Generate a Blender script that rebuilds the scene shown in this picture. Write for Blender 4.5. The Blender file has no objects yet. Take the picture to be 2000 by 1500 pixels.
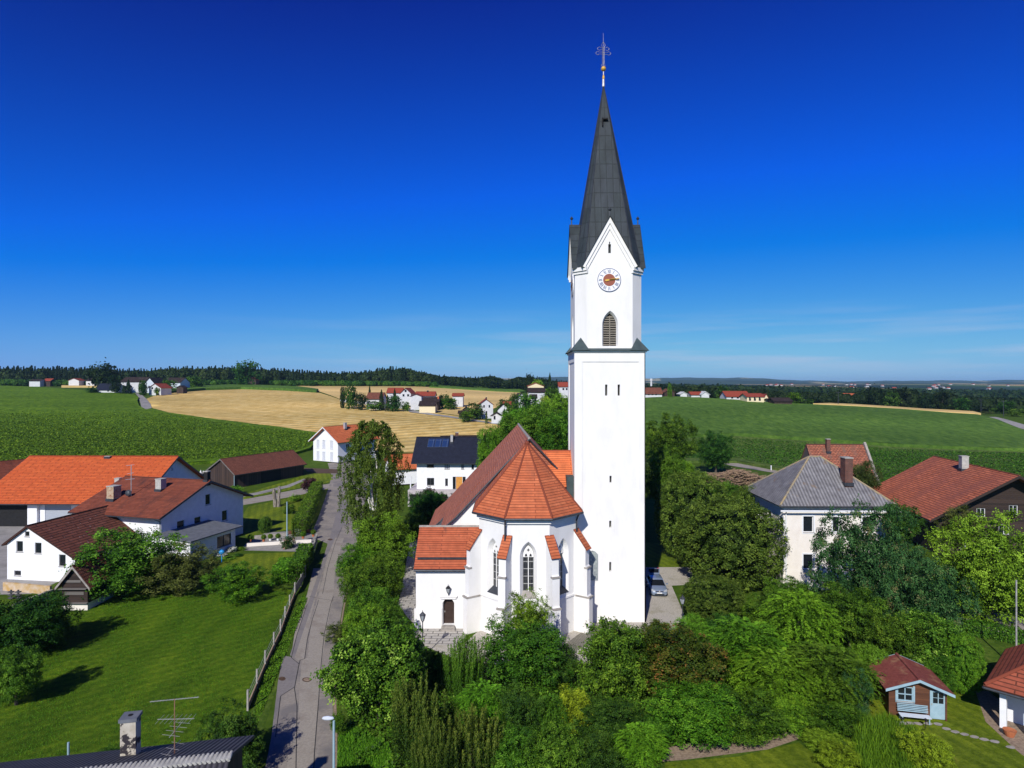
import bpy, bmesh, math, random
import numpy as np
from mathutils import Vector, Matrix
from mathutils.geometry import delaunay_2d_cdt
R = math.radians
sc = bpy.context.scene
COL = sc.collection
# ---------------------------------------------------------------- camera, sky, sun
H = 22.5; F = 1240.0
cam = bpy.data.objects.new('camera', bpy.data.cameras.new('camera')); COL.objects.link(cam)
cam.location = (0, 0, H); cam.rotation_euler = (R(90), 0, 0)
cam.data.sensor_width = 36; cam.data.lens = F/2000*36; cam.data.clip_start = .5; cam.data.clip_end = 30000
sc.camera = cam
SUN_EL, SUN_AZ = 35.0, 16.8      # elevation; light travels towards +Y, this many degrees to the right
w = bpy.data.worlds.new('World'); sc.world = w; w.use_nodes = True
nt = w.node_tree; nt.nodes.clear()
N = nt.nodes.new; LK = nt.links.new
out = N('ShaderNodeOutputWorld'); bg = N('ShaderNodeBackground'); bg.inputs['Strength'].default_value = .085
sky = N('ShaderNodeTexSky'); sky.sky_type = 'NISHITA'; sky.sun_disc = False
sky.sun_elevation = R(SUN_EL); sky.sun_rotation = R(180 + SUN_AZ)
sky.altitude = 600; sky.air_density = 1.0; sky.dust_density = .35; sky.ozone_density = 3.0
hs = N('ShaderNodeHueSaturation'); hs.inputs['Saturation'].default_value = 1.12; hs.inputs['Value'].default_value = 1.0
gm = N('ShaderNodeGamma'); gm.inputs['Gamma'].default_value = 1.0
LK(sky.outputs[0], gm.inputs[0]); LK(gm.outputs[0], hs.inputs['Color'])
# thin cirrus streaks low over the horizon
tc = N('ShaderNodeTexCoord'); mp = N('ShaderNodeMapping'); mp.inputs['Scale'].default_value = (2.2, 2.2, 34)
mp.inputs['Rotation'].default_value = (0, R(-2.0), 0); mp.inputs['Location'].default_value = (1.9, 5.3, .9)
nz = N('ShaderNodeTexNoise'); nz.inputs['Scale'].default_value = 1.6; nz.inputs['Detail'].default_value = 6; nz.inputs['Roughness'].default_value = .55
rp = N('ShaderNodeValToRGB'); rp.color_ramp.elements[0].position = .46; rp.color_ramp.elements[1].position = .74
sx = N('ShaderNodeSeparateXYZ'); LK(tc.outputs['Generated'], sx.inputs[0])
band = N('ShaderNodeValToRGB'); cr = band.color_ramp; cr.elements[0].position = 0.0; cr.elements[0].color = (0, 0, 0, 1)
cr.elements[1].position = .03; cr.elements[1].color = (1, 1, 1, 1); e = cr.elements.new(.07); e.color = (.6, .6, .6, 1); e = cr.elements.new(.12); e.color = (0, 0, 0, 1)
LK(tc.outputs['Generated'], mp.inputs[0]); LK(mp.outputs[0], nz.inputs['Vector']); LK(nz.outputs[0], rp.inputs[0]); LK(sx.outputs[2], band.inputs[0])
mu = N('ShaderNodeMath'); mu.operation = 'MULTIPLY'; LK(rp.outputs[0], mu.inputs[0]); LK(band.outputs[0], mu.inputs[1])
mu2 = N('ShaderNodeMath'); mu2.operation = 'MULTIPLY'; mu2.inputs[1].default_value = .8
mrx = N('ShaderNodeMapRange'); mrx.inputs['From Min'].default_value = -.5; mrx.inputs['From Max'].default_value = .05; LK(sx.outputs[0], mrx.inputs[0])
mu3 = N('ShaderNodeMath'); mu3.operation = 'MULTIPLY'; LK(mu.outputs[0], mu3.inputs[0]); LK(mrx.outputs[0], mu3.inputs[1]); LK(mu3.outputs[0], mu2.inputs[0])
mx = N('ShaderNodeMixRGB'); mx.inputs[2].default_value = (5.2, 6.6, 9.2, 1); LK(mu2.outputs[0], mx.inputs[0])
SKY_TINT = N('ShaderNodeMixRGB'); SKY_TINT.blend_type = 'MULTIPLY'; SKY_TINT.inputs[0].default_value = 1; SKY_TINT.inputs[2].default_value = (.30, .60, 1.22, 1)
LK(hs.outputs[0], SKY_TINT.inputs[1])
va = N('ShaderNodeVectorMath'); va.operation = 'MULTIPLY_ADD'; va.inputs[1].default_value = (1.6, 1.25, 2.0); va.inputs[2].default_value = (-1.02, -.82, -4.2)
vb = N('ShaderNodeVectorMath'); vb.operation = 'MAXIMUM'; vb.inputs[1].default_value = (.03, .03, .03)
LK(SKY_TINT.outputs[0], va.inputs[0]); vc = N('ShaderNodeVectorMath'); vc.operation = 'MINIMUM'; vc.inputs[1].default_value = (9, 9, 9.3)
LK(va.outputs[0], vb.inputs[0]); LK(vb.outputs[0], vc.inputs[0]); LK(vc.outputs[0], mx.inputs[1]); LK(mx.outputs[0], bg.inputs[0]); LK(bg.outputs[0], out.inputs[0])
sun = bpy.data.objects.new('sun', bpy.data.lights.new('sun', 'SUN')); COL.objects.link(sun)
sun.data.energy = 4.9; sun.data.angle = R(.5); sun.data.color = (1, .955, .88)
d = Vector((math.sin(R(SUN_AZ))*math.cos(R(SUN_EL)), math.cos(R(SUN_AZ))*math.cos(R(SUN_EL)), -math.sin(R(SUN_EL))))
sun.rotation_euler = d.to_track_quat('-Z', 'Y').to_euler(); sun.location = (-30, -60, 90)
sc.view_settings.view_transform = 'Standard'; sc.view_settings.look = 'None'
sc.view_settings.exposure = 0; sc.view_settings.gamma = 1; sc.view_settings.use_curve_mapping = False
sc.cycles.max_bounces = 6; sc.cycles.diffuse_bounces = 2; sc.cycles.glossy_bounces = 2; sc.cycles.transmission_bounces = 3
sc.cycles.transparent_max_bounces = 4; sc.cycles.volume_bounces = 0; sc.cycles.use_denoising = True
# ---------------------------------------------------------------- helpers: objects
def tag(o, label=None, cat=None, group=None, kind=None):
    if label: o['label'] = label
    if cat: o['category'] = cat
    if group: o['group'] = group
    if kind: o['kind'] = kind
    return o
def thing(name, label, cat, loc=(0, 0, 0), rz=0, group=None):
    o = bpy.data.objects.new(name, None); COL.objects.link(o); o.empty_display_size = .3
    o.location = loc; o.rotation_euler = (0, 0, rz)
    return tag(o, label, cat, group)
def link(name, me, mat=None, parent=None):
    if mat is not None and not me.materials: me.materials.append(mat)
    o = bpy.data.objects.new(name, me); COL.objects.link(o)
    if parent: o.parent = parent
    return o
def copy_tree(o, parent=None):
    c = o.copy(); COL.objects.link(c)
    if parent: c.parent = parent
    for ch in list(o.children): copy_tree(ch, c)
    return c
def centroid_in(poly, x, y):
    ins = False; n = len(poly)
    for i in range(n):
        x1, y1 = poly[i][:2]; x2, y2 = poly[(i+1) % n][:2]
        if (y1 > y) != (y2 > y) and x < (x2-x1)*(y-y1)/(y2-y1)+x1: ins = not ins
    return ins
def triangulate(outer, holes=(), extra=()):
    vs = []; es = []
    for loop in [outer]+list(holes):
        b = len(vs); vs += [Vector(p[:2]) for p in loop]; m = len(loop)
        es += [(b+i, b+(i+1) % m) for i in range(m)]
    vs += [Vector(p[:2]) for p in extra]
    co, _, fs, _, _, _ = delaunay_2d_cdt(vs, es, [], 0, 1e-6)
    keep = []
    for f in fs:
        cx = sum(co[i][0] for i in f)/len(f); cy = sum(co[i][1] for i in f)/len(f)
        if centroid_in(outer, cx, cy) and not any(centroid_in(h, cx, cy) for h in holes): keep.append(f)
    return co, keep
class MB:
    def __init__(s): s.v = []; s.f = []; s.uv = []; s.nm = []
    def add(s, vs, fs, uvs=None):
        b = len(s.v); s.v += [tuple(p) for p in vs]; s.nm.append((b, len(s.v)))
        for k, f in enumerate(fs):
            s.f.append([b+i for i in f]); s.uv.append(uvs[k] if uvs else None)
        return s
    def poly(s, pts, uv=None): return s.add(pts, [list(range(len(pts)))], [uv] if uv else None)
    def box(s, x0, x1, y0, y1, z0, z1, M=None):
        p = [Vector(q) for q in ((x0,y0,z0),(x1,y0,z0),(x1,y1,z0),(x0,y1,z0),(x0,y0,z1),(x1,y0,z1),(x1,y1,z1),(x0,y1,z1))]
        if M is not None: p = [M @ q for q in p]
        return s.add(p, [[0,3,2,1],[4,5,6,7],[0,1,5,4],[1,2,6,5],[2,3,7,6],[3,0,4,7]])
    def cyl(s, p0, p1, r0, r1=None, n=10, cap=True):
        r1 = r0 if r1 is None else r1
        p0 = Vector(p0); p1 = Vector(p1); a = (p1-p0).normalized()
        u = a.orthogonal().normalized(); v = a.cross(u)
        vs = []; fs = []
        for k in range(n):
            t = 2*math.pi*k/n; dd = u*math.cos(t)+v*math.sin(t)
            vs += [p0+dd*r0, p1+dd*r1]
        for k in range(n):
            j = (k+1) % n; fs.append([2*k, 2*j, 2*j+1, 2*k+1])
        if cap: fs += [[2*k for k in range(n)][::-1], [2*k+1 for k in range(n)]]
        return s.add(vs, fs)
    def tube(s, pts, r, n=6):
        for a, b in zip(pts[:-1], pts[1:]): s.cyl(a, b, r, r, n)
        return s
    def lathe(s, prof, c=(0, 0, 0), n=16):
        vs = []; fs = []
        for (r, z) in prof:
            for k in range(n):
                t = 2*math.pi*k/n; vs.append((c[0]+r*math.cos(t), c[1]+r*math.sin(t), c[2]+z))
        for i in range(len(prof)-1):
            for k in range(n):
                j = (k+1) % n; fs.append([i*n+k, i*n+j, (i+1)*n+j, (i+1)*n+k])
        return s.add(vs, fs)
    def ball(s, c, r, n=12, m=8, sz=1):
        return s.lathe([(max(1e-4, r*math.sin(math.pi*i/m)), -r*sz*math.cos(math.pi*i/m)) for i in range(m+1)], c, n)
    def slab(s, e0, e1, r1, r0, th, u0=0):
        e0, e1, r1, r0 = map(Vector, (e0, e1, r1, r0))
        n = (e1-e0).cross(r0-e0).normalized() if (r0-e0).length > 1e-6 else (e1-e0).cross(r1-e0).normalized()
        if n.z < 0: n = -n
        ux = (e1-e0).normalized(); vy = n.cross(ux)
        if vy.z < 0: vy = -vy
        top = [e0+n*th, e1+n*th, r1+n*th, r0+n*th]; bot = [e0, e1, r1, r0]
        uv = [((p-e0).dot(ux)+u0, (p-e0).dot(vy)) for p in bot]
        f = [[0,1,2,3],[7,6,5,4],[0,4,5,1],[1,5,6,2],[2,6,7,3],[3,7,4,0]]
        z = [(0, 0)]*4
        return s.add(top+bot, f, [uv, uv[::-1], z, z, z, z])
    def groups(s):
        """pieces that stand well apart from one another"""
        k = len(s.nm)
        if k < 2 or k > 1500 or s.nm[-1][1] != len(s.v): return None
        A = np.array(s.v); lo = np.array([A[a:b].min(0) for a, b in s.nm]); hi = np.array([A[a:b].max(0) for a, b in s.nm]); sz = (hi-lo).max(1)
        gap = np.maximum(0, np.maximum(lo[:, None]-hi[None], lo[None]-hi[:, None])); near = np.sqrt((gap**2).sum(2)) <= np.maximum(.02, .49*np.maximum(sz[:, None], sz[None]))
        g = -np.ones(k, int); n = 0
        for i in range(k):
            if g[i] >= 0: continue
            st = [i]; g[i] = n
            while st:
                j = st.pop()
                for q in np.nonzero(near[j] & (g < 0))[0]: g[q] = n; st.append(int(q))
            n += 1
        return g if n > 1 else None
    def build(s, name, mat=None, parent=None, smooth=False):
        g = s.groups() if parent is not None else None
        if g is not None:
            first = None; own = np.zeros(len(s.v), int)
            for i, (a, b) in enumerate(s.nm): own[a:b] = g[i]
            for q in range(g.max()+1):
                m = MB(); idx = np.nonzero(own == q)[0]; mp = {int(o): i for i, o in enumerate(idx)}; m.v = [s.v[i] for i in idx]
                for f, u in zip(s.f, s.uv):
                    if own[f[0]] == q: m.f.append([mp[i] for i in f]); m.uv.append(u)
                o = m.build(name, mat, parent, smooth); first = first or o
            return first
        me = bpy.data.meshes.new(name); me.from_pydata(s.v, [], s.f)
        if any(u is not None for u in s.uv):
            ul = me.uv_layers.new(name='UVMap'); k = 0; flat = []
            for f, u in zip(s.f, s.uv):
                if u is None: u = [(0, 0)]*len(f)
                for q in u: flat += [q[0], q[1]]
            ul.data.foreach_set('uv', flat)
        if smooth: me.polygons.foreach_set('use_smooth', [True]*len(me.polygons))
        me.update()
        return link(name, me, mat, parent)
def strip_extrude(mb, poly, Mx, d0, d1):
    """flat outline (a,b) in the plane of Mx, between depths d0 and d1 (towards -normal)"""
    n = len(poly); co, fs = triangulate(poly)
    A = [Mx @ Vector((p[0], d0, p[1])) for p in poly]; B = [Mx @ Vector((p[0], d1, p[1])) for p in poly]
    vs = [Mx @ Vector((p[0], d0, p[1])) for p in co]; mb.add(vs, fs)
    vs = [Mx @ Vector((p[0], d1, p[1])) for p in co]; mb.add(vs, [f[::-1] for f in fs])
    for i in range(n):
        j = (i+1) % n; mb.add([A[i], A[j], B[j], B[i]], [[0, 1, 2, 3]])
def frame_at(O, dirx):
    """local x along the wall, y = outward normal reversed (inwards positive), z up"""
    dx = Vector(dirx).normalized(); dz = Vector((0, 0, 1)); dy = dz.cross(dx)
    M = Matrix(((dx.x, dy.x, 0, O[0]), (dx.y, dy.y, 0, O[1]), (0, 0, 1, O[2]), (0, 0, 0, 1)))
    return M
def panel(mb, Mx, outer, holes, depth=.15, inner=None):
    """wall sheet with openings and their reveals; y of Mx runs inwards"""
    co, fs = triangulate(outer, holes)
    fs2 = []
    for f in fs:
        a, b, c = (co[i] for i in f[:3]); cr_ = (b[0]-a[0])*(c[1]-a[1])-(b[1]-a[1])*(c[0]-a[0])
        fs2.append(f if cr_ > 0 else f[::-1])
    mb.add([Mx @ Vector((p[0], 0, p[1])) for p in co], fs2)
    for k, h in enumerate(holes):
        inn = inner[k] if inner else h
        n = len(h)
        for i in range(n):
            j = (i+1) % n
            mb.add([Mx @ Vector((h[i][0], 0, h[i][1])), Mx @ Vector((h[j][0], 0, h[j][1])),
                    Mx @ Vector((inn[j][0], depth, inn[j][1])), Mx @ Vector((inn[i][0], depth, inn[i][1]))], [[0, 1, 2, 3]])
def rect(a, z, wd, h): return [(a, z), (a+wd, z), (a+wd, z+h), (a, z+h)]
def arch(cx, z0, wd, h, n=7, rise=None):
    rise = rise or wd*.95
    zs = z0+h-rise; pts = [(cx-wd/2, z0), (cx+wd/2, z0)]; k = rise/(wd*math.sin(R(60)))
    for i in range(n+1):
        t = R(60)*i/n; pts.append((cx-wd/2+wd*math.cos(t), zs+k*wd*math.sin(t)))
    for i in range(n-1, -1, -1):
        t = R(60)*i/n; pts.append((cx+wd/2-wd*math.cos(t), zs+k*wd*math.sin(t)))
    return pts
# ---------------------------------------------------------------- helpers: materials
def newmat(name):
    m = bpy.data.materials.new(name); m.use_nodes = True
    b = m.node_tree.nodes['Principled BSDF']; return m, m.node_tree, b
def ramp(nt, stops):
    r = nt.nodes.new('ShaderNodeValToRGB'); c = r.color_ramp
    while len(c.elements) < len(stops): c.elements.new(.5)
    for e, (p, col) in zip(c.elements, stops): e.position = p; e.color = (*col, 1)
    return r
def noise(nt, scale, detail=4, vec=None, rough=.5, dist=0):
    n = nt.nodes.new('ShaderNodeTexNoise'); n.inputs['Scale'].default_value = scale; n.inputs['Detail'].default_value = detail
    n.inputs['Roughness'].default_value = rough; n.inputs['Distortion'].default_value = dist
    if vec is not None: nt.links.new(vec, n.inputs['Vector'])
    return n
def coords(nt, which='Object', scale=(1, 1, 1), rot=(0, 0, 0)):
    t = nt.nodes.new('ShaderNodeTexCoord'); m = nt.nodes.new('ShaderNodeMapping')
    m.inputs['Scale'].default_value = scale; m.inputs['Rotation'].default_value = rot
    nt.links.new(t.outputs[which], m.inputs[0]); return m.outputs[0]
def mixc(nt, a, b, fac, mode='MIX'):
    m = nt.nodes.new('ShaderNodeMixRGB'); m.blend_type = mode
    for i, x in ((1, a), (2, b)):
        if isinstance(x, tuple): m.inputs[i].default_value = (*x, 1)
        else: nt.links.new(x, m.inputs[i])
    if isinstance(fac, (int, float)): m.inputs[0].default_value = fac
    else: nt.links.new(fac, m.inputs[0])
    return m.outputs[0]
def bump(nt, b, h, dist=.02, st=1):
    n = nt.nodes.new('ShaderNodeBump'); n.inputs['Distance'].default_value = dist; n.inputs['Strength'].default_value = st
    nt.links.new(h, n.inputs['Height']); nt.links.new(n.outputs[0], b.inputs['Normal'])
def nmat(name, c1, c2, scale=2, detail=5, rough=.85, bmp=0, coarse=None, stretch=(1, 1, 1), metal=0, spec=.3, lo=.35, hi=.65, rot=(0, 0, 0)):
    """two colours mixed by noise, optionally a third coarse stain colour (colour, scale, lo, hi)"""
    m, nt, b = newmat(name); v = coords(nt, 'Object', stretch, rot)
    n1 = noise(nt, scale, detail, v, .6); r = ramp(nt, [(lo, c1), (hi, c2)]); nt.links.new(n1.outputs[0], r.inputs[0]); o = r.outputs[0]
    if coarse:
        n2 = noise(nt, coarse[1], 4, v, .6); r2 = ramp(nt, [(coarse[2], (0, 0, 0)), (coarse[3], (1, 1, 1))]); nt.links.new(n2.outputs[0], r2.inputs[0])
        o = mixc(nt, o, coarse[0], r2.outputs[0])
    nt.links.new(o, b.inputs['Base Color']); b.inputs['Roughness'].default_value = rough; b.inputs['Metallic'].default_value = metal
    b.inputs['Specular IOR Level'].default_value = spec
    if bmp: bump(nt, b, n1.outputs[0], bmp)
    return m
def tile_mat(name, c1, c2, mortar, row=.33, cw=.25, dirt=None, dscale=.25, dl=.5, dh=.7, bmp=.03, rough=.8, msz=.035, spots=None):
    m, nt, b = newmat(name); v = coords(nt, 'UV')
    br = nt.nodes.new('ShaderNodeTexBrick'); br.offset = .5; nt.links.new(v, br.inputs['Vector'])
    br.inputs['Scale'].default_value = 1; br.inputs['Brick Width'].default_value = cw; br.inputs['Row Height'].default_value = row
    br.inputs['Mortar Size'].default_value = msz; br.inputs['Mortar Smooth'].default_value = .3; br.inputs['Bias'].default_value = 0
    br.inputs['Color1'].default_value = (*c1, 1); br.inputs['Color2'].default_value = (*c2, 1); br.inputs['Mortar'].default_value = (*mortar, 1)
    o = br.outputs[0]
    n0 = noise(nt, 1.4, 5, v, .65); o = mixc(nt, o, (0.0, 0.0, 0.0), 0.0)
    r0 = ramp(nt, [(.3, (.72, .72, .72)), (.7, (1.15, 1.15, 1.15))]); nt.links.new(n0.outputs[0], r0.inputs[0]); o = mixc(nt, o, r0.outputs[0], 1, 'MULTIPLY')
    if dirt:
        v2 = coords(nt, 'UV', (1, .35, 1)); n = noise(nt, dscale, 6, v2, .65); r = ramp(nt, [(dl, (0, 0, 0)), (dh, (1, 1, 1))]); nt.links.new(n.outputs[0], r.inputs[0])
        o = mixc(nt, o, dirt, r.outputs[0])
    if spots:
        n = noise(nt, spots[1], 2, v, .5); r = ramp(nt, [(spots[2], (0, 0, 0)), (spots[2]+.04, (1, 1, 1))]); nt.links.new(n.outputs[0], r.inputs[0])
        o = mixc(nt, o, spots[0], r.outputs[0])
    nt.links.new(o, b.inputs['Base Color']); b.inputs['Roughness'].default_value = rough; b.inputs['Specular IOR Level'].default_value = .25
    bump(nt, b, br.outputs[1], -bmp)
    return m
def leaf_mat(name, stops, trans=.16, var=.10, rough=.55):
    m, nt, b = newmat(name); nt.nodes.remove(b)
    at = nt.nodes.new('ShaderNodeAttribute'); at.attribute_name = 'tint'
    r = ramp(nt, stops); nt.links.new(at.outputs['Fac'], r.inputs[0])
    oi = nt.nodes.new('ShaderNodeObjectInfo'); h = nt.nodes.new('ShaderNodeHueSaturation')
    mr = nt.nodes.new('ShaderNodeMapRange'); mr.inputs['To Min'].default_value = 1-var*2; mr.inputs['To Max'].default_value = 1+var*2
    nt.links.new(oi.outputs['Random'], mr.inputs[0]); nt.links.new(mr.outputs[0], h.inputs['Value'])
    mh = nt.nodes.new('ShaderNodeMapRange'); mh.inputs['To Min'].default_value = .5-var*.16; mh.inputs['To Max'].default_value = .5+var*.16
    wn = nt.nodes.new('ShaderNodeTexWhiteNoise'); wn.noise_dimensions = '1D'; nt.links.new(oi.outputs['Random'], wn.inputs['W'])
    nt.links.new(wn.outputs['Value'], mh.inputs[0]); nt.links.new(mh.outputs[0], h.inputs['Hue']); nt.links.new(r.outputs[0], h.inputs['Color'])
    p = nt.nodes.new('ShaderNodeBsdfPrincipled'); p.inputs['Roughness'].default_value = rough; p.inputs['Specular IOR Level'].default_value = .10
    t = nt.nodes.new('ShaderNodeBsdfTranslucent'); mx = nt.nodes.new('ShaderNodeMixShader'); mx.inputs[0].default_value = trans
    nt.links.new(h.outputs[0], p.inputs['Base Color']); nt.links.new(h.outputs[0], t.inputs['Color'])
    nt.links.new(p.outputs[0], mx.inputs[1]); nt.links.new(t.outputs[0], mx.inputs[2])
    nt.links.new(mx.outputs[0], nt.nodes['Material Output'].inputs['Surface'])
    return m
# ---------------------------------------------------------------- terrain
TY = [20, 60, 100, 120, 150, 200, 250, 300, 350, 420, 500, 600, 700, 900, 1200, 2000, 3000, 4500, 6000, 9000]
TPX = [-600, 0, 250, 500, 800, 1000, 1150, 1300, 1600, 1900, 2500]
TS = {   # screen height of the ground at each depth from 150 m on, per column
 -600: [932, 868, 828, 800, 784, 770, 760, 753, 752, 751.5, 751, 753, 751.5, 750, 749.3, 749],
 0:    [930, 866, 828, 802, 784, 769, 759, 753, 751, 750.5, 750.5, 753, 751.5, 750, 749.3, 749],
 250:  [932, 869, 829, 802, 783, 768, 760, 754, 751, 750.5, 750.5, 753, 751.5, 750, 749.3, 749],
 500:  [934, 872, 836, 811, 790, 771, 760, 753, 750, 750, 750.5, 753, 751.5, 750, 749.3, 749],
 800:  [935, 880, 838, 811, 795, 776, 763, 753, 750, 751, 753, 753, 751.5, 750, 749.3, 749],
 1000: [936, 886, 841, 810, 794, 780, 771, 763, 757, 754, 753, 753, 751.5, 750, 749.3, 749],
 1150: [936, 888, 838, 802, 789, 784, 779, 773, 766, 760, 757, 754.0, 751.5, 750, 749.3, 749],
 1300: [936, 888, 832, 795, 779, 777, 779, 777, 772, 766, 761, 755.0, 751.5, 750, 749.3, 749],
 1600: [936, 887, 838, 802, 790, 790, 787, 784, 779, 772, 765, 756.0, 751.5, 750, 749.3, 749],
 1900: [936, 888, 843, 814, 806, 806, 803, 799, 793, 783, 773, 761.0, 751.5, 750, 749.3, 749],
 2500: [936, 889, 850, 829, 824, 822, 815, 809, 803, 790, 778, 764.0, 751.5, 750, 749.3, 749]}
def pchip(x, y, xq):
    x = np.array(x, float); y = np.array(y, float); h = np.diff(x); dl = np.diff(y)/h; n = len(x); d = np.zeros(n)
    for k in range(1, n-1):
        if dl[k-1]*dl[k] > 0:
            w1 = 2*h[k]+h[k-1]; w2 = h[k]+2*h[k-1]; d[k] = (w1+w2)/(w1/dl[k-1]+w2/dl[k])
    d[-1] = dl[-1]
    i = np.clip(np.searchsorted(x, xq)-1, 0, n-2); t = (xq-x[i])/h[i]
    return ((2*t**3-3*t**2+1)*y[i]+(t**3-2*t**2+t)*h[i]*d[i]+(-2*t**3+3*t**2)*y[i+1]+(t**3-t**2)*h[i]*d[i+1])
LY = np.linspace(math.log(20), math.log(9000), 900)
TZ = np.array([pchip(np.log(TY), [0, 0, 0, 0]+[H-(s-750)*Y/F for s, Y in zip(TS[c], TY[4:])], LY) for c in TPX])
def tz(x, y):
    y = max(y, 20.01); px = min(max(1000+F*x/y, TPX[0]), TPX[-1]-.01)
    c = 0
    while TPX[c+1] < px: c += 1
    t = (px-TPX[c])/(TPX[c+1]-TPX[c]); t = t*t*(3-2*t)*.5+t*.5
    q = min((math.log(y)-LY[0])/(LY[1]-LY[0]), 898.999); i = int(q); fr = q-i
    a = TZ[c, i]*(1-fr)+TZ[c, i+1]*fr; b = TZ[c+1, i]*(1-fr)+TZ[c+1, i+1]*fr
    return float(a*(1-t)+b*t)
def gp(px, py, off=0.0):
    """world point where the line of sight through a photo position meets the land"""
    y = 22.0
    def under(y): return H-(py-750)*y/F-off <= tz((px-1000)/F*y, y)
    while y < 8900 and not under(y): y *= 1.01
    lo, hi = y/1.01, y
    for _ in range(20):
        m = (lo+hi)/2
        if under(m): hi = m
        else: lo = m
    x = (px-1000)/F*hi
    return (x, hi, tz(x, hi))
def at(px, py, z=0.0):
    y = (H-z)*F/(py-750); return ((px-1000)/F*y, y)
def X(px, y): return (px-1000)/F*y
def Z(py, y): return H-(py-750)/F*y
# ---------------------------------------------------------------- ground materials
def grass_mat(name, c1, c2, c3, sc1=3.0, bmp=.05, yellow=None, mow=None):
    m, nt, b = newmat(name); v = coords(nt, 'Object'); vs = coords(nt, 'Object', (1, .3, 1), (0, 0, R(-35)))
    n1 = noise(nt, sc1, 9, v, .8); r1 = ramp(nt, [(.34, c1), (.5, c2), (.68, c3)]); nt.links.new(n1.outputs[0], r1.inputs[0])
    n2 = noise(nt, .3, 6, vs, .65); r2 = ramp(nt, [(.32, (.6, .66, .6)), (.5, (.95, .95, .95)), (.68, (1.4, 1.25, 1.2))]); nt.links.new(n2.outputs[0], r2.inputs[0])
    o = mixc(nt, r1.outputs[0], r2.outputs[0], 1, 'MULTIPLY')
    n3 = noise(nt, .8, 8, vs, .8); r3 = ramp(nt, [(.60, (0, 0, 0)), (.74, (.8, .8, .8))]); nt.links.new(n3.outputs[0], r3.inputs[0])
    o = mixc(nt, o, yellow or (.24, .20, .05), r3.outputs[0])
    if mow:
        w = nt.nodes.new('ShaderNodeTexWave'); w.bands_direction = 'X'; w.inputs['Scale'].default_value = .3; w.inputs['Distortion'].default_value = 1.5; w.inputs['Detail Scale'].default_value = .3; nt.links.new(coords(nt, 'Object', (1, 1, 1), (0, 0, R(mow))), w.inputs['Vector'])
        r4 = ramp(nt, [(.3, (.86, .88, .86)), (.7, (1.1, 1.08, 1.05))]); nt.links.new(w.outputs[0], r4.inputs[0]); o = mixc(nt, o, r4.outputs[0], 1, 'MULTIPLY')
    nt.links.new(o, b.inputs['Base Color']); b.inputs['Roughness'].default_value = .9; b.inputs['Specular IOR Level'].default_value = .1
    bump(nt, b, n1.outputs[0], bmp); return m
M_GRASS = grass_mat('lawn_grass', (.040, .085, .003), (.082, .155, .006), (.165, .235, .015), 2.2, .15, mow=50)
M_LAWN2 = grass_mat('mown_lawn', (.065, .105, .005), (.125, .18, .010), (.19, .24, .022), 2.5, .1, mow=-20)
M_ROUGH = grass_mat('rough_grass', (.03, .07, .006), (.07, .13, .012), (.13, .19, .03), 1.5, .15)
def land_mat():
    m, nt, b = newmat('open_land'); v = coords(nt, 'Object')
    vw = nt.nodes.new('ShaderNodeVectorMath'); vw.operation = 'ADD'; nw = noise(nt, .004, 3, v); sc_ = nt.nodes.new('ShaderNodeVectorMath'); sc_.operation = 'SCALE'; sc_.inputs['Scale'].default_value = 60
    nt.links.new(nw.outputs[1], sc_.inputs[0]); nt.links.new(v, vw.inputs[0]); nt.links.new(sc_.outputs[0], vw.inputs[1])
    mp = nt.nodes.new('ShaderNodeMapping'); mp.inputs['Scale'].default_value = (.0034, .0012, 0); nt.links.new(vw.outputs[0], mp.inputs[0])
    vo = nt.nodes.new('ShaderNodeTexVoronoi'); vo.inputs['Scale'].default_value = 1; nt.links.new(mp.outputs[0], vo.inputs['Vector'])
    sp = nt.nodes.new('ShaderNodeSeparateColor'); nt.links.new(vo.outputs['Color'], sp.inputs[0])
    r = ramp(nt, [(0, (.010, .022, .010)), (.46, (.014, .030, .012)), (.5, (.05, .10, .02)), (.68, (.07, .13, .025)), (.72, (.36, .27, .12)), (.84, (.42, .33, .17)), (.88, (.02, .04, .015))]); r.color_ramp.interpolation = 'CONSTANT'
    nt.links.new(sp.outputs[0], r.inputs[0])
    n1 = noise(nt, .6, 6, v, .7); r1 = ramp(nt, [(.3, (.035, .075, .006)), (.7, (.08, .13, .015))]); nt.links.new(n1.outputs[0], r1.inputs[0])
    s = nt.nodes.new('ShaderNodeSeparateXYZ'); nt.links.new(v, s.inputs[0]); mr = nt.nodes.new('ShaderNodeMapRange'); mr.inputs['From Min'].default_value = 880; mr.inputs['From Max'].default_value = 960
    nt.links.new(s.outputs[1], mr.inputs[0]); o = mixc(nt, r1.outputs[0], r.outputs[0], mr.outputs[0])
    nt.links.new(o, b.inputs['Base Color']); b.inputs['Roughness'].default_value = .95; b.inputs['Specular IOR Level'].default_value = .05
    return m
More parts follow.
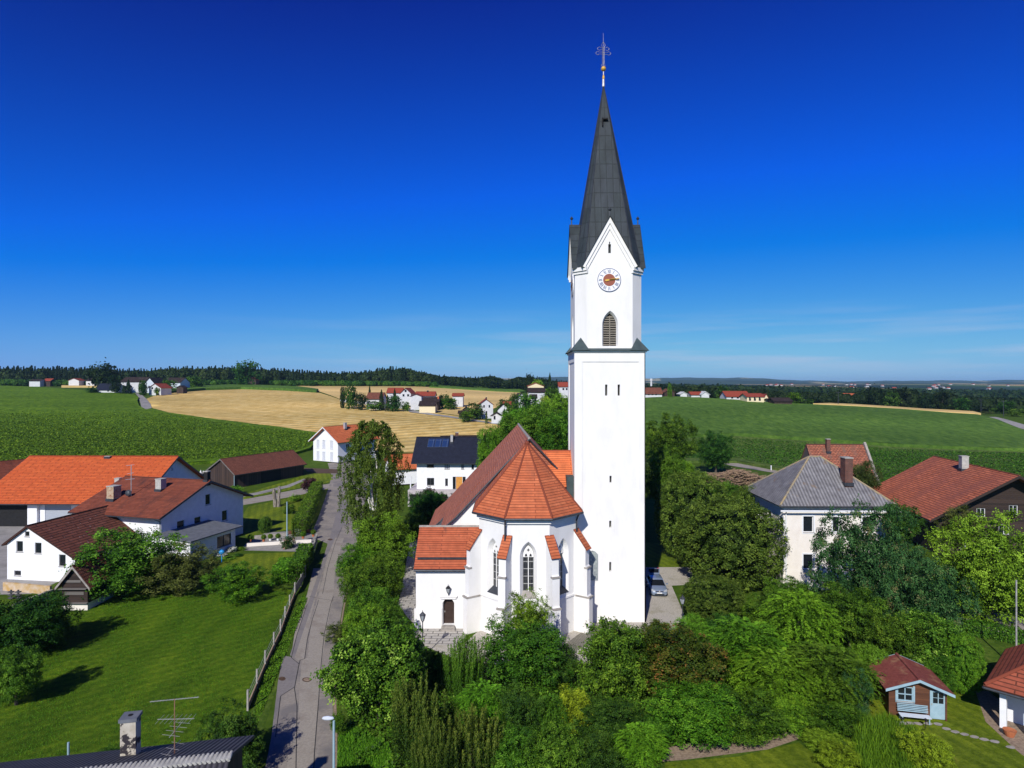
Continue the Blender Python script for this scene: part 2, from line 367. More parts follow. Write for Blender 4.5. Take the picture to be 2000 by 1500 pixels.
def crop_mat(name, dark, mid, light, rows=None, sc1=.8, patch=.02, bmp=.5, rowang=0, rowstr=.25):
    m, nt, b = newmat(name); v = coords(nt, 'Object'); v2 = coords(nt, 'Object', (1, .45, 1))
    n1 = noise(nt, sc1, 6, v2, .75); r1 = ramp(nt, [(.32, dark), (.5, mid), (.7, light)]); nt.links.new(n1.outputs[0], r1.inputs[0]); o = r1.outputs[0]
    n2 = noise(nt, patch, 4, coords(nt, 'Object', (.5, 1.4, 1)), .6); r2 = ramp(nt, [(.32, (.72, .74, .7)), (.68, (1.28, 1.24, 1.2))]); nt.links.new(n2.outputs[0], r2.inputs[0])
    o = mixc(nt, o, r2.outputs[0], 1, 'MULTIPLY')
    if rows:
        w = nt.nodes.new('ShaderNodeTexWave'); w.bands_direction = 'X'; w.inputs['Scale'].default_value = rows; w.inputs['Distortion'].default_value = 3.0; w.inputs['Detail'].default_value = 3; w.inputs['Detail Scale'].default_value = .35
        nt.links.new(coords(nt, 'Object', (1, 1, 1), (0, 0, R(rowang))), w.inputs['Vector'])
        r3 = ramp(nt, [(.25, (1-rowstr,)*3), (.75, (1+rowstr*.5,)*3)]); nt.links.new(w.outputs[0], r3.inputs[0]); o = mixc(nt, o, r3.outputs[0], 1, 'MULTIPLY')
    nt.links.new(o, b.inputs['Base Color']); b.inputs['Roughness'].default_value = .9; b.inputs['Specular IOR Level'].default_value = .08
    bump(nt, b, n1.outputs[0], bmp); return m
M_LAND = land_mat()
M_MAIZE = crop_mat('green_crop', (.030, .070, .004), (.095, .190, .009), (.23, .34, .018), sc1=.7, patch=.016, bmp=1.0)
M_MAIZE2 = crop_mat('far_green_crop', (.040, .090, .014), (.080, .160, .024), (.14, .235, .038), sc1=.5, patch=.012, bmp=.6)
M_CROP3 = crop_mat('near_dull_crop', (.038, .078, .012), (.085, .142, .026), (.17, .21, .055), sc1=.9, patch=.03, bmp=.6)
M_STUB = crop_mat('stubble', (.45, .30, .085), (.60, .43, .15), (.70, .54, .24), rows=.045, sc1=.25, patch=.014, bmp=.05, rowang=57, rowstr=.22)
M_WHEAT = crop_mat('ripe_wheat', (.56, .39, .14), (.62, .45, .185), (.68, .50, .22), sc1=.4, patch=.01, bmp=.1)
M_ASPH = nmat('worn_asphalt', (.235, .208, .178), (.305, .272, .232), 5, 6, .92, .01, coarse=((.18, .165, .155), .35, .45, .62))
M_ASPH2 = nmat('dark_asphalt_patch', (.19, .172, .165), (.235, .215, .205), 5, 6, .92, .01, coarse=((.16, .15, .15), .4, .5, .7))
M_ASPH3 = nmat('light_asphalt_lane', (.27, .243, .205), (.345, .31, .262), 6, 6, .92, .01, coarse=((.24, .205, .17), .5, .5, .68))
M_GRAVEL = nmat('gravel_path', (.30, .275, .235), (.56, .52, .45), 9, 6, .95, .03, coarse=((.27, .25, .17), .5, .52, .75))
M_CONC = nmat('yard_concrete', (.25, .24, .225), (.34, .325, .30), 2, 6, .9, .01, coarse=((.19, .18, .165), .25, .48, .7))
M_SOIL = nmat('bare_soil', (.20, .145, .10), (.33, .25, .18), 5, 6, .95, .04)
M_DSOIL = nmat('dark_soil', (.06, .035, .022), (.11, .07, .045), 4, 6, .95, .04)
M_DARK = nmat('crack_tar', (.03, .03, .032), (.05, .05, .05), 6, 3, .9)
def pave_mat(name, c1, c2, mortar, w_, h_, rot=0):
    m, nt, b = newmat(name); v = coords(nt, 'Object', (1, 1, 1), (0, 0, R(rot))); br = nt.nodes.new('ShaderNodeTexBrick'); nt.links.new(v, br.inputs['Vector'])
    br.inputs['Scale'].default_value = 1; br.inputs['Brick Width'].default_value = w_; br.inputs['Row Height'].default_value = h_; br.inputs['Mortar Size'].default_value = .05
    br.inputs['Color1'].default_value = (*c1, 1); br.inputs['Color2'].default_value = (*c2, 1); br.inputs['Mortar'].default_value = (*mortar, 1)
    n = noise(nt, 3, 5, v); r = ramp(nt, [(.3, (.8, .8, .8)), (.7, (1.15, 1.15, 1.15))]); nt.links.new(n.outputs[0], r.inputs[0])
    nt.links.new(mixc(nt, br.outputs[0], r.outputs[0], 1, 'MULTIPLY'), b.inputs['Base Color']); b.inputs['Roughness'].default_value = .9; return m
M_PAVE = pave_mat('granite_slabs', (.46, .43, .38), (.38, .36, .33), (.13, .12, .11), 1.1, .55)
M_COBB = pave_mat('cobble_setts', (.40, .37, .31), (.27, .25, .21), (.14, .13, .10), .16, .16, 20)
# ---------------------------------------------------------------- the land as one sheet
def terrain():
    rows = [-80, -20, 10, 25, 40, 55, 70, 85, 100, 110, 120]
    y = 120
    while y < 9000: y *= 1.028; rows.append(y)
    S = np.concatenate([np.linspace(-3, -.95, 8)[:-1], np.linspace(-.95, .95, 200), np.linspace(.95, 3, 8)[1:]])
    vs = []; fs = []
    for y in rows:
        for s in S:
            x = s*(max(y, 0)+60 if y < 120 else y+60*max(0, 1-(y-120)/600)); vs.append((x, y, tz(x, y) if y > 100 else 0))
    n = len(S)
    for i in range(len(rows)-1):
        for j in range(n-1): fs.append([i*n+j, i*n+j+1, (i+1)*n+j+1, (i+1)*n+j])
    me = bpy.data.meshes.new('ground'); me.from_pydata(vs, [], fs); me.polygons.foreach_set('use_smooth', [True]*len(fs)); me.update()
    o = link('ground', me, M_LAND); tag(o, 'green grassland and far farmland under everything', 'ground', kind='structure')
terrain()
def sheet(name, pts, mat, label, cat, off=.004, px=True, rise=0, kind='structure', step=None, rough=0, smooth=True):
    """a sheet over the land; rise > 0 makes a standing crop with sides"""
    w = [gp(*p)[:2] for p in pts] if px else [tuple(p[:2]) for p in pts]
    dense = []
    for a, b in zip(w, w[1:]+w[:1]):
        L = math.dist(a, b); ym = min(a[1], b[1]); st = step or max(2.0, ym*.03); k = max(1, int(L/st)) if max(a[1], b[1]) > 100 or rough else 1
        for i in range(k): t = i/k; dense.append((a[0]+(b[0]-a[0])*t, a[1]+(b[1]-a[1])*t))
    ex = []
    ys = [p[1] for p in w]; xs = [p[0] for p in w]
    rnd = random.Random(5)
    if max(ys) > 100 or rough:
        y = min(ys)
        while y < max(ys):
            st = step or max(2.0, y*.028); x = min(xs)+rnd.random()*st
            while x < max(xs):
                if centroid_in(w, x, y): ex.append((x+rnd.uniform(-.2, .2)*st, y+rnd.uniform(-.2, .2)*st))
                x += st
            y += st
    co, fs = triangulate(dense, (), ex)
    def zz(x, y): return tz(x, y)+off+(.0006*(y-100) if y > 100 else 0)+rise
    mb = MB(); nd = len(dense)
    tops = [(p[0], p[1], zz(p[0], p[1])+(rnd.uniform(-rough, rough) if rough else 0)) for p in co]
    f2 = []
    for f in fs:
        a, b, c = (co[i] for i in f[:3]); f2.append(f if (b[0]-a[0])*(c[1]-a[1])-(b[1]-a[1])*(c[0]-a[0]) > 0 else f[::-1])
    mb.add(tops, f2)
    if rise:
        for a, b in zip(dense, dense[1:]+dense[:1]):
            mb.add([(a[0], a[1], zz(*a)), (b[0], b[1], zz(*b)), (b[0], b[1], tz(*b)-.2), (a[0], a[1], tz(*a)-.2)], [[0, 1, 2, 3]])
    o = mb.build(name, mat, None, smooth and not rise); return tag(o, label, cat, kind=kind)
# crops and fields
sheet('crop_field', [(-600, 985), (-60, 960), (20, 938), (110, 920), (330, 912), (440, 903), (560, 893), (606, 880), (629, 850), (500, 832), (400, 819), (330, 809), (297, 800), (285, 803), (272, 796), (268, 786), (271, 779), (262, 773), (180, 766), (90, 759), (0, 755), (-300, 754), (-600, 754)], M_MAIZE, 'wide bright green crop field behind the farm', 'field', rise=.7, rough=.16, step=None)
sheet('stubble_field', [(300, 800), (290, 789), (284, 780), (300, 774), (340, 768), (400, 763), (470, 761), (560, 764), (625, 768), (662, 780), (700, 789), (790, 800), (860, 808), (925, 818), (985, 826), (990, 850), (970, 880), (800, 884), (650, 880), (632, 856), (629, 851), (500, 833), (400, 820), (330, 810)], M_STUB, 'golden mown stubble field with curved harvest lines', 'field')
sheet('maize_strip', [(300, 768), (330, 762), (400, 757), (450, 754.5), (520, 756), (585, 759), (622, 764), (618, 767), (560, 763.3), (470, 760.3), (400, 762.3), (340, 767.3), (305, 773)], M_MAIZE2, 'dark green strip of standing maize above the stubble', 'field', rise=1.6)
sheet('wheat_field', [(450, 753.5), (500, 752), (650, 751.8), (850, 751.6), (900, 756), (1018, 768), (1000, 776), (985, 790), (925, 817), (860, 807), (800, 798), (790, 790), (662, 779), (626, 766), (585, 758.6), (520, 755.5)], M_WHEAT, 'pale ripe wheat field below the forest edge', 'field', off=.02)
sheet('green_field', [(838, 757.5), (856, 753.5), (890, 752.6), (1010, 760.5), (1030, 766), (1016, 767.3), (930, 763)], M_MAIZE2, 'small green field wedge between wheat and the wood', 'field', rise=.8)
sheet('meadow_patch', [(120, 757), (190, 757), (190, 754.6), (120, 754.3)], M_WHEAT, 'thin pale field strip before the far forest', 'field', rise=.9, kind='structure')
sheet('crop_field', [(1180, 866), (1180, 783), (1262, 782), (1330, 779.5), (1600, 796), (1760, 804), (1904, 814.5), (1950, 826), (2010, 850), (2300, 905), (2300, 918), (2000, 884), (1740, 874), (1560, 861), (1440, 853)], M_MAIZE2, 'broad green maize field sloping up behind the churchyard', 'field', rise=1.3, rough=.12)
sheet('crop_field', [(1180, 930), (1180, 869), (1440, 856), (1560, 864), (1740, 877), (2000, 887), (2300, 921), (2300, 1010), (1800, 975), (1600, 945), (1545, 925), (1440, 905), (1300, 905)], M_CROP3, 'dull brownish green crop field nearest the road', 'field', rise=.7, rough=.12)
sheet('field_margin', [(1262, 781.5), (1330, 777.5), (1600, 793.6), (1904, 812.5), (1904, 814), (1760, 803.6), (1600, 795.6), (1330, 779)], M_ROUGH, 'yellowish grass margin along the top of the maize', 'field', off=.05)
sheet('wheat_field', [(1588, 792.8), (1620, 791.6), (1760, 799.5), (1900, 807.8), (1916, 812), (1904, 812.3), (1760, 803)], M_WHEAT, 'narrow pale wheat strip behind the maize field', 'field', rise=1.2)
# roads
sheet('lane', [(276, 806), (282, 803), (298, 803), (294, 790), (286, 780), (278, 773), (270, 769), (264, 769), (270, 776), (273, 784), (276, 795)], M_CONC, 'pale lane curving up to the far farmstead', 'road', off=.15)
sheet('lane', [(792, 799), (800, 806), (860, 814), (925, 823.5), (985, 832), (985, 829), (925, 820.5), (860, 811), (812, 803), (800, 797)], M_CONC, 'narrow lane below the white garden wall hamlet', 'road', off=.15)
sheet('lane', [(1928, 816), (1945, 816), (1990, 828), (2040, 842), (2120, 862), (2120, 872), (2040, 852), (1985, 836)], M_CONC, 'grey lane leaving the photo at the right edge', 'road', off=.3)
sheet('lane', [(1380, 893), (1440, 902), (1520, 913), (1560, 922), (1560, 929), (1500, 922), (1440, 912), (1380, 901)], M_ASPH3, 'short grey road piece behind the brushwood pile', 'road', off=.02)
sheet('lane', [(1070, 800), (1090, 798), (1100, 785), (1108, 775), (1112, 776), (1108, 800), (1100, 810), (1080, 812)], M_CONC, 'village street seen between trees left of the tower', 'road', off=.15)
sheet('road', [(470, 1700), (520, 1490), (548, 1350), (573, 1275), (600, 1195), (622, 1120), (640, 1062), (606, 1048), (622, 1010), (640, 958), (648, 930), (640, 905), (680, 900), (720, 930), (712, 985), (702, 1040), (690, 1090), (680, 1130), (668, 1190), (657, 1260), (650, 1330), (650, 1420), (652, 1700)], M_ASPH, 'worn grey village road running up past the church', 'road', off=.006)
sheet('road_lane', [(552, 1640), (562, 1478), (569, 1412), (587, 1402), (571, 1640)], M_ASPH3, 'pale rectangular repair patch low on the road', 'road', off=.011)
sheet('road_lane', [(569, 1280), (583, 1290), (596, 1286), (604, 1215), (622, 1150), (631, 1110), (612, 1110), (600, 1160), (586, 1200), (575, 1240)], M_ASPH3, 'long pale asphalt strip on the left road side', 'road', off=.011)
sheet('road_lane', [(576, 1640), (584, 1350), (590, 1288), (600, 1285), (608, 1215), (628, 1140), (640, 1085), (655, 1050), (672, 1050), (655, 1110), (651, 1165), (638, 1230), (629, 1300), (624, 1360), (614, 1470), (606, 1640)], M_ASPH3, 'pale centre lane of the road with worn wheel track', 'road', off=.016)
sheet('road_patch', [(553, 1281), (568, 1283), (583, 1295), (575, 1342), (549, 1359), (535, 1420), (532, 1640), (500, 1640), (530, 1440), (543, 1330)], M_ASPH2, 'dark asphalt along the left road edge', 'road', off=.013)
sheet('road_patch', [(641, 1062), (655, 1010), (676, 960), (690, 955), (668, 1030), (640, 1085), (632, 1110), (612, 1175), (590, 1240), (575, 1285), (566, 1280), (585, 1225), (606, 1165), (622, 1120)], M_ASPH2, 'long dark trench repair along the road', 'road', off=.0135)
def line(name, pts, wd, mat, label, cat, off=.02, kind='structure'):
    w = [gp(*p) for p in pts]; mb = MB()
    for a, b in zip(w[:-1], w[1:]):
        A = Vector(a[:2]); B = Vector(b[:2]); t = (B-A).normalized(); nn = Vector((-t.y, t.x))*wd/2
        mb.poly([(A.x-nn.x, A.y-nn.y, off+a[2]), (B.x-nn.x, B.y-nn.y, off+b[2]), (B.x+nn.x, B.y+nn.y, off+b[2]), (A.x+nn.x, A.y+nn.y, off+a[2])])
    return tag(mb.build(name, mat), label, cat, kind=kind)
for pts, lab in (([(608, 1640), (614, 1470), (622, 1370), (627, 1300), (633, 1240), (646, 1180), (651, 1165)], 'right tar joint'),
                 ([(577, 1560), (580, 1380), (575, 1344)], 'lower middle tar joint'), ([(575, 1344), (584, 1298), (586, 1290), (595, 1287), (600, 1250), (610, 1210), (620, 1180), (622, 1172)], 'upper middle tar joint'),
                 ([(538, 1440), (548, 1360), (574, 1343)], 'left kinked tar joint'), ([(569, 1285), (578, 1292), (584, 1297)], 'short diagonal tar joint'), ([(569, 1285), (580, 1240), (600, 1180)], 'left long tar joint'),
                 ([(604, 1165), (628, 1170), (651, 1173)], 'cross tar joint'), ([(630, 1160), (640, 1110), (655, 1060), (668, 1030)], 'far tar joint')):
    line('road_joint', pts, .05, M_DARK, lab+' in the village road surface', 'road joint')
sheet('driveway', [(440, 992), (485, 985), (560, 972), (618, 960), (650, 952), (650, 944), (616, 949), (560, 960), (485, 974), (440, 980)], M_ASPH3, 'pale driveway crossing the lawn beside the long shed', 'driveway', off=.006)
sheet('kerb_strip', [(653, 1700), (651, 1420), (651, 1330), (658, 1262), (669, 1192), (681, 1132), (684, 1132), (672, 1192), (661, 1262), (656, 1330), (658, 1420), (662, 1700)], M_SOIL, 'sandy kerb strip along the right road edge', 'kerb', off=.008)
sheet('yard', [(-400, 1170), (-400, 1020), (60, 1018), (260, 1010), (330, 1075), (150, 1120), (60, 1160)], M_CONC, 'grey concrete farmyard between barn and houses', 'yard', off=.006)
# lawns and grounds near the camera
sheet('orchard_lawn', [(-900, 1700), (-600, 1250), (60, 1165), (200, 1170), (330, 1120), (470, 1130), (560, 1150), (575, 1155), (540, 1220), (515, 1280), (480, 1400), (470, 1500), (440, 1700)], M_GRASS, 'large sloping orchard lawn with a few dry patches', 'lawn', off=.004)
sheet('garden_lawn', [(395, 1115), (470, 1082), (600, 1078), (590, 1110), (560, 1140), (430, 1135)], M_LAWN2, 'small mown garden lawn above the orchard', 'lawn', off=.005)
sheet('garden_lawn', [(480, 1048), (560, 1035), (606, 1030), (625, 1000), (640, 955), (485, 990), (470, 1010)], M_LAWN2, 'mown lawn around the tree stump', 'lawn', off=.005)
sheet('garden_lawn', [(420, 992), (490, 972), (600, 950), (650, 941), (650, 925), (600, 925), (560, 940), (440, 975)], M_LAWN2, 'sunny lawn strip in front of the long shed', 'lawn', off=.005)
sheet('garden_bed', [(592, 914), (660, 917), (660, 925), (620, 925), (600, 921)], M_DSOIL, 'dark soil bed crossing the lawn by the white house', 'flower bed', off=.012)
sheet('shed_apron', [(440, 972), (500, 962), (560, 948), (594, 935), (597, 938), (565, 952), (505, 966), (440, 976)], M_CONC, 'pale concrete apron along the open shed', 'apron', off=.012)
sheet('terrace', [(470, 1075), (480, 1062), (520, 1040), (600, 1036), (622, 1042), (606, 1078)], M_CONC, 'grey paved terrace with flower pots', 'terrace', off=.012)
sheet('verge', [(480, 1700), (500, 1470), (545, 1330), (575, 1240), (602, 1168), (590, 1160), (545, 1245), (515, 1310), (488, 1400), (460, 1560), (450, 1700)], M_ROUGH, 'weedy grass verge between fence and road', 'verge', off=.008)
sheet('slab_path', [(812, 1222), (795, 1205), (778, 1180), (790, 1120), (800, 1060), (840, 1040), (840, 1060), (812, 1120), (812, 1230)], M_PAVE, 'granite slab path along the left side of the church', 'path', off=.010)
sheet('slab_path', [(806, 1228), (915, 1222), (905, 1258), (890, 1262), (815, 1256)], M_PAVE, 'granite slab paving before the sacristy door', 'path', off=.010)
sheet('gravel_yard', [(815, 1256), (890, 1262), (905, 1258), (960, 1210), (1100, 1210), (1130, 1090), (1340, 1090), (1345, 1142), (1312, 1144), (1332, 1190), (1345, 1225), (1280, 1262), (1180, 1292), (1100, 1300), (1000, 1300), (905, 1292), (860, 1275)], M_GRAVEL, 'light gravel ground around choir and tower', 'gravel', off=.006)
sheet('gravel_yard', [(1215, 1108), (1340, 1108), (1400, 1110), (1400, 1140), (1312, 1140), (1215, 1140)], M_GRAVEL, 'gravel drive passing behind the parked car', 'gravel', off=.012)
sheet('cobble_strip', [(1092, 1268), (1128, 1240), (1160, 1221), (1215, 1219), (1190, 1235), (1150, 1260), (1110, 1278)], M_COBB, 'cobbled strip at the foot of choir and tower', 'cobbles', off=.014)
sheet('green_lawn', [(1255, 1108), (1255, 1060), (1420, 1060), (1420, 1108)], M_LAWN2, 'little lawn behind the gravel drive', 'lawn', off=.007)
sheet('hedge_ground', [(653, 1700), (660, 1420), (664, 1330), (675, 1192), (700, 1080), (790, 1060), (780, 1180), (812, 1260), (905, 1295), (1000, 1303), (1100, 1303), (1180, 1295), (1345, 1228), (1420, 1200), (1700, 1180), (2200, 1160), (2400, 1700)], M_ROUGH, 'rough green ground under the shrubs', 'ground cover', off=.0045)
sheet('garden_lawn', [(1300, 1490), (1440, 1478), (1560, 1450), (1625, 1500), (1640, 1700), (1260, 1700)], M_LAWN2, 'sunlit lawn corner at the bottom edge', 'lawn', off=.010)
sheet('soil_bed', [(1294, 1488), (1300, 1462), (1330, 1454), (1400, 1450), (1480, 1446), (1540, 1430), (1562, 1436), (1560, 1444), (1500, 1464), (1420, 1474), (1340, 1484)], M_SOIL, 'bare soil bed edging the bottom lawn', 'flower bed', off=.015)
sheet('garden_lawn', [(1690, 1360), (1740, 1350), (1905, 1335), (1990, 1420), (2100, 1560), (1800, 1640), (1760, 1480), (1710, 1420)], M_LAWN2, 'garden lawn around the little log cabin', 'lawn', off=.010)
sheet('garage_path', [(1905, 1350), (1930, 1350), (2030, 1430), (2060, 1520), (1990, 1470), (1925, 1410)], M_SOIL, 'sandy path beside the garage', 'path', off=.016)
sheet('village_road', [(1840, 1195), (1900, 1190), (2100, 1225), (2100, 1262), (1980, 1248), (1900, 1235)], M_ASPH3, 'grey road piece under the bright tree at right', 'road', off=.016)
sheet('manhole_cover', [(590+9*math.cos(t)+9, 1328+4.5*math.sin(t)) for t in [k*math.pi/8 for k in range(16)]], M_DSOIL, 'round manhole cover with pale lid in the centre lane', 'manhole', off=.022)
sheet('manhole_lid', [(590+6.5*math.cos(t)+9, 1328+3.1*math.sin(t)) for t in [k*math.pi/8 for k in range(16)]], M_SOIL, 'pale lid of the centre lane manhole', 'manhole', off=.028)
sheet('manhole_cover', [(551+7*math.cos(t), 1326+4*math.sin(t)) for t in [k*math.pi/8 for k in range(16)]], M_DSOIL, 'dark round manhole cover at the left road edge', 'manhole', off=.022)
sheet('manhole_cover', [(645+5*math.cos(t), 1054+1.8*math.sin(t)) for t in [k*math.pi/8 for k in range(16)]], M_DSOIL, 'small manhole cover far up the road', 'manhole', off=.022)
# haze: one closed box of thin even air
def haze():
    m = bpy.data.materials.new('haze_air'); m.use_nodes = True; nt = m.node_tree; nt.nodes.clear()
    o = nt.nodes.new('ShaderNodeOutputMaterial'); v = nt.nodes.new('ShaderNodeVolumePrincipled')
    v.inputs['Color'].default_value = (.45, .78, 1, 1); v.inputs['Density'].default_value = HAZE; v.inputs['Anisotropy'].default_value = .1
    nt.links.new(v.outputs[0], o.inputs['Volume'])
    mb = MB(); mb.box(-27600, 27600, -150, 9400, float(TZ.min())-8, 104)
    tag(mb.build('haze', m), 'thin bluish summer haze over the landscape', 'haze', kind='stuff')
HAZE = .00007
haze()
# ---------------------------------------------------------------- building materials
M_PLASTER = nmat('white_lime_plaster', (.75, .74, .71), (.81, .80, .775), 1.2, 6, .9, .01, coarse=((.66, .645, .61), .5, .60, .85), stretch=(1, 1, .35))
M_WHITE = nmat('white_render', (.74, .75, .76), (.82, .83, .84), 1.5, 5, .9, .005)
M_CREAM = nmat('cream_render', (.72, .67, .60), (.78, .735, .665), 1.2, 6, .9, .01, coarse=((.58, .50, .42), .4, .6, .8))
M_TILE_A = tile_mat('orange_clay_tiles', (.46, .115, .045), (.58, .165, .068), (.21, .05, .025), .27, 5.3, dirt=(.30, .09, .045), dscale=.9, dl=.5, dh=.8, msz=.022)
M_TILE_S = tile_mat('stained_clay_tiles', (.42, .10, .042), (.50, .135, .06), (.20, .05, .028), .25, 4.7, dirt=(.12, .05, .035), dscale=.9, dl=.56, dh=.72, msz=.025)
M_TILE_O = tile_mat('new_orange_tiles', (.60, .15, .052), (.68, .19, .07), (.30, .07, .03), .27, 4.9, msz=.025)
M_TILE_B = tile_mat('old_brown_tiles', (.37, .125, .072), (.44, .155, .092), (.22, .075, .05), .3, 4.1, dirt=(.26, .105, .075), dscale=.3, dl=.5, dh=.75, bmp=.01)
M_COPPER = nmat('patinated_copper', (.034, .052, .056), (.055, .080, .084), 2, 5, .6, .01, stretch=(1, 1, .4))
M_SPIRE = None
def spire_mat():
    m, nt, b = newmat('dark_copper_sheets'); v = coords(nt, 'UV'); br = nt.nodes.new('ShaderNodeTexBrick'); nt.links.new(v, br.inputs['Vector'])
    br.inputs['Scale'].default_value = 1; br.inputs['Brick Width'].default_value = .62; br.inputs['Row Height'].default_value = 1.5; br.inputs['Mortar Size'].default_value = .025; br.offset = 0; br.offset_frequency = 2
    br.inputs['Color1'].default_value = (.028, .036, .040, 1); br.inputs['Color2'].default_value = (.036, .043, .052, 1); br.inputs['Mortar'].default_value = (.020, .025, .026, 1)
    n = noise(nt, 1.2, 6, coords(nt, 'Object', (1, 1, .25)), .65); r = ramp(nt, [(.3, (.7, .72, .72)), (.7, (1.35, 1.4, 1.4))]); nt.links.new(n.outputs[0], r.inputs[0])
    nt.links.new(mixc(nt, br.outputs[0], r.outputs[0], 1, 'MULTIPLY'), b.inputs['Base Color']); b.inputs['Roughness'].default_value = .6; b.inputs['Specular IOR Level'].default_value = .2
    bump(nt, b, br.outputs[1], -.02); return m
M_SPIRE = spire_mat()
M_GUTTER = nmat('dark_gutter_metal', (.035, .04, .05), (.06, .065, .075), 3, 3, .5, metal=.3)
M_GLASS = None
def glass_mat(name, col=(.012, .015, .02), rough=.12, grid=None, gc=(.25, .26, .27)):
    m, nt, b = newmat(name); b.inputs['Base Color'].default_value = (*col, 1); b.inputs['Roughness'].default_value = rough; b.inputs['Specular IOR Level'].default_value = .6
    if grid:
        br = nt.nodes.new('ShaderNodeTexBrick'); nt.links.new(coords(nt, 'UV'), br.inputs['Vector']); br.offset = 0; br.inputs['Scale'].default_value = 1
        br.inputs['Brick Width'].default_value = grid[0]; br.inputs['Row Height'].default_value = grid[1]; br.inputs['Mortar Size'].default_value = grid[2]
        br.inputs['Color1'].default_value = (*col, 1); br.inputs['Color2'].default_value = (col[0]*1.8+.01, col[1]*1.8+.008, col[2]*1.6, 1); br.inputs['Mortar'].default_value = (*gc, 1)
        nt.links.new(br.outputs[0], b.inputs['Base Color'])
    return m
M_GLASS = glass_mat('window_glass')
M_LEAD = glass_mat('leaded_glass', (.018, .02, .026), .25, (.2, .48, .014), (.10, .10, .105))
M_GOLD = nmat('gilded_metal', (.75, .42, .07), (.85, .52, .10), 3, 2, .35, metal=.35)
M_STEEL = nmat('pale_steel', (.45, .43, .42), (.62, .6, .58), 5, 2, .4, metal=.5)
M_BLACK = nmat('matte_black', (.008, .008, .009), (.014, .014, .015), 3, 2, .8)
M_DOORW = nmat('dark_oak_door', (.030, .018, .014), (.055, .032, .025), 3, 5, .6, .01, stretch=(6, 6, .6))
M_STONE = nmat('weathered_stone', (.24, .22, .20), (.38, .35, .31), 3, 5, .9, .02)
M_LOUV = nmat('grey_louvre_wood', (.17, .15, .12), (.26, .235, .19), 3, 4, .8, stretch=(.5, 1, 4))
M_CLOCKRED = nmat('red_brown_dial', (.27, .085, .05), (.31, .10, .06), 3, 3, .7)
M_CLOCKW = nmat('white_dial', (.80, .80, .80), (.84, .84, .84), 3, 2, .7)
M_NUM = nmat('grey_blue_numerals', (.10, .13, .24), (.13, .16, .27), 3, 2, .7)
M_GREYPANEL = glass_mat('grey_lattice_panel', (.20, .225, .235), .4, (.17, .2, .02), (.28, .31, .32))
# ---------------------------------------------------------------- the church
church = thing('church', 'white plastered village church with red tiled choir roof and tall clock tower', 'church', (0, 0, 0))
CX, CY = 1.44, 60.0                                   # centre of the polygonal apse
def oct_pt(ap, k, z=0):                               # corner k of the octagon of apothem ap
    r = ap/math.cos(R(22.5)); t = R(-90-22.5+45*k); return Vector((CX+r*math.cos(t), CY+r*math.sin(t), z))
AW, ZE, ZA = 4.45, 10.75, 16.75
mb = MB(); openings = []
def face_frame(p, q): return frame_at((p.x, p.y, 0), (q-p))
walls = [(-1, 0), (0, 1), (1, 2)]
WIN = {0: (.15, .15), 1: (0, 0), -1: (-.15, -.15)}
for k0, k1 in walls:
    p, q = oct_pt(AW, k0), oct_pt(AW, k1); L = (q-p).length; Mx = face_frame(p, q)
    c = L/2
    ho = arch(c, 3.75, 1.5, 4.95, rise=1.35); hi = arch(c, 4.25, .92, 4.05, rise=.95)
    panel(mb, Mx, [(0, 0), (L, 0), (L, ZE), (0, ZE)], [ho], .5, [hi]); openings.append((Mx, c, hi))
# side walls: last octagon side and the choir behind it
for a, b in ((oct_pt(AW, 2), Vector((CX+AW, 63.4, 0))), (Vector((CX-AW, 63.4, 0)), oct_pt(AW, -1))):
    Mx = face_frame(a, b); panel(mb, Mx, [(0, 0), ((b-a).length, 0), ((b-a).length, ZE), (0, ZE)], [])
choir = mb.build('choir_wall', M_PLASTER, church)
for n, (Mx, c, hi) in enumerate(openings):
    g = MB(); co, fs = triangulate(hi); g.add([Mx @ Vector((p[0], .5, p[1])) for p in co], fs, [[(co[i][0]-c, co[i][1]) for i in f] for f in fs])
    win = MB()                                         # tracery: mullion, bars, pierced head
    win.box(c-.035, c+.035, .42, .49, 4.25, 7.35, Mx)
    for z in (4.9, 5.55, 6.2, 6.85): win.box(c-.44, c+.44, .475, .485, z-.011, z+.011, Mx)
    head = arch(c, 7.25, .94, 1.05, rise=.95)
    holes = []
    def quat(cx, cz, r): return [(cx+r*(1+.35*math.cos(4*t))*math.cos(t), cz+r*(1+.35*math.cos(4*t))*math.sin(t)) for t in [i*math.pi/12 for i in range(24)]]
    holes = [quat(c, 7.86, .11), arch(c-.2, 7.28, .2, .28, 4), arch(c+.2, 7.28, .2, .28, 4)]
    panel(win, Mx @ Matrix.Translation((0, .40, 0)), head, holes, .08)
    wo = win.build('window', M_PLASTER, church); go = g.build('pane', M_LEAD, wo)
    s = MB(); s.poly([Mx @ Vector(p) for p in ((c-.74, -.05, 3.74), (c+.74, -.05, 3.74), (c+.47, .5, 4.27), (c-.47, .5, 4.27))]); s.build('sill', M_GUTTER if n != 1 else M_STONE, wo)
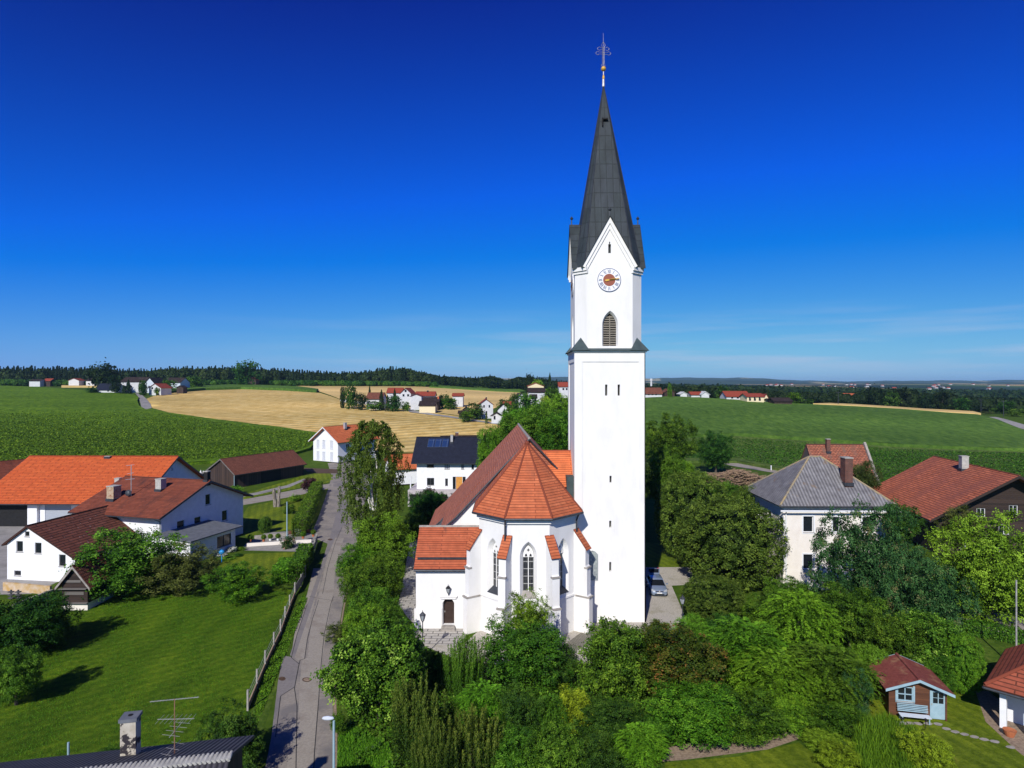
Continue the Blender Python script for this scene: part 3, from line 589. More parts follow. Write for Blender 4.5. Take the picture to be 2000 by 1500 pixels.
# string course
mb = MB()
for k0, k1 in walls:
    p, q = oct_pt(AW+.09, k0, 0), oct_pt(AW+.09, k1, 0); Mx = face_frame(p, q); mb.box(0, (q-p).length, 0, .15, 3.25, 3.42, Mx)
mb.build('string_course', M_PLASTER, church)
mb = MB()
for k0, k1 in walls:
    p, q = oct_pt(AW+.22, k0, 0), oct_pt(AW+.22, k1, 0); Mx = face_frame(p, q); mb.box(0, (q-p).length, 0, .3, 10.3, 10.74, Mx)
for a, b in ((oct_pt(AW+.22, 2), Vector((CX+AW+.22, 63.2, 0))), (Vector((CX-AW-.22, 63.2, 0)), oct_pt(AW+.22, -1))):
    Mx = face_frame(a, b); mb.box(0, (b-a).length, 0, .3, 10.3, 10.74, Mx)
mb.build('cornice', M_PLASTER, church)
# buttresses at the corners
for k in (-1, 0, 1, 2):
    c0 = oct_pt(AW, k); rad = (c0-Vector((CX, CY, 0))).normalized()
    if k in (-1, 2): rad = Vector((rad.x*1.0, rad.y-.25, 0)).normalized()
    side = Vector((-rad.y, rad.x, 0)); Mx = Matrix(((side.x, rad.x, 0, c0.x), (side.y, rad.y, 0, c0.y), (0, 0, 1, 0), (0, 0, 0, 1)))
    b = MB(); hw = .34
    prof = [(-.6, 0), (1.5, 0), (1.5, 3.2), (1.28, 3.45), (1.28, 5.85), (1.12, 6.1), (1.12, 7.65), (0.0, 9.05), (-.6, 9.05)]
    A = [Mx @ Vector((-hw, y, z)) for y, z in prof]; B = [Mx @ Vector((hw, y, z)) for y, z in prof]
    b.poly(A[::-1]); b.poly(B)
    for i in range(len(prof)-1): b.poly([A[i], A[i+1], B[i+1], B[i]])
    bo = b.build('buttress', M_PLASTER, church)
    r = MB(); e = hw+.09
    r.slab(Mx @ Vector((-e, 1.28, 7.5)), Mx @ Vector((e, 1.28, 7.5)), Mx @ Vector((e, -.1, 9.22)), Mx @ Vector((-e, -.1, 9.22)), .09)
    r.build('tile_cap', M_TILE_A, bo)
    s = MB(); s.box(-hw-.05, hw+.05, 1.0, 1.36, 5.84, 5.98, Mx); s.box(-hw-.05, hw+.05, .1, 1.56, 3.2, 3.34, Mx); s.build('stone_weathering', M_STONE, bo)
# apse roof: five hips of an octagon running into the choir ridge
AR = 4.95; apex = Vector((CX, CY, ZA)); zr = 10.78
mb = MB()
def ept(k): p = oct_pt(AR, k, zr); return p
for k in (-1, 0, 1): mb.slab(ept(k), ept(k+1), apex, apex, .12)
b1 = Vector((CX-AR, 63.2, zr)); b2 = Vector((CX+AR, 63.2, zr)); rb = Vector((CX, 63.2, ZA))
mb.slab(b1, ept(-1), apex, rb, .12); mb.slab(ept(2), b2, rb, apex, .12)
mb.build('choir_roof', M_TILE_A, church)
rd = MB()
for k in (-1, 0, 1, 2): rd.cyl(ept(k)+Vector((0, 0, .14)), apex+Vector((0, 0, .12)), .11, .09, 8)
rd.cyl(apex+Vector((0, 0, .1)), rb+Vector((0, 0, .1)), .11, .11, 8); rd.ball(apex+Vector((0, 0, .15)), .22, 8, 6)
rd.build('hip_tiles', M_TILE_A, church)
gt = MB(); pts = [b1]+[ept(k) for k in (-1, 0, 1, 2)]+[b2]
pts = [p+Vector((0, 0, -.02))+(p-Vector((CX, p.y if abs(p.y-63.2) < .1 else CY, zr))).normalized()*.08 for p in pts]; gt.tube(pts, .10, 8)
p0 = oct_pt(AW+.12, 0); gt.tube([(p0.x-.15, p0.y-.45, 10.7), (p0.x-.15, p0.y-.1, 10.1), (p0.x-.22, p0.y-.1, 0)], .075, 8)
p0 = oct_pt(AW+.10, 2); gt.tube([(p0.x+.1, p0.y-.45, 10.7), (p0.x-.1, p0.y-.2, 10.1), (p0.x-.1, p0.y-.2, 5)], .075, 8)
gt.build('gutter', M_GUTTER, church)
# nave: turned slightly, ridge runs away from the photo point
NV = thing('nave', None, None, (1.70, 63.2, 0), R(2.2)); NV.parent = church
def nave_roof(x, zs=17.0, s=1.065): return zs-s*abs(x)
mb = MB()
for y0, y1, hwL, hwR in ((0, 9.2, 8.7, 8.7), (9.2, 22, 10.9, 9.0)):
    for sg, hw in ((-1, hwL), (1, hwR)):
        zb = nave_roof(hw-1.4); ze_ = zb-.85*1.5
        e0 = (sg*(hw+.1), y0-.35, ze_); e1 = (sg*(hw+.1), y1, ze_); m0 = (sg*(hw-1.4), y0-.35, zb); m1 = (sg*(hw-1.4), y1, zb); r0 = (0, y0-.35 if y0 == 0 else y0, 17.0); r1 = (0, y1, 17.0)
        if y0 > 0:
            m0 = (m0[0], y0-.35, m0[2]); r0 = (sg*5, y0, nave_roof(5)); 
            mb.slab(m1, (sg*(hw-1.4), y0, zb), (0, y0, 17.0), r1, .14)
            mb.slab((sg*(hw-1.4), y0, zb), m0, (sg*(8.0), y0-.35, nave_roof(8.0)), (sg*8.0, y0, nave_roof(8.0)), .14) if hw > 9.5 else None
        else: mb.slab(m1, m0, r0, r1, .14)
        mb.slab(e1, e0, m0, m1, .14)
mb.build('nave_roof', M_TILE_B, NV)
NVP = NV
mb = MB()                                             # east gable wall, side walls, wider western part
zf = nave_roof(7.3)
ga = [(-8.4, 0), (8.4, 0), (8.4, nave_roof(8.4)+.3), (7.3, nave_roof(7.3)-.05), (0, 16.9), (-7.3, nave_roof(7.3)-.05), (-8.4, nave_roof(8.4)+.3)]
Mx = frame_at((0, 0, 0), (1, 0, 0)); panel(mb, Mx, ga, [])
Mw = frame_at((0, 9.2, 0), (1, 0, 0)); gb = [(-10.6, 0), (-8.0, 0), (-8.0, 8.45), (-9.4, nave_roof(9.4)-.05), (-10.6, nave_roof(10.6)+.2)]; panel(mb, Mw, gb, [])
panel(mb, frame_at((-8.4, 9.2, 0), (0, -1, 0)), rect(0, 0, 9.2, nave_roof(8.4)+.3), [])
panel(mb, frame_at((-10.6, 21.8, 0), (0, -1, 0)), rect(0, 0, 12.6, 5.9), [])
panel(mb, frame_at((8.4, 0, 0), (0, 1, 0)), rect(0, 0, 21.8, nave_roof(8.4)+.3), [])
panel(mb, frame_at((8.7, 21.8, 0), (-1, 0, 0)), [(0, 0), (19.3, 0), (19.3, 5.9), (8.7, 16.9), (0, 8)], [])
mb.build('nave_wall', M_PLASTER, NV)
vg = MB()
for y, xa, xb in ((-.37, -8.8, 0), (-.37, 8.8, 0), (8.83, -11, -8.1)):
    zz = lambda x: nave_roof(x) if abs(x) < abs(xa)-1.4 else nave_roof(abs(xa)-1.5)-.85*(abs(x)-(abs(xa)-1.5))
    for x0, x1 in ((xa, xa*(1-1.5/abs(xa))), (xa*(1-1.5/abs(xa)), xb)):
        a, b_ = Vector((x0, y, zz(x0)+.05)), Vector((x1, y, zz(x1)+.05)); vg.cyl(a, b_, .09, .09, 6)
vg.tube([(-8.85, -.35, 7.95), (-8.85, 9.0, 7.95)], .09, 6); vg.tube([(-11.05, 8.9, 5.6), (-11.05, 22, 5.6)], .09, 6)
vg.build('verge_flashing', M_GUTTER, NV)
th_ = MB(); th_.add([(0, -.06, 16.95), (0, -.06, 14.6), (8.2, -.06, nave_roof(8.2)-2.2), (8.2, -.06, nave_roof(8.2)-.05)], [[0, 1, 2, 3]], [[(0, 0), (0, 3), (9, 12), (9, 9)]]); th_.build('gable_tile_hanging', M_TILE_B, NV)
rc = MB(); rc.cyl((0, -.4, 17.12), (0, 22.1, 17.12), .14, .14, 8); rc.build('ridge_tiles', M_STONE, NV)
sg_ = MB()                                            # rows of little snow guards on the big roof
for j in range(34):
    for yy in (6.0,):
        pass
for k in range(22):
    x = -1.2-k*.27; sg_.box(x-.05, x+.05, 16.2-.02*k, 16.3-.02*k, nave_roof(x)+.14, nave_roof(x)+.26)
for k in range(22):
    x = -3.4-k*.2; sg_.box(x-.05, x+.05, 5.0+.02*k, 5.1+.02*k, nave_roof(x)+.14, nave_roof(x)+.26)
sg_.build('snow_guard', M_TILE_O, NV)
# link roof between nave and tower
mb = MB(); zt, yb = 15.55, 64.6
mb.slab((3.4, 61.4, 12.45), (5.98, 61.4, 12.45), (5.98, yb, zt), (2.75, yb, zt), .14); mb.slab((5.98, 67.5, 12.7), (2.4, 67.5, 12.7), (2.75, yb, zt), (5.98, yb, zt), .14)
lk = mb.build('link_roof', M_TILE_O, church); mb = MB(); mb.cyl((2.7, yb, zt+.12), (5.98, yb, zt+.12), .12, .12, 8); mb.build('ridge_tiles', M_TILE_O, lk)
mb = MB(); mb.box(4.9, 5.99, 61.55, 64.4, 9.0, 12.6); mb.build('link_wall', M_STONE, church)
mb = MB(); mb.box(5.25, 5.95, 60.9, 62.6, 11.6, 13.6); mb.build('roof_hatch', M_COPPER, church)
# sacristy at the left
sx0, sx1, sy0, sy1, sze, szr = -8.85, -3.0, 58.45, 64.8, 5.45, 8.55
mb = MB(); dcx = -5.98+.1
Mx = frame_at((sx0, sy0, 0), (1, 0, 0)); dh = [(2.46, 0.32), (3.54, .32), (3.54, 2.35), (3.3, 2.72), (2.7, 2.72), (2.46, 2.35)]; di = [(2.52, .32), (3.48, .32), (3.48, 2.3), (3.26, 2.64), (2.74, 2.64), (2.52, 2.3)]
dh2 = [(p[0]+.12*(1 if p[0] > 3 else -1)*0, p[1]) for p in dh]
panel(mb, Mx, rect(0, 0, sx1-sx0, sze), [dh2], .45, [di])
panel(mb, frame_at((sx0, sy1, 0), (0, -1, 0)), [(0, 0), (sy1-sy0, 0), (sy1-sy0, sze), ((sy1-sy0)/2, szr-.1), (0, sze)], [])
mb.box(sx0-.14, sx0+2.4, sy0-.09, sy0+.02, 0, 1.85); mb.box(sx0+3.6, sx1, sy0-.09, sy0+.02, 0, 1.85)
mb.build('sacristy_wall', M_PLASTER, church)
mb = MB(); ym = (sy0+sy1)/2
mb.slab((sx0-.15, sy0-.3, sze+.02), (sx1-1.0, sy0-.3, sze+.02), (sx1+.3, ym, szr), (sx0-.1, ym, szr), .13); mb.slab((sx1, sy1+.2, sze), (sx0-.15, sy1+.2, sze), (sx0-.1, ym, szr), (sx1, ym, szr), .13)
sr = mb.build('sacristy_roof', M_TILE_S, church)
mb = MB(); mb.cyl((sx0-.15, ym, szr+.12), (sx1+.2, ym, szr+.12), .13, .13, 8); mb.build('ridge_tiles', M_STONE, sr)
mb = MB(); mb.box(sx0+.1, sx1-1.1, sy0+.28, sy0+.33, sze+.82, sze+1.0); mb.build('snow_rail', M_GUTTER, sr)
mb = MB(); mb.tube([(sx0-.15, sy0-.38, sze-.02), (sx1-1.0, sy0-.38, sze-.02)], .09, 8); mb.build('gutter', M_GUTTER, sr)
mb = MB(); co, fs = triangulate(di); mb.add([Mx @ Vector((p[0], .44, p[1])) for p in co], fs)
for zz_ in (.8, 1.5, 2.1): mb.box(2.55, 3.45, .42, .44, zz_, zz_+.05, Mx)
dr = mb.build('door', M_DOORW, church); mb = MB(); mb.box(2.6, 2.66, .36, .42, 1.35, 1.5, Mx); mb.build('handle', M_STEEL, dr)
mb = MB(); mb.box(2.3, 3.7, -.12, .02, 2.72, 2.9, Mx); mb.box(2.2, 3.8, -.18, .02, 2.9, 3.02, Mx); mb.build('door_hood', M_PLASTER, church)
mb = MB(); mb.box(2.35, 3.65, -.75, -.1, 0, .17, Mx); mb.box(2.4, 3.6, -.42, -.1, .17, .32, Mx); mb.box(2.5, 3.5, -.1, .43, .2, .319, Mx); mb.build('door_step', M_STONE, church)
def lantern(mb, c, s=1.0, top=True):
    x, y, z = c
    mb.lathe([(.05*s, 0), (.11*s, .04*s), (.12*s, .08*s)], c, 6); mb.lathe([(.25*s, .52*s), (.27*s, .56*s), (.10*s, .74*s), (.03*s, .80*s), (.03*s, .9*s), (.001, .93*s)], c, 6)
    for k in range(6):
        t = k*math.pi/3; mb.cyl((x+.12*s*math.cos(t), y+.12*s*math.sin(t), z+.06*s), (x+.25*s*math.cos(t), y+.25*s*math.sin(t), z+.54*s), .014*s, .014*s, 4)
M_LGLASS = glass_mat('lantern_glass', (.35, .38, .40), .15)
wl = MB(); wl.tube([(-5.85, 58.42, 3.1), (-5.85, 58.2, 3.15), (-5.85, 58.2, 3.3)], .03, 6); lantern(wl, (-5.85, 58.2, 3.3), .9); wlo = wl.build('wall_lantern', M_BLACK, church)
g = MB(); g.lathe([(.10, .07), (.21, .47)], (-5.85, 58.2, 3.3), 6); g.build('lantern_glass', M_LGLASS, wlo)
# ---- tower
TX, TYc, TH = 9.25, 63.35, 3.35
tower = thing('tower', None, None, (TX, TYc, 0)); tower.parent = church
mb = MB(); Hs = 25.5
slits = [(-.33-.11, 21.4, .22, 1.05), (.86-.11, 21.4, .22, 1.05), (-.02, 13.15, .2, .66), (-.05, 8.9, .2, .66), (-.05, 4.75, .2, .9), (-.05, .95, .2, .6)]
for ang in range(4):
    M4 = Matrix.Rotation(R(90*ang), 4, 'Z') @ frame_at((0, -TH+.07, 0), (1, 0, 0))
    holes = [rect(*s) for s in slits] if ang == 0 else ([rect(*s) for s in slits[:2]] if ang != 3 else [])
    panel(mb, M4, [(-TH+.07, 0), (TH-.07, 0), (TH-.07, Hs), (-TH+.07, Hs)], holes, .5)
    # raised frame strips, plinth
    P = Matrix.Rotation(R(90*ang), 4, 'Z') @ frame_at((0, -TH, 0), (1, 0, 0))
    mb.box(-TH, -TH+.78, 0, .08, 3.4, Hs, P); mb.box(TH-.62, TH-.001, 0, .08, 3.4, Hs, P); mb.box(-TH+.78, TH-.62, 0, .08, 24.6, Hs, P); mb.box(-TH-.05, TH+.05, -.05, .08, 0, 3.4, P)
mb.build('shaft_wall', M_PLASTER, tower)
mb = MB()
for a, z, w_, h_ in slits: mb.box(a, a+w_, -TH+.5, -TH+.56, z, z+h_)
mb.build('dark_slit_backing', M_BLACK, tower)  # black boards inside the slits stand in for the darkness behind
mb = MB(); hx = arch(-1.22, 3.95, 1.08, 2.85, rise=.25); hx = [(-1.76, 3.95), (-.68, 3.95), (-.68, 6.4), (-.95, 6.68), (-1.22, 6.76), (-1.49, 6.68), (-1.76, 6.4)]
hx = [(x-.45, z) for x, z in hx]
Mx = frame_at((0, -TH+.045, 0), (1, 0, 0)); co, fs = triangulate(hx); mb.add([Mx @ Vector((p[0], 0, p[1])) for p in co], fs, [[(co[i][0], co[i][1]) for i in f] for f in fs]); 
mb.v = [(v[0], v[1]-.06, v[2]) for v in mb.v]; mb.build('blind_window', M_GREYPANEL, tower)
# cornice with copper skirt and corner pyramids
mb = MB(); q = TH+.12; mb.box(-q, q, -q, q, Hs, Hs+.14); mb.build('shaft_cornice', M_PLASTER, tower)
mb = MB(); q = TH+.3; u = 3.14
O = [Vector((a*q, b*q, Hs+.14)) for a, b in ((-1, -1), (1, -1), (1, 1), (-1, 1))]; I = [Vector((a*u, b*u, Hs+.42)) for a, b in ((-1, -1), (1, -1), (1, 1), (-1, 1))]
for i in range(4): j = (i+1) % 4; mb.poly([O[i], O[j], I[j], I[i]])
for a in (-1, 1):
    for b in (-1, 1):
        c = Vector((a*2.68, b*2.68, 26.95)); e = Vector((a*(q+.02), b*(q+.02), Hs+.15)); s1 = Vector((a*(q+.02), b*1.95, Hs+.18)); s2 = Vector((a*1.95, b*(q+.02), Hs+.18)); s3 = Vector((a*1.9, b*1.9, Hs+.3))
        mb.poly([e, s1, c]); mb.poly([e, c, s2]); mb.poly([s1, s3, c]); mb.poly([s2, c, s3])
mb.build('cornice_copper', M_COPPER, tower)
# upper stage: square with cut corners
U, CH = 3.2, 1.02; UZ0, UZ1 = Hs+.2, 33.5
def upts(h, c): return [(-h+c, -h), (h-c, -h), (h, -h+c), (h, h-c), (h-c, h), (-h+c, h), (-h, h-c), (-h, -h+c)]
mb = MB(); up = upts(U, CH); GZ = 37.35
for i in range(8):
    a, b = Vector(up[i]), Vector(up[(i+1) % 8]); L = (b-a).length; Mx = frame_at((a.x, a.y, 0), (b.x-a.x, b.y-a.y, 0))
    if i % 2 == 0:
        w_o = arch(L/2+.05, 26.1, 1.5, 3.35, rise=1.35); w_i = arch(L/2+.05, 26.1, 1.22, 3.1, rise=1.1)
        sl = [(L/2-.13, 34.9), (L/2+.13, 34.9), (L/2+.13, 35.75), (L/2+.05, 35.75), (L/2+.05, 35.98), (L/2-.05, 35.98), (L/2-.05, 35.75), (L/2-.13, 35.75)]
        panel(mb, Mx, [(0, UZ0), (L, UZ0), (L, UZ1), (L/2, GZ), (0, UZ1)], [w_o, sl], .35, [w_i, sl])
    else: panel(mb, Mx, rect(0, UZ0, L, UZ1-UZ0), [])
mb.build('belfry_wall', M_PLASTER, tower)
for i in (0, 2, 4, 6):
    a, b = Vector(up[i]), Vector(up[(i+1) % 8]); L = (b-a).length; Mx = frame_at((a.x, a.y, 0), (b.x-a.x, b.y-a.y, 0)); c = L/2+.05
    k = MB(); k.box(c-.62, c+.62, .52, .54, 26.0, 29.3, Mx); k.box(c-.2, c+.1, .5, .53, 34.8, 36.1, Mx); k.build('dark_belfry_backing', M_BLACK, tower)  # black boards behind louvre and slit stand in for inner darkness
    lv = MB(); lv.box(c-.045, c+.045, .28, .34, 26.1, 29.0, Mx)
    z = 26.18
    while z < 28.85:
        hw = .6 if z < 28.0 else .6*math.sqrt(max(.05, 1-((z-28.0)/1.15)**1.6))
        v = [Mx @ Vector(p) for p in ((c-hw, .30, z), (c+hw, .30, z), (c+hw, .48, z+.17), (c-hw, .48, z+.17))]; lv.poly(v)
        v = [Mx @ Vector(p) for p in ((c-hw, .30, z), (c+hw, .30, z), (c+hw, .30, z+.09), (c-hw, .30, z+.09))]; lv.poly(v); z += .22
    lv.build('louvre', M_LOUV, tower)
# moulded cornice: rakes of the four gables and the slanting corner bits
mb = MB()
for ang in range(4):
    M4 = Matrix.Rotation(R(90*ang), 4, 'Z')
    hb = U-CH
    for sgn in (-1, 1):
        for (t0, t1, d) in ((0, .30, .22), (-.28, .0, .11)):
            A = Vector((sgn*(hb+.18), 0, UZ1)); B = Vector((0, 0, GZ+.35)); dr_ = (B-A).normalized(); nn = Vector((dr_.z*sgn, 0, -dr_.x*sgn))
            P = [A+nn*t0, A+nn*t1, B+Vector((0, 0, t1*1.95)), B+Vector((0, 0, t0*1.95))]
            f = [M4 @ Vector((p.x, -U-d, p.z)) for p in P]; bk = [M4 @ Vector((p.x, -U+.05, p.z)) for p in P]
            if sgn > 0: f = f[::-1]; bk = bk[::-1]
            mb.poly(f)
            for i in range(4): j = (i+1) % 4; mb.poly([f[j], f[i], bk[i], bk[j]])
    # corner piece
    a = Vector((hb, -U, 0)); b = Vector((U, -hb, 0)); L = (b-a).length
    for (z0, z1, d) in ((UZ1-.25, UZ1+.1, .24), (UZ1-.5, UZ1-.25, .12)):
        fr = M4 @ frame_at((a.x, a.y, 0), (b.x-a.x, b.y-a.y, 0)); mb.box(-.12, L+.12, -d, .1, z0, z1, fr)
mb.build('gable_moulding', M_PLASTER, tower)
# spire
ZT = 52.4; ZS = 33.6
SPT = Vector((-.12, 0, ZT)); su = upts(3.19, .78)
mb = MB()
for i in range(8):
    a = Vector((*su[i], ZS)); b = Vector((*su[(i+1) % 8], ZS)); mid = (a+b)/2; L = (b-a).length
    hgt = (SPT-mid).length; mb.add([a, b, SPT], [[0, 1, 2]], [[(-L/2, 0), (L/2, 0), (0, hgt)]])
sp = mb.build('spire_roof', M_SPIRE, tower)
mb = MB()                                             # seams on the hips
for i in range(8): mb.cyl(Vector((*su[i], ZS)), SPT, .05, .03, 5)
mb.build('hip_seam', M_GUTTER, sp)
mb = MB(); mb.box(-.36, .20, -.92, -.70, 48.55, 48.68); mb.box(-.38, -.30, -1.0, -.7, 47.9, 48.7); mb.build('spire_hatch', M_BLACK, sp)
mb = MB()
for ang in range(4):                                   # little roofs of the gables
    M4 = Matrix.Rotation(R(90*ang), 4, 'Z'); hb = U-CH+.52
    zt = GZ+.98
    for sgn in (-1, 1):
        P = [Vector((sgn*hb, -U-.33, UZ1-.02)), Vector((0, -U-.33, zt)), Vector((0, -1.6, zt)), Vector((sgn*hb, -1.6, UZ1-.02))]
        Q = [p+Vector((0, 0, .07)) for p in P]
        mb.add([M4 @ p for p in Q], [[0, 1, 2, 3]], [[(0, 0), (4, 0), (4, 2), (0, 2)]]); mb.add([M4 @ p for p in P+Q], [[0, 4, 5, 1]])
mb.build('gable_roof', M_SPIRE, tower)
mb = MB()
for ang in range(4):
    M4 = Matrix.Rotation(R(90*ang), 4, 'Z'); p = M4 @ Vector((0, -U-.1, 38.35))
    mb.cyl(p, p+Vector((0, 0, .55)), .06, .05, 6); mb.lathe([(.02, 0), (.14, .08), (.17, .16), (.10, .26), (.03, .34), (.001, .42)], p+Vector((0, 0, .5)), 8)
mb.build('gable_finial', M_GUTTER, tower)
# clocks on the front and side faces
def numeral(mb, s, ang, r0, r1, Mx, c):
    w_ = {'I': .055, 'V': .13, 'X': .13}; tot = sum(w_[ch] for ch in s)+.02*(len(s)-1); x = -tot/2; rm = Matrix.Rotation(-ang, 2)
    def bar(x0, y0, x1, y1, th):
        d_ = Vector((x1-x0, y1-y0)).normalized(); n_ = Vector((-d_.y, d_.x))*th/2; P = [Vector((x0, y0))+n_, Vector((x0, y0))-n_, Vector((x1, y1))-n_, Vector((x1, y1))+n_]
        mb.poly([Mx @ Vector((c[0]+(rm @ p).x, -.085, c[1]+(rm @ p).y)) for p in P])
    for ch in s:
        cw = w_[ch]
        if ch == 'I': bar(x+cw/2, r0, x+cw/2, r1, .042)
        if ch == 'V': bar(x, r1, x+cw/2, r0, .042); bar(x+cw, r1, x+cw/2, r0, .022)
        if ch == 'X': bar(x, r1, x+cw, r0, .042); bar(x+cw, r1, x, r0, .022)
        x += cw+.02
for ang in (0, 3):
    Mx = Matrix.Rotation(R(90*ang), 4, 'Z') @ frame_at((0, -U, 0), (1, 0, 0)); c = (-.05, 32.35)
    def disc(mb, r, y, n=40, r_in=0):
        P = [Mx @ Vector((c[0]+r*math.cos(2*math.pi*k/n), y, c[1]+r*math.sin(2*math.pi*k/n))) for k in range(n)]
        if r_in: 
            Q = [Mx @ Vector((c[0]+r_in*math.cos(2*math.pi*k/n), y, c[1]+r_in*math.sin(2*math.pi*k/n))) for k in range(n)]
            for k in range(n): j = (k+1) % n; mb.poly([P[k], P[j], Q[j], Q[k]])
        else: mb.poly(P)
    mb = MB(); disc(mb, 1.1, -.07); 
    P = [(c[0]+1.1*math.cos(2*math.pi*k/40), c[1]+1.1*math.sin(2*math.pi*k/40)) for k in range(40)]
    for k in range(40): j = (k+1) % 40; mb.poly([Mx @ Vector((P[k][0], 0, P[k][1])), Mx @ Vector((P[j][0], 0, P[j][1])), Mx @ Vector((P[j][0], -.07, P[j][1])), Mx @ Vector((P[k][0], -.07, P[k][1]))])
    mb.build('clock_dial', M_CLOCKW, tower)
    mb = MB(); disc(mb, 1.12, -.08, 40, 1.06); 
    for k, s in enumerate('XII I II III IIII V VI VII VIII IX X XI'.split()): numeral(mb, s, 2*math.pi*k/12, .66, .98, Mx, c)
    mb.build('numeral_ring', M_NUM, tower)
    mb = MB(); disc(mb, .58, -.09); mb.build('clock_centre', M_CLOCKRED, tower)
    mb = MB()
    for a_, L_, w_ in ((R(82), 1.0, .07), (R(80.5), .68, .11), (R(262), .42, .14)):
        d_ = Vector((math.sin(a_), math.cos(a_))); n_ = Vector((-d_.y, d_.x)); o = Vector(c)
        P = [o+n_*w_/2, o-n_*w_/2, o+d_*L_*.8-n_*w_*.7, o+d_*L_, o+d_*L_*.8+n_*w_*.7]
        co = [Mx @ Vector((p.x, -.16, p.y)) for p in P]; cb = [Mx @ Vector((p.x, -.13, p.y)) for p in P]; mb.poly(co); mb.poly(cb[::-1])
        for i in range(5): j = (i+1) % 5; mb.poly([co[i], cb[i], cb[j], co[j]])
    mb.build('clock_hand', M_GOLD, tower)
# cross and gilded ball
mb = MB(); mb.cyl((-.12, 0, ZT-.25), (-.12, 0, ZT+.5), .14, .12, 8); mb.cyl((-.12, 0, ZT+.5), (-.12, 0, ZT+1.5), .06, .05, 8); mb.build('finial_shaft', M_STEEL, tower)
mb = MB(); mb.lathe([(.08, 0), (.13, .15), (.11, .35), (.05, .5)], (-.12, 0, ZT+.45), 10); mb.ball((-.12, 0, 53.95), .25, 14, 10); mb.build('gilded_ball', M_GOLD, tower)
mb = MB(); r = .022; cx = -.14
mb.cyl((cx, 0, 54.1), (cx, 0, 57.5), 0.03, .01, 6)
mb.tube([(cx-.09, 0, 54.4), (cx-.09, 0, 56.1), (cx-.2, 0, 56.3), (cx-.1, 0, 56.5), (cx, 0, 56.62), (cx+.1, 0, 56.5), (cx+.2, 0, 56.3), (cx+.09, 0, 56.1), (cx+.09, 0, 54.4), (cx+.2, 0, 54.3), (cx, 0, 54.1), (cx-.2, 0, 54.3), (cx-.09, 0, 54.4)], r, 5)
for zc, hw in ((55.95, .6), (55.5, .76)):
    for s in (-1, 1):
        mb.tube([(cx+s*x, 0, zc+dz-s*.02) for x, dz in ((0, .1), (hw-.32, .1), (hw-.22, .19), (hw-.1, .12), (hw, 0), (hw-.1, -.12), (hw-.22, -.19), (hw-.32, -.1), (0, -.1))], r, 5)
mb.build('patriarchal_cross', nmat('grey_iron', (.16, .15, .15), (.26, .25, .25), 5, 2, .5, metal=.4), tower)
# ---------------------------------------------------------------- houses
M_TILE_BARN = tile_mat('bright_orange_barn_tiles', (.56, .105, .026), (.60, .125, .032), (.27, .045, .016), .42, 2.4, bmp=.02, msz=.05)
M_TILE_RB = tile_mat('red_brown_rough_tiles', (.19, .050, .026), (.26, .072, .038), (.12, .035, .020), .3, 3.7, dirt=(.08, .03, .022), dscale=.5, dl=.5, dh=.7)
M_TILE_RB2 = tile_mat('dark_brown_spotted_tiles', (.14, .048, .030), (.19, .068, .044), (.05, .02, .015), .42, 2.0, dirt=(.15, .055, .03), dscale=.3, dl=.55, dh=.75, spots=((.42, .40, .38), 3.2, .70), msz=.06)
M_TILE_SH = tile_mat('weathered_red_tiles', (.26, .085, .048), (.34, .12, .068), (.07, .03, .02), .35, .25, dirt=(.12, .045, .03), dscale=.4, dl=.5, dh=.7, msz=.05)
M_TILE_CH = tile_mat('wavy_red_tiles', (.44, .125, .06), (.54, .165, .085), (.16, .05, .028), .40, 2.0, dirt=(.26, .085, .055), dscale=.28, dl=.45, dh=.65, msz=.06, bmp=.05)
M_TILE_BLUE = tile_mat('blue_black_tiles', (.020, .024, .042), (.028, .033, .056), (.008, .009, .015), .36, .3, bmp=.02, rough=.45)
M_TILE_DK = tile_mat('dark_brown_tiles', (.035, .022, .020), (.055, .035, .03), (.015, .01, .01), .35, .3, dirt=(.09, .075, .07), dscale=.8, dl=.55, dh=.7)
M_TILE_RED = tile_mat('plain_red_tiles', (.34, .060, .032), (.40, .08, .04), (.15, .03, .02), .4, .3)
M_TILE_MOSS = tile_mat('crumbling_orange_tiles', (.42, .15, .085), (.30, .095, .055), (.12, .05, .035), .32, .55, dirt=(.20, .10, .07), dscale=.7, dl=.5, dh=.62, msz=.05, bmp=.05)
M_BRICK = tile_mat('red_brick', (.19, .06, .04), (.11, .04, .03), (.15, .12, .10), .1, .25, msz=.015, bmp=.01)
M_CORR = None
def corr_mat(name, c1, c2, stain, pitch=.18):
    m, nt, b = newmat(name); v = coords(nt, 'UV'); w = nt.nodes.new('ShaderNodeTexWave'); w.bands_direction = 'X'; w.inputs['Scale'].default_value = .314/pitch; nt.links.new(v, w.inputs['Vector'])
    n = noise(nt, 1.1, 6, v, .7); r = ramp(nt, [(.3, c1), (.7, c2)]); nt.links.new(n.outputs[0], r.inputs[0]); r2 = ramp(nt, [(.1, (.6, .6, .6)), (.8, (1.15, 1.15, 1.15))]); nt.links.new(w.outputs[0], r2.inputs[0])
    n2 = noise(nt, .5, 6, v, .7); r3 = ramp(nt, [(.58, (0, 0, 0)), (.68, (1, 1, 1))]); nt.links.new(n2.outputs[0], r3.inputs[0])
    o = mixc(nt, mixc(nt, r.outputs[0], r2.outputs[0], 1, 'MULTIPLY'), stain, r3.outputs[0]); nt.links.new(o, b.inputs['Base Color']); b.inputs['Roughness'].default_value = .75
    bump(nt, b, w.outputs[0], .05); return m
M_CORR = corr_mat('grey_fibre_cement', (.11, .105, .11), (.25, .245, .25), (.19, .13, .08), .36)
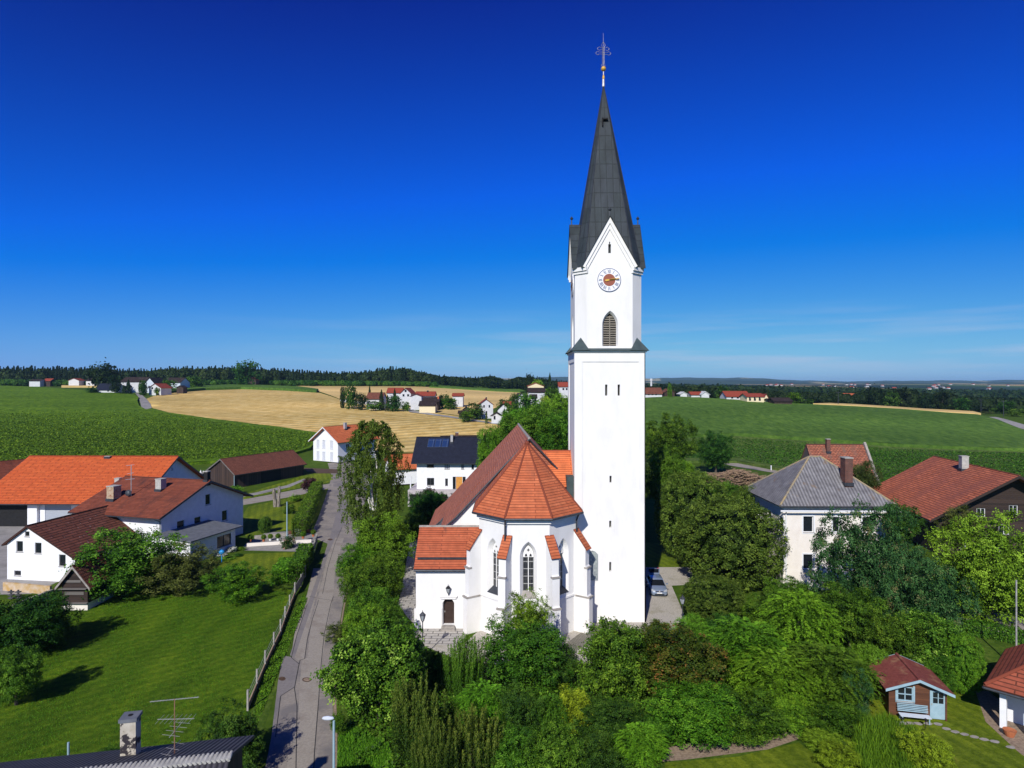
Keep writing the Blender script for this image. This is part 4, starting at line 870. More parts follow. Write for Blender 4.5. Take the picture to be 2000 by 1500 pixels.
M_CORRD = corr_mat('dark_corrugated', (.035, .033, .04), (.07, .065, .075), (.05, .022, .014), .2)
M_LICHEN = nmat('lichen_ridge', (.22, .20, .17), (.36, .27, .13), 2, 4, .9)
M_SHEET = nmat('grey_roof_felt', (.10, .11, .13), (.15, .16, .18), 2, 5, .7)
def wood_mat(name, c1, c2, vert=False, pl=.2):
    m, nt, b = newmat(name); v = coords(nt, 'Object'); s = nt.nodes.new('ShaderNodeSeparateXYZ'); nt.links.new(v, s.inputs[0])
    if vert:
        a = nt.nodes.new('ShaderNodeMath'); a.operation = 'ADD'; nt.links.new(s.outputs[0], a.inputs[0]); nt.links.new(s.outputs[1], a.inputs[1]); src = a.outputs[0]
    else: src = s.outputs[2]
    f = nt.nodes.new('ShaderNodeMath'); f.operation = 'MULTIPLY'; f.inputs[1].default_value = 1/pl; nt.links.new(src, f.inputs[0])
    fr = nt.nodes.new('ShaderNodeMath'); fr.operation = 'FRACT'; nt.links.new(f.outputs[0], fr.inputs[0])
    fl = nt.nodes.new('ShaderNodeMath'); fl.operation = 'FLOOR'; nt.links.new(f.outputs[0], fl.inputs[0])
    wn = nt.nodes.new('ShaderNodeTexWhiteNoise'); wn.noise_dimensions = '1D'; nt.links.new(fl.outputs[0], wn.inputs['W'])
    n = noise(nt, 3, 5, coords(nt, 'Object', (3, 3, .4) if vert else (.6, .6, 5)), .6); mm = mixc(nt, n.outputs[1], wn.outputs['Color'], .5)
    bw = nt.nodes.new('ShaderNodeRGBToBW'); nt.links.new(mm, bw.inputs[0]); r = ramp(nt, [(.3, c1), (.7, c2)]); nt.links.new(bw.outputs[0], r.inputs[0])
    g = ramp(nt, [(0, (.25, .25, .25)), (.1, (1, 1, 1))]); nt.links.new(fr.outputs[0], g.inputs[0])
    nt.links.new(mixc(nt, r.outputs[0], g.outputs[0], 1, 'MULTIPLY'), b.inputs['Base Color']); b.inputs['Roughness'].default_value = .8; bump(nt, b, fr.outputs[0], .015); return m
M_WOOD_D = wood_mat('dark_weathered_boards', (.022, .012, .009), (.065, .038, .026), True, .22)
M_WOOD_L = wood_mat('dark_log_wall', (.018, .010, .008), (.045, .026, .019), False, .26)
M_WOOD_R = wood_mat('reddish_log_boards', (.085, .030, .013), (.15, .058, .026), False, .13)
M_WOOD_G = wood_mat('grey_shingle_boards', (.12, .11, .10), (.2, .18, .165), False, .15)
M_FRAMEW = nmat('white_window_frame', (.70, .71, .72), (.76, .77, .78), 3, 2, .5)
M_FRAMED = nmat('dark_window_frame', (.05, .05, .055), (.08, .08, .085), 3, 2, .5)
M_SHUT = nmat('pale_grey_shutter', (.50, .52, .58), (.56, .58, .64), (8), 2, .7, stretch=(.1, .1, 3))
M_GDOOR = nmat('ribbed_grey_garage_door', (.30, .33, .38), (.38, .41, .46), 3, 3, .6, stretch=(.2, .2, 6))
M_OCHRE = nmat('ochre_door', (.50, .22, .04), (.62, .30, .07), 3, 3, .5)
M_CHIM = nmat('cement_chimney', (.33, .32, .29), (.45, .44, .40), 3, 5, .9, .01)
M_CHIMY = nmat('yellowed_brick_chimney', (.36, .25, .15), (.44, .36, .26), 6, 5, .9, .01, coarse=((.25, .10, .05), 2.5, .5, .65))
M_SOLAR = glass_mat('solar_panel', (.012, .03, .10), .12, (1.0, 1.9, .03), (.10, .13, .2))
M_BLUEP = nmat('pale_blue_and_shade', (.50, .55, .62), (.56, .61, .68), 2, 4, .9)
M_LBLUE = nmat('light_blue_paint', (.26, .39, .45), (.31, .44, .50), 3, 2, .5)
M_PINKB = nmat('pinkish_basement_wall', (.42, .38, .39), (.5, .46, .46), 2, 4, .9)
M_YEL = nmat('pale_yellow_wall', (.68, .58, .36), (.74, .64, .42), 2, 4, .9)
M_DAUB = nmat('rusty_yellow_wall', (.46, .28, .08), (.56, .46, .36), 1.2, 5, .9)
def wall_frames(L, W):
    return {'S': (frame_at((0, 0, 0), (1, 0, 0)), L), 'E': (frame_at((L, 0, 0), (0, 1, 0)), W), 'N': (frame_at((L, W, 0), (-1, 0, 0)), L), 'W': (frame_at((0, W, 0), (0, -1, 0)), W)}
def add_window(root, Mx, a, z, w_, h_, frame=None, kind='window', depth=.13, mull=True, sill=True, detail=True, surround=None, closed=None):
    if not detail:
        p = MB(); p.box(a, a+w_, depth-.02, depth+.02, z, z+h_, Mx); p.build(kind, closed or M_GLASS, root); return
    f = MB(); t = .06
    f.box(a, a+t, depth-.07, depth, z, z+h_, Mx); f.box(a+w_-t, a+w_, depth-.07, depth, z, z+h_, Mx); f.box(a+t, a+w_-t, depth-.07, depth, z, z+t, Mx); f.box(a+t, a+w_-t, depth-.07, depth, z+h_-t, z+h_, Mx)
    if mull: f.box(a+w_/2-.03, a+w_/2+.03, depth-.07, depth, z+t, z+h_-t, Mx)
    fo = f.build(kind, frame or M_FRAMEW, root)
    p = MB(); p.box(a+.01, a+w_-.01, depth+.004, depth+.02, z+.01, z+h_-.01, Mx); p.build('pane' if closed is None else 'shutter', closed or M_GLASS, fo)
    if sill: s = MB(); s.box(a-.06, a+w_+.06, -.06, depth-.07, z-.06, z-.003, Mx); s.build('sill', M_STONE, fo)
    if surround:
        s = MB(); q = .16
        for x0, x1, z0, z1 in ((a-q, a, z-q, z+h_+q), (a+w_, a+w_+q, z-q, z+h_+q), (a, a+w_, z+h_, z+h_+q), (a, a+w_, z-q, z)): s.box(x0, x1, -.03, .01, z0, z1, Mx)
        s.build('surround', surround, fo)
def house(name, label, cat, loc, rz, L, W, ze, zr, wall, roof, ov=.5, og=.5, t=.5, wins=(), doors=(), chim=(), th=.18, group=None, zS=None, zN=None, frame=None, detail=True, surround=None, fascia=None, hip=0, gutter=True, depth=.13, z0=0, skip=()):
    """gabled house; ridge along local x; the front long wall is y=0, gables W (x=0) and E (x=L)"""
    root = thing(name, label, cat, loc, rz, group); yr = W*t
    zS = ze if zS is None else zS; zN = ze if zN is None else zN
    fr = wall_frames(L, W); hs_ = {k: [] for k in 'SENW'}
    for d in list(wins)+list(doors): hs_[d[0]].append(rect(*d[1:5]))
    mb = MB(); e = .04
    for k, (Mx, ln) in fr.items():
        if k in skip: continue
        if k == 'S': o = [(0, z0), (ln, z0), (ln, zS-e), (0, zS-e)]
        elif k == 'N': o = [(0, z0), (ln, z0), (ln, zN-e), (0, zN-e)]
        elif hip: o = [(0, z0), (ln, z0), (ln, ze-e), (0, ze-e)]
        elif k == 'E': o = [(0, z0), (ln, z0), (ln, zN-e), (yr, zr-e), (0, zS-e)]
        else: o = [(0, z0), (ln, z0), (ln, zS-e), (ln-yr, zr-e), (0, zN-e)]
        panel(mb, Mx, o, hs_[k], depth+.02)
    mb.build('wall', wall, root)
    sS = (zr-zS)/yr; sN = (zr-zN)/(W-yr); r = MB()
    if hip:
        zo = ze-ov*(zr-ze)/(W/2)
        A, B, C_, D_ = (-ov, -ov, zo), (L+ov, -ov, zo), (L+ov, W+ov, zo), (-ov, W+ov, zo); r0 = (hip, W/2, zr); r1 = (L-hip, W/2, zr)
        r.slab(A, B, r1, r0, th); r.slab(C_, D_, r0, r1, th); r.slab(D_, A, r0, r0, th); r.slab(B, C_, r1, r1, th)
    else:
        r.slab((-og, -ov, zS-ov*sS), (L+og, -ov, zS-ov*sS), (L+og, yr, zr), (-og, yr, zr), th)
        r.slab((L+og, W+ov, zN-ov*sN), (-og, W+ov, zN-ov*sN), (-og, yr, zr), (L+og, yr, zr), th)
    ro = r.build('roof', roof, root)
    if not hip:
        rc = MB(); rc.cyl((-og, yr, zr+th), (L+og, yr, zr+th), .12, .12, 6); rc.build('ridge_cap', roof, ro)
        if fascia:
            f = MB()
            for x in (-og-.04, L+og):
                for (ya, za), (yb, zb) in (((-ov, zS-ov*sS), (yr, zr)), ((W+ov, zN-ov*sN), (yr, zr))):
                    P = [(x, ya, za-.07), (x, yb, zb-.07), (x, yb, zb+th+.02), (x, ya, za+th+.02)]; Q = [(x+.04, b, c) for _, b, c in P]
                    f.add(P+Q, [[0, 1, 2, 3], [7, 6, 5, 4], [0, 4, 5, 1], [2, 6, 7, 3], [1, 5, 6, 2], [3, 7, 4, 0]])
            f.build('fascia', fascia, ro)
    else:
        rc = MB(); q = th+.0
        for a, b in (((-ov, -ov, zo), (hip, W/2, zr)), ((L+ov, -ov, zo), (L-hip, W/2, zr)), ((L+ov, W+ov, zo), (L-hip, W/2, zr)), ((-ov, W+ov, zo), (hip, W/2, zr)), ((hip, W/2, zr), (L-hip, W/2, zr))):
            rc.cyl((a[0], a[1], a[2]+q), (b[0], b[1], b[2]+q), .13, .13, 6)
        rc.build('hip_cap', M_LICHEN, ro)
    if gutter and detail:
        g = MB(); g.tube([(-og, -ov-.06, zS-ov*sS+.02), (L+og, -ov-.06, zS-ov*sS+.02)], .08, 6); g.tube([(-og, W+ov+.06, zN-ov*sN+.02), (L+og, W+ov+.06, zN-ov*sN+.02)], .08, 6)
        g.tube([(L-.1, -ov, zS-ov*sS), (L-.1, -.08, zS-ov*sS-.5), (L-.1, -.08, .1)], .05, 6); g.build('gutter', M_GUTTER, ro)
    for w_ in wins:
        opt = w_[5] if len(w_) > 5 else {}
        add_window(root, fr[w_[0]][0], *w_[1:5], frame=opt.get('frame', frame), detail=detail, surround=surround, closed=opt.get('closed'), mull=opt.get('mull', True), depth=depth)
    for d_ in doors:
        Mx = fr[d_[0]][0]; a, z, w2, h2 = d_[1:5]; m = MB(); m.box(a, a+w2, depth-.05, depth, z, z+h2, Mx); do = m.build('door', d_[5], root)
        if detail and len(d_) > 6: h = MB(); h.box(a+w2-.2, a+w2-.14, depth-.12, depth-.05, z+.95, z+1.1, Mx); h.build('handle', M_STEEL, do)
    for c in chim:
        x, y, w2, h2, m = c[:5]; zb = (zS+sS*y if y < yr else zN+sN*(W-y)) if not hip else zr-abs(y-W/2)*(zr-ze)/(W/2)
        d2 = c[5] if len(c) > 5 else w2
        k = MB(); P = []
        k.box(x-w2/2, x+w2/2, y-d2/2, y+d2/2, zb-.5, zb+h2); k.v and None
        uvs = []
        for f in k.f:
            q = [k.v[i] for i in f]; uvs.append([(p[0]+p[1], p[2]) for p in q])
        k.uv = uvs; co = k.build('chimney', m, root)
        k = MB(); k.box(x-w2/2-.05, x+w2/2+.05, y-d2/2-.05, y+d2/2+.05, zb+h2, zb+h2+.1); k.build('chimney_cap', M_CHIM, co)
        if detail: k = MB(); k.box(x-w2/2-.08, x+w2/2+.08, y-d2/2-.12, y+d2/2+.05, zb-.35*0+th-.25, zb+th+.12); k.build('flashing', M_GUTTER, co)
    return root
def dirz(a, b): return math.atan2(b[1]-a[1], b[0]-a[0])
# --- farm at the left
barn = house('barn', 'long white barn with bright orange tiled roof at the left edge', 'barn', (-83.4, 100.4, 0), R(-.6), 24.4, 20.6, 4.35, 9.75, M_WHITE, M_TILE_BARN, ov=1.3, og=.9,
      wins=[('S', 15.7, 1.3, .8, 1.2), ('S', 17.8, 2.9, .7, .7), ('S', 20.0, 2.9, .9, .9), ('E', 9.6, 7.6, .5, .5), ('E', 10.4, 5.0, .9, .9)],
      doors=[('S', 9.6, .05, 4.2, 3.3, M_GDOOR)], chim=[(19.6, 2.6, .75, 1.5, M_CHIM), (13.2, 10.1, .9, .25, M_STEEL)], fascia=M_FRAMED, z0=0, detail=True)
b2 = MB(); b2.box(.4, 7.2, -.06, .3, .02, 3.5); b2.build('dark_bay_fill', M_BLACK, barn)  # solid black block stands in for the shade inside the bay
b2 = MB(); b2.box(-.5, .4, -.5, -.02, .02, 4.0); b2.box(7.2, 8.7, -.5, -.02, .02, 4.0); b2.build('bay_pillar', M_WHITE, barn)
b2 = MB()
for x, y in ((6.5, 4), (12.6, 6.5)): b2.box(x, x+.5, y, y+.7, 4.35+.46*y+.3, 4.35+.46*y+.5)
b2.build('roof_vent', M_GUTTER, barn)
# farmhouse
house('farmhouse', 'two storey white farmhouse with rough red brown roof and blue shaded gable', 'house', (-57.6, 84.9, 0), R(-16.5), 13.3, 15.2, 5.85, 8.9, M_WHITE, M_TILE_RB, ov=1.1, og=.9,
      wins=[('S', 5.2, 2.6, 1.1, 1.4, {'mull': False}), ('E', 2.6, 2.7, 1.3, 1.7, {'mull': False}), ('E', 5.6, 2.7, 1.2, 1.6, {'mull': False}), ('E', 10.8, 2.7, 1.1, 1.5, {'mull': False}), ('E', 7.6, 5.6, 1.0, 1.5, {'mull': False}), ('S', 1.4, 2.6, 1.1, 1.4, {'mull': False})],
      chim=[(3.1, 2.2, 1.2, 1.9, M_CHIMY), (8.3, 4.9, .95, 1.6, M_CHIM), (13.6, 7.6, .6, 1.4, M_BLACK)], fascia=M_FRAMED)
fh = bpy.data.objects['farmhouse']
b2 = MB(); b2.slab((9.0, 2.6, 6.45), (9.9, 2.6, 6.45), (9.9, 3.6, 6.86), (9.0, 3.6, 6.86), .12); b2.build('skylight', M_GLASS, fh)
b2 = MB(); zb = 5.55+.434*3.0
b2.tube([(5.2, 3.0, zb), (5.2, 3.0, zb+4.6)], .05, 6)
for z, w_ in ((4.5, .9), (3.4, .7), (2.6, 1.0)): b2.tube([(5.2-w_, 3.0, zb+z), (5.2+w_*.6, 3.0, zb+z+.2)], .03, 5)
ant = b2.build('aerial_mast', M_STEEL, fh)
b2 = MB(); b2.lathe([(.001, .16), (.2, .12), (.42, 0)], (0, 0, 0), 14); dsh = b2.build('satellite_dish', M_GUTTER, fh); dsh.location = (5.0, 2.7, zb+.9); dsh.rotation_euler = (R(70), 0, R(20))
# flat annex
an = thing('annex', 'low white annex with grey felt roof beside the farmhouse gable', 'annex', (-40.0, 78.9, 0), R(-16.5+90))
mb = MB(); Ma = frame_at((0, 0, 0), (1, 0, 0)); ln = 8.0
panel(mb, frame_at((0, 0, 0), (1, 0, 0)), [(0, 0), (ln, 0), (ln, 2.9), (0, 2.9)], [rect(4.6, .9, 2.6, 1.5)], .15); panel(mb, frame_at((ln, 0, 0), (0, 1, 0)), [(0, 0), (5.0, 0), (5.0, 3.2), (0, 2.9)], []); panel(mb, frame_at((0, 5.0, 0), (0, -1, 0)), [(0, 0), (5.0, 0), (5.0, 2.9), (0, 3.2)], [])
mb.build('wall', M_WHITE, an); add_window(an, frame_at((0, 0, 0), (1, 0, 0)), 4.6, .9, 2.6, 1.5, frame=M_FRAMED)
mb = MB(); mb.slab((-.4, -.5, 2.9), (ln+.9, -.5, 2.9), (ln+.9, 5.4, 3.35), (-.4, 5.4, 3.35), .15); mb.build('roof', M_SHEET, an)
# low house in front
house('outbuilding', 'white outbuilding with dark spotted tile roof and small gable windows at left', 'outbuilding', (-58.2+8.6*math.sin(R(8))*0, 73.2, 0), R(-8+90), 12.6, 8.7, 2.7, 6.1, M_WHITE, M_TILE_RB2, ov=.35, og=.3, t=.68, zN=4.15, zS=2.75,
      wins=[('W', 1.0+.2, 3.2, .85, 1.25, {'mull': False, 'frame': M_STEEL}), ('W', 3.6, 3.1, .85, 1.25, {'mull': False, 'frame': M_STEEL}), ('W', 2.3, 5.0, .6, .6, {'mull': False, 'frame': M_STEEL}), ('W', 6.7, 1.75, .85, 1.35, {'mull': False, 'frame': M_STEEL}), ('W', .9, .45, .9, .6, {'mull': False, 'frame': M_STEEL})], detail=True, fascia=None)
ob = bpy.data.objects['outbuilding']; ob.location = (-58.2+8.7*math.cos(R(-8)), 73.2+8.7*math.sin(R(-8)), 0)
mb = MB(); mb.slab((6.2, 2.2, 3.75+.32), (9.0, 2.6, 3.95+.32), (9.2, 3.7, 4.5+.36), (6.8, 3.5, 4.4+.36), .02)
pt = mb.build('new_tile_patch', M_TILE_O, ob)
pt.location.z = 0
# another roof cut by the left frame
house('neighbour_barn', 'brown roof corner of a building cut by the left photo edge', 'barn', (-99, 119, 0), R(62), 14, 12, 3.2, 6.9, M_WHITE, M_TILE_RB, detail=False)
# wooden bee house
house('bee_house', 'little dark wooden hut on a pale plinth beside the orchard tree', 'hut', (*at(171, 1192), 0), R(90), 4.0, 2.55, 2.7, 4.3, M_WOOD_L, M_TILE_SH, ov=.45, og=.35, detail=False, gutter=False, z0=.7, t=.5, fascia=M_STONE)
bh = bpy.data.objects['bee_house']; mb = MB(); mb.box(-.02, 4.02, -.02, 2.57, 0, .7); mb.build('plinth', M_CREAM, bh)
mb = MB(); Mb = frame_at((0, 2.55, 0), (0, -1, 0)); mb.box(-.1, 2.6, -.35, 0, 2.15, 2.22, Mb); mb.box(-.1, 2.65, -.3, 0, .72, .8, Mb); mb.box(.3, 2.2, -.05, 0, 1.55, 1.85, Mb); mb.box(.3, 1.9, -.05, 0, 2.75, 3.0, Mb); mb.build('flight_board', M_WOOD_G, bh)
# yellowish yard wall with dark coping
yw = thing('yard_wall', 'rust stained yellow yard wall below the outbuilding gable', 'wall', (0, 0, 0))
a, b, c = at(14, 1150), at(105, 1158), at(28, 1190)
mb = MB(); 
for p, q in ((a, b),):
    Mx = frame_at((p[0], p[1]-.6, 0), (q[0]-p[0], q[1]-p[1], 0)); mb.box(0, math.dist(p, q), 0, .25, 0, .9, Mx)
mb.build('wall', M_DAUB, yw)
yw2 = thing('yard_wall', 'dark concrete yard wall slanting down to the bushes', 'wall', (0, 0, 0)); mb = MB(); p, q = at(28, 1196), at(104, 1166); Mx = frame_at((p[0], p[1], 0), (q[0]-p[0], q[1]-p[1], 0)); mb.box(0, math.dist(p, q), 0, .25, 0, .8, Mx); mb.build('wall', M_STONE, yw2)
mb = MB()
for k in range(2):
    for j in range(3): mb.box(-52.6+k*.75, -52.1+k*.75, 66.2, 66.5, .1+j*.32, .2+j*.32)
    mb.box(-52.42+k*.75, -52.28+k*.75, 66.3, 66.4, 0, 1.0)
tag(mb.build('stacked_racks', M_FRAMED), 'two small dark stacked racks before the yellow yard wall', 'racks')
# long open shed
A = (-59.5, 136); Bp = (-50.6, 154); rz = dirz(A, Bp)
shd = house('long_shed', 'long dark wooden shed with weathered red roof and open front', 'shed', (A[0], A[1], 0), rz, 20.2, 10.8, 3.3, 6.1, M_WOOD_D, M_TILE_SH, ov=.6, og=.4, t=.36, zN=1.9, zS=3.35, fascia=M_WOOD_G)
mb = MB(); mb.box(7.2, 13.0, -.03, .2, .02, 3.0); mb.build('dark_bay_fill', M_BLACK, shd)  # solid black block painting the shade of the shed's open front
mb = MB(); mb.tube([(-.1, -.1, 3.2), (-.1, -.1, 0)], .07, 6); mb.build('downpipe', M_LBLUE, shd)
# white gabled house with orange roof behind
p0 = gp(612, 899); 
rz = R(-31); 
wg = house('white_house', 'white gabled house with orange roof left behind the birch', 'house', (p0[0]+9.6*math.cos(rz), p0[1]+9.6*math.sin(rz), p0[2]), rz+R(90), 14.5, 9.6, 5.9, 9.3, M_WHITE, M_TILE_O, ov=.9, og=1.0,
      wins=[('W', 1.3, .3, 1.1, 2.3, {'closed': M_SHUT}), ('W', 3.6, .3, 1.1, 2.3, {'closed': M_SHUT}), ('W', 1.3, 3.5, 1.1, 2.3, {'closed': M_SHUT}), ('W', 3.6, 3.5, 1.1, 2.3, {'closed': M_SHUT}), ('W', 6.6, 3.5, 1.1, 2.3, {'closed': M_SHUT}), ('W', 6.6, .3, 1.1, 2.3, {'closed': M_SHUT}), ('S', 3, 3.4, 1.2, 1.3), ('S', 8, 3.4, 1.2, 1.3)],
      chim=[(6.0, 3.5, .7, 1.9, M_STEEL)], fascia=M_FRAMEW)
# modern house with blue black roof
bx = X(814, 118); 
mh = house('modern_house', 'white two storey house with blue black roof and solar panels', 'house', (bx, 118, 0), R(-1.5), 15, 9.5, 8.45, 12.05, M_WHITE, M_TILE_BLUE, ov=.9, og=.9, z0=2.9, frame=M_FRAMED,
      wins=[('S', 1.9, 7.0, 1.3, 1.2, {'frame': M_FRAMED}), ('S', 5.2, 6.7, .95, 1.5, {'closed': M_SHUT}), ('S', 8.3, 6.7, .5, 1.5, {'closed': M_SHUT}), ('S', 10.2, 6.7, .45, 1.5), ('S', 1.9, 3.7, 1.35, 1.35), ('S', 5.3, 3.6, .5, 1.35)],
      doors=[('S', 7.3, 3.0, 1.2, 2.3, M_OCHRE)], chim=[(6.1, 3.6, .45, 1.5, M_STEEL)])
mb = MB()
for k in range(3): mb.slab((1.6+k*1.35, 2.35, 10.38+.15), (2.85+k*1.35, 2.35, 10.38+.15), (2.85+k*1.35, 4.2, 11.77+.15), (1.6+k*1.35, 4.2, 11.77+.15), .08)
mb.build('solar_panel', M_SOLAR, mh)
mb = MB(); Mg = frame_at((-1.4, -1.4, 0), (1, 0, 0)); panel(mb, Mg, rect(0, 0, 15, 2.9), [rect(.4, .05, 2.9, 2.2), rect(4.6, .05, 2.6, 2.2), rect(8.2, .05, 2.8, 2.3)], .3); mb.box(-1.4, 13.6, -1.4, 9, 2.9, 3.0); panel(mb, frame_at((-1.4, 9, 0), (0, -1, 0)), rect(0, 0, 10.4, 2.9), []); mb.build('basement_wall', M_PINKB, mh)
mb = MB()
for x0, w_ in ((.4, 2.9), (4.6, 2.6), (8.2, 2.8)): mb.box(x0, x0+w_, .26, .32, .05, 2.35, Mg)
mb.build('dark_garage_fill', M_BLACK, mh)  # black blocks in the recesses paint the dark garage interiors
mb = MB(); mb.box(6.7, 7.25, -.03, .08, 3.0, 5.3); mb.box(8.55, 9.1, -.03, .08, 3.0, 5.3); mb.build('door_sidelight', M_GLASS, mh)
sp_ = MB(); sp_.cyl((X(802, 119), 119, 0), (X(802, 119), 119, 5.2), .12, .12, 8); tag(sp_.build('flag_post', M_FRAMEW), 'thin white post left of the modern house', 'post')
# dark roofed house behind the modern one
g1 = gp(880, 884); house('dark_roof_house', 'house with weathered dark brown roof behind the solar panel house', 'house', (X(872, 152), 152, 0.3), R(14), 9, 9, 6.0, 9.2, M_WHITE, M_TILE_DK, ov=.8, og=.9, detail=True, chim=[(3.2, 4.3, .7, 1.1, M_BRICK)], wins=[('W', 3.6, 5.4, 1.2, 1.1), ('W', 5.4, 5.4, 1, 1.1)], gutter=False)
house('orange_roof_house', 'sliver of a white house with orange roof right of the birch', 'house', (X(768, 140), 139, .4), R(22), 8, 8, 3.6, 6.0, M_WHITE, M_TILE_O, ov=.6, og=.6, detail=False)
# --- right: old parish house with hip roof
A = at(1523, 1152); 
ph = house('parish_house', 'cream two storey house with grey corrugated hip roof', 'house', (A[0]+.35, A[1], 0), R(-1), 11.6, 10.3, 9.55, 13.8, M_CREAM, M_CORR, ov=.5, hip=5.15, frame=M_FRAMEW, surround=M_FRAMEW, depth=.2,
      wins=[('S', 2.2, 6.3, 1.1, 1.75, {'mull': False}), ('S', 5.4, 6.3, .75, 1.7, {'mull': False}), ('S', 8.6, 6.3, 1.1, 1.7, {'mull': False}), ('S', 2.2, 2.25, 1.1, 1.65, {'mull': False}), ('S', 5.4, 2.25, .75, 1.65, {'mull': False}), ('S', 8.6, 2.25, 1.1, 1.7, {'mull': False}), ('W', 2.6, 6.2, 1.1, 1.7, {'mull': False}), ('W', 6, 6.2, 1.1, 1.7, {'mull': False}), ('W', 9.3, 6.2, 1.1, 1.7, {'mull': False}), ('W', 9.3, 2.2, 1.1, 1.7, {'mull': False})],
      chim=[(7.9, 2.0, .85, 3.0, M_BRICK, 1.1), (6.9, 8.4, 1.1, 2.0, M_BRICK, .8)])
mb = MB(); mb.tube([(.1, -.6, 8.7), (.3, -.1, 8.3), (.3, -.1, 0)], .07, 6); mb.tube([(-.5, -.62, 8.72), (12.4, -.62, 8.72)], .10, 6); mb.build('gutter', M_FRAMEW, ph)
# brick gabled roof
g0 = (X(1597, 104), 104)
rh = house('ruined_barn', 'crumbling orange roof with brick gable edge behind the parish house', 'barn', (g0[0], g0[1], 0), R(-3), 9.4, 9, 6.2, 12.0, M_BRICK, M_TILE_MOSS, ov=.2, og=.05, chim=[(3.2, 3.6, .6, 2.3, M_BRICK)], detail=True, gutter=False)
mb = MB(); mb.slab((9.4, -.2, 6.0), (9.75, -.2, 6.0), (9.75, 4.6, 12.35), (9.4, 4.6, 12.35), .5); mb.build('brick_gable_coping', M_STONE, rh)
# chalet
chl = house('chalet', 'large dark log chalet with wavy red tile roof at the right', 'house', (58.98, 101.35, 0), R(-99.2), 18, 17, 5.75, 10.65, M_WOOD_L, M_TILE_CH, ov=1.8, og=2.0, frame=M_FRAMEW, fascia=M_WOOD_L,
      wins=[('E', 2.6, 3.0, 1.3, 1.3), ('E', 7.2, 3.0, 1.2, 1.3), ('E', 11, 3.0, 1.2, 1.3), ('E', 8.4, 5.6, 1.0, 1.2), ('E', 4.6, 5.2, 1.0, 1.1), ('E', 2.6, .8, 1.3, 1.3), ('E', 7.2, .8, 1.2, 1.3)],
      chim=[(9.2, 7.4, .9, 2.1, M_CHIM)], th=.25)
# ---------------------------------------------------------------- near things
M_CARP = nmat('silver_blue_car_paint', (.27, .34, .46), (.30, .37, .50), 3, 2, .25, metal=.45, spec=.6)
M_CARG = glass_mat('car_glass', (.010, .012, .016), .05)
M_TYRE = nmat('tyre_rubber', (.012, .012, .013), (.02, .02, .02), 5, 3, .85)
M_REDP = nmat('red_tractor_paint', (.45, .02, .015), (.55, .03, .02), 3, 2, .35)
M_LIGHTG = glass_mat('headlamp_glass', (.35, .37, .40), .08)
M_REDL = nmat('red_lamp_glass', (.35, .01, .01), (.45, .02, .02), 3, 2, .3)
def loft(mb, secs):
    """secs: list of rings (same count) -> skin"""
    n = len(secs[0]); b = []; v0 = len(mb.v)
    for s in secs: b.append(len(mb.v)); mb.v += [tuple(p) for p in s]
    for i in range(len(secs)-1):
        for k in range(n):
            j = (k+1) % n; mb.f.append([b[i]+k, b[i]+j, b[i+1]+j, b[i+1]+k]); mb.uv.append(None)
    mb.f.append([b[0]+k for k in range(n)][::-1]); mb.uv.append(None); mb.f.append([b[-1]+k for k in range(n)]); mb.uv.append(None); mb.nm.append((v0, len(mb.v)))
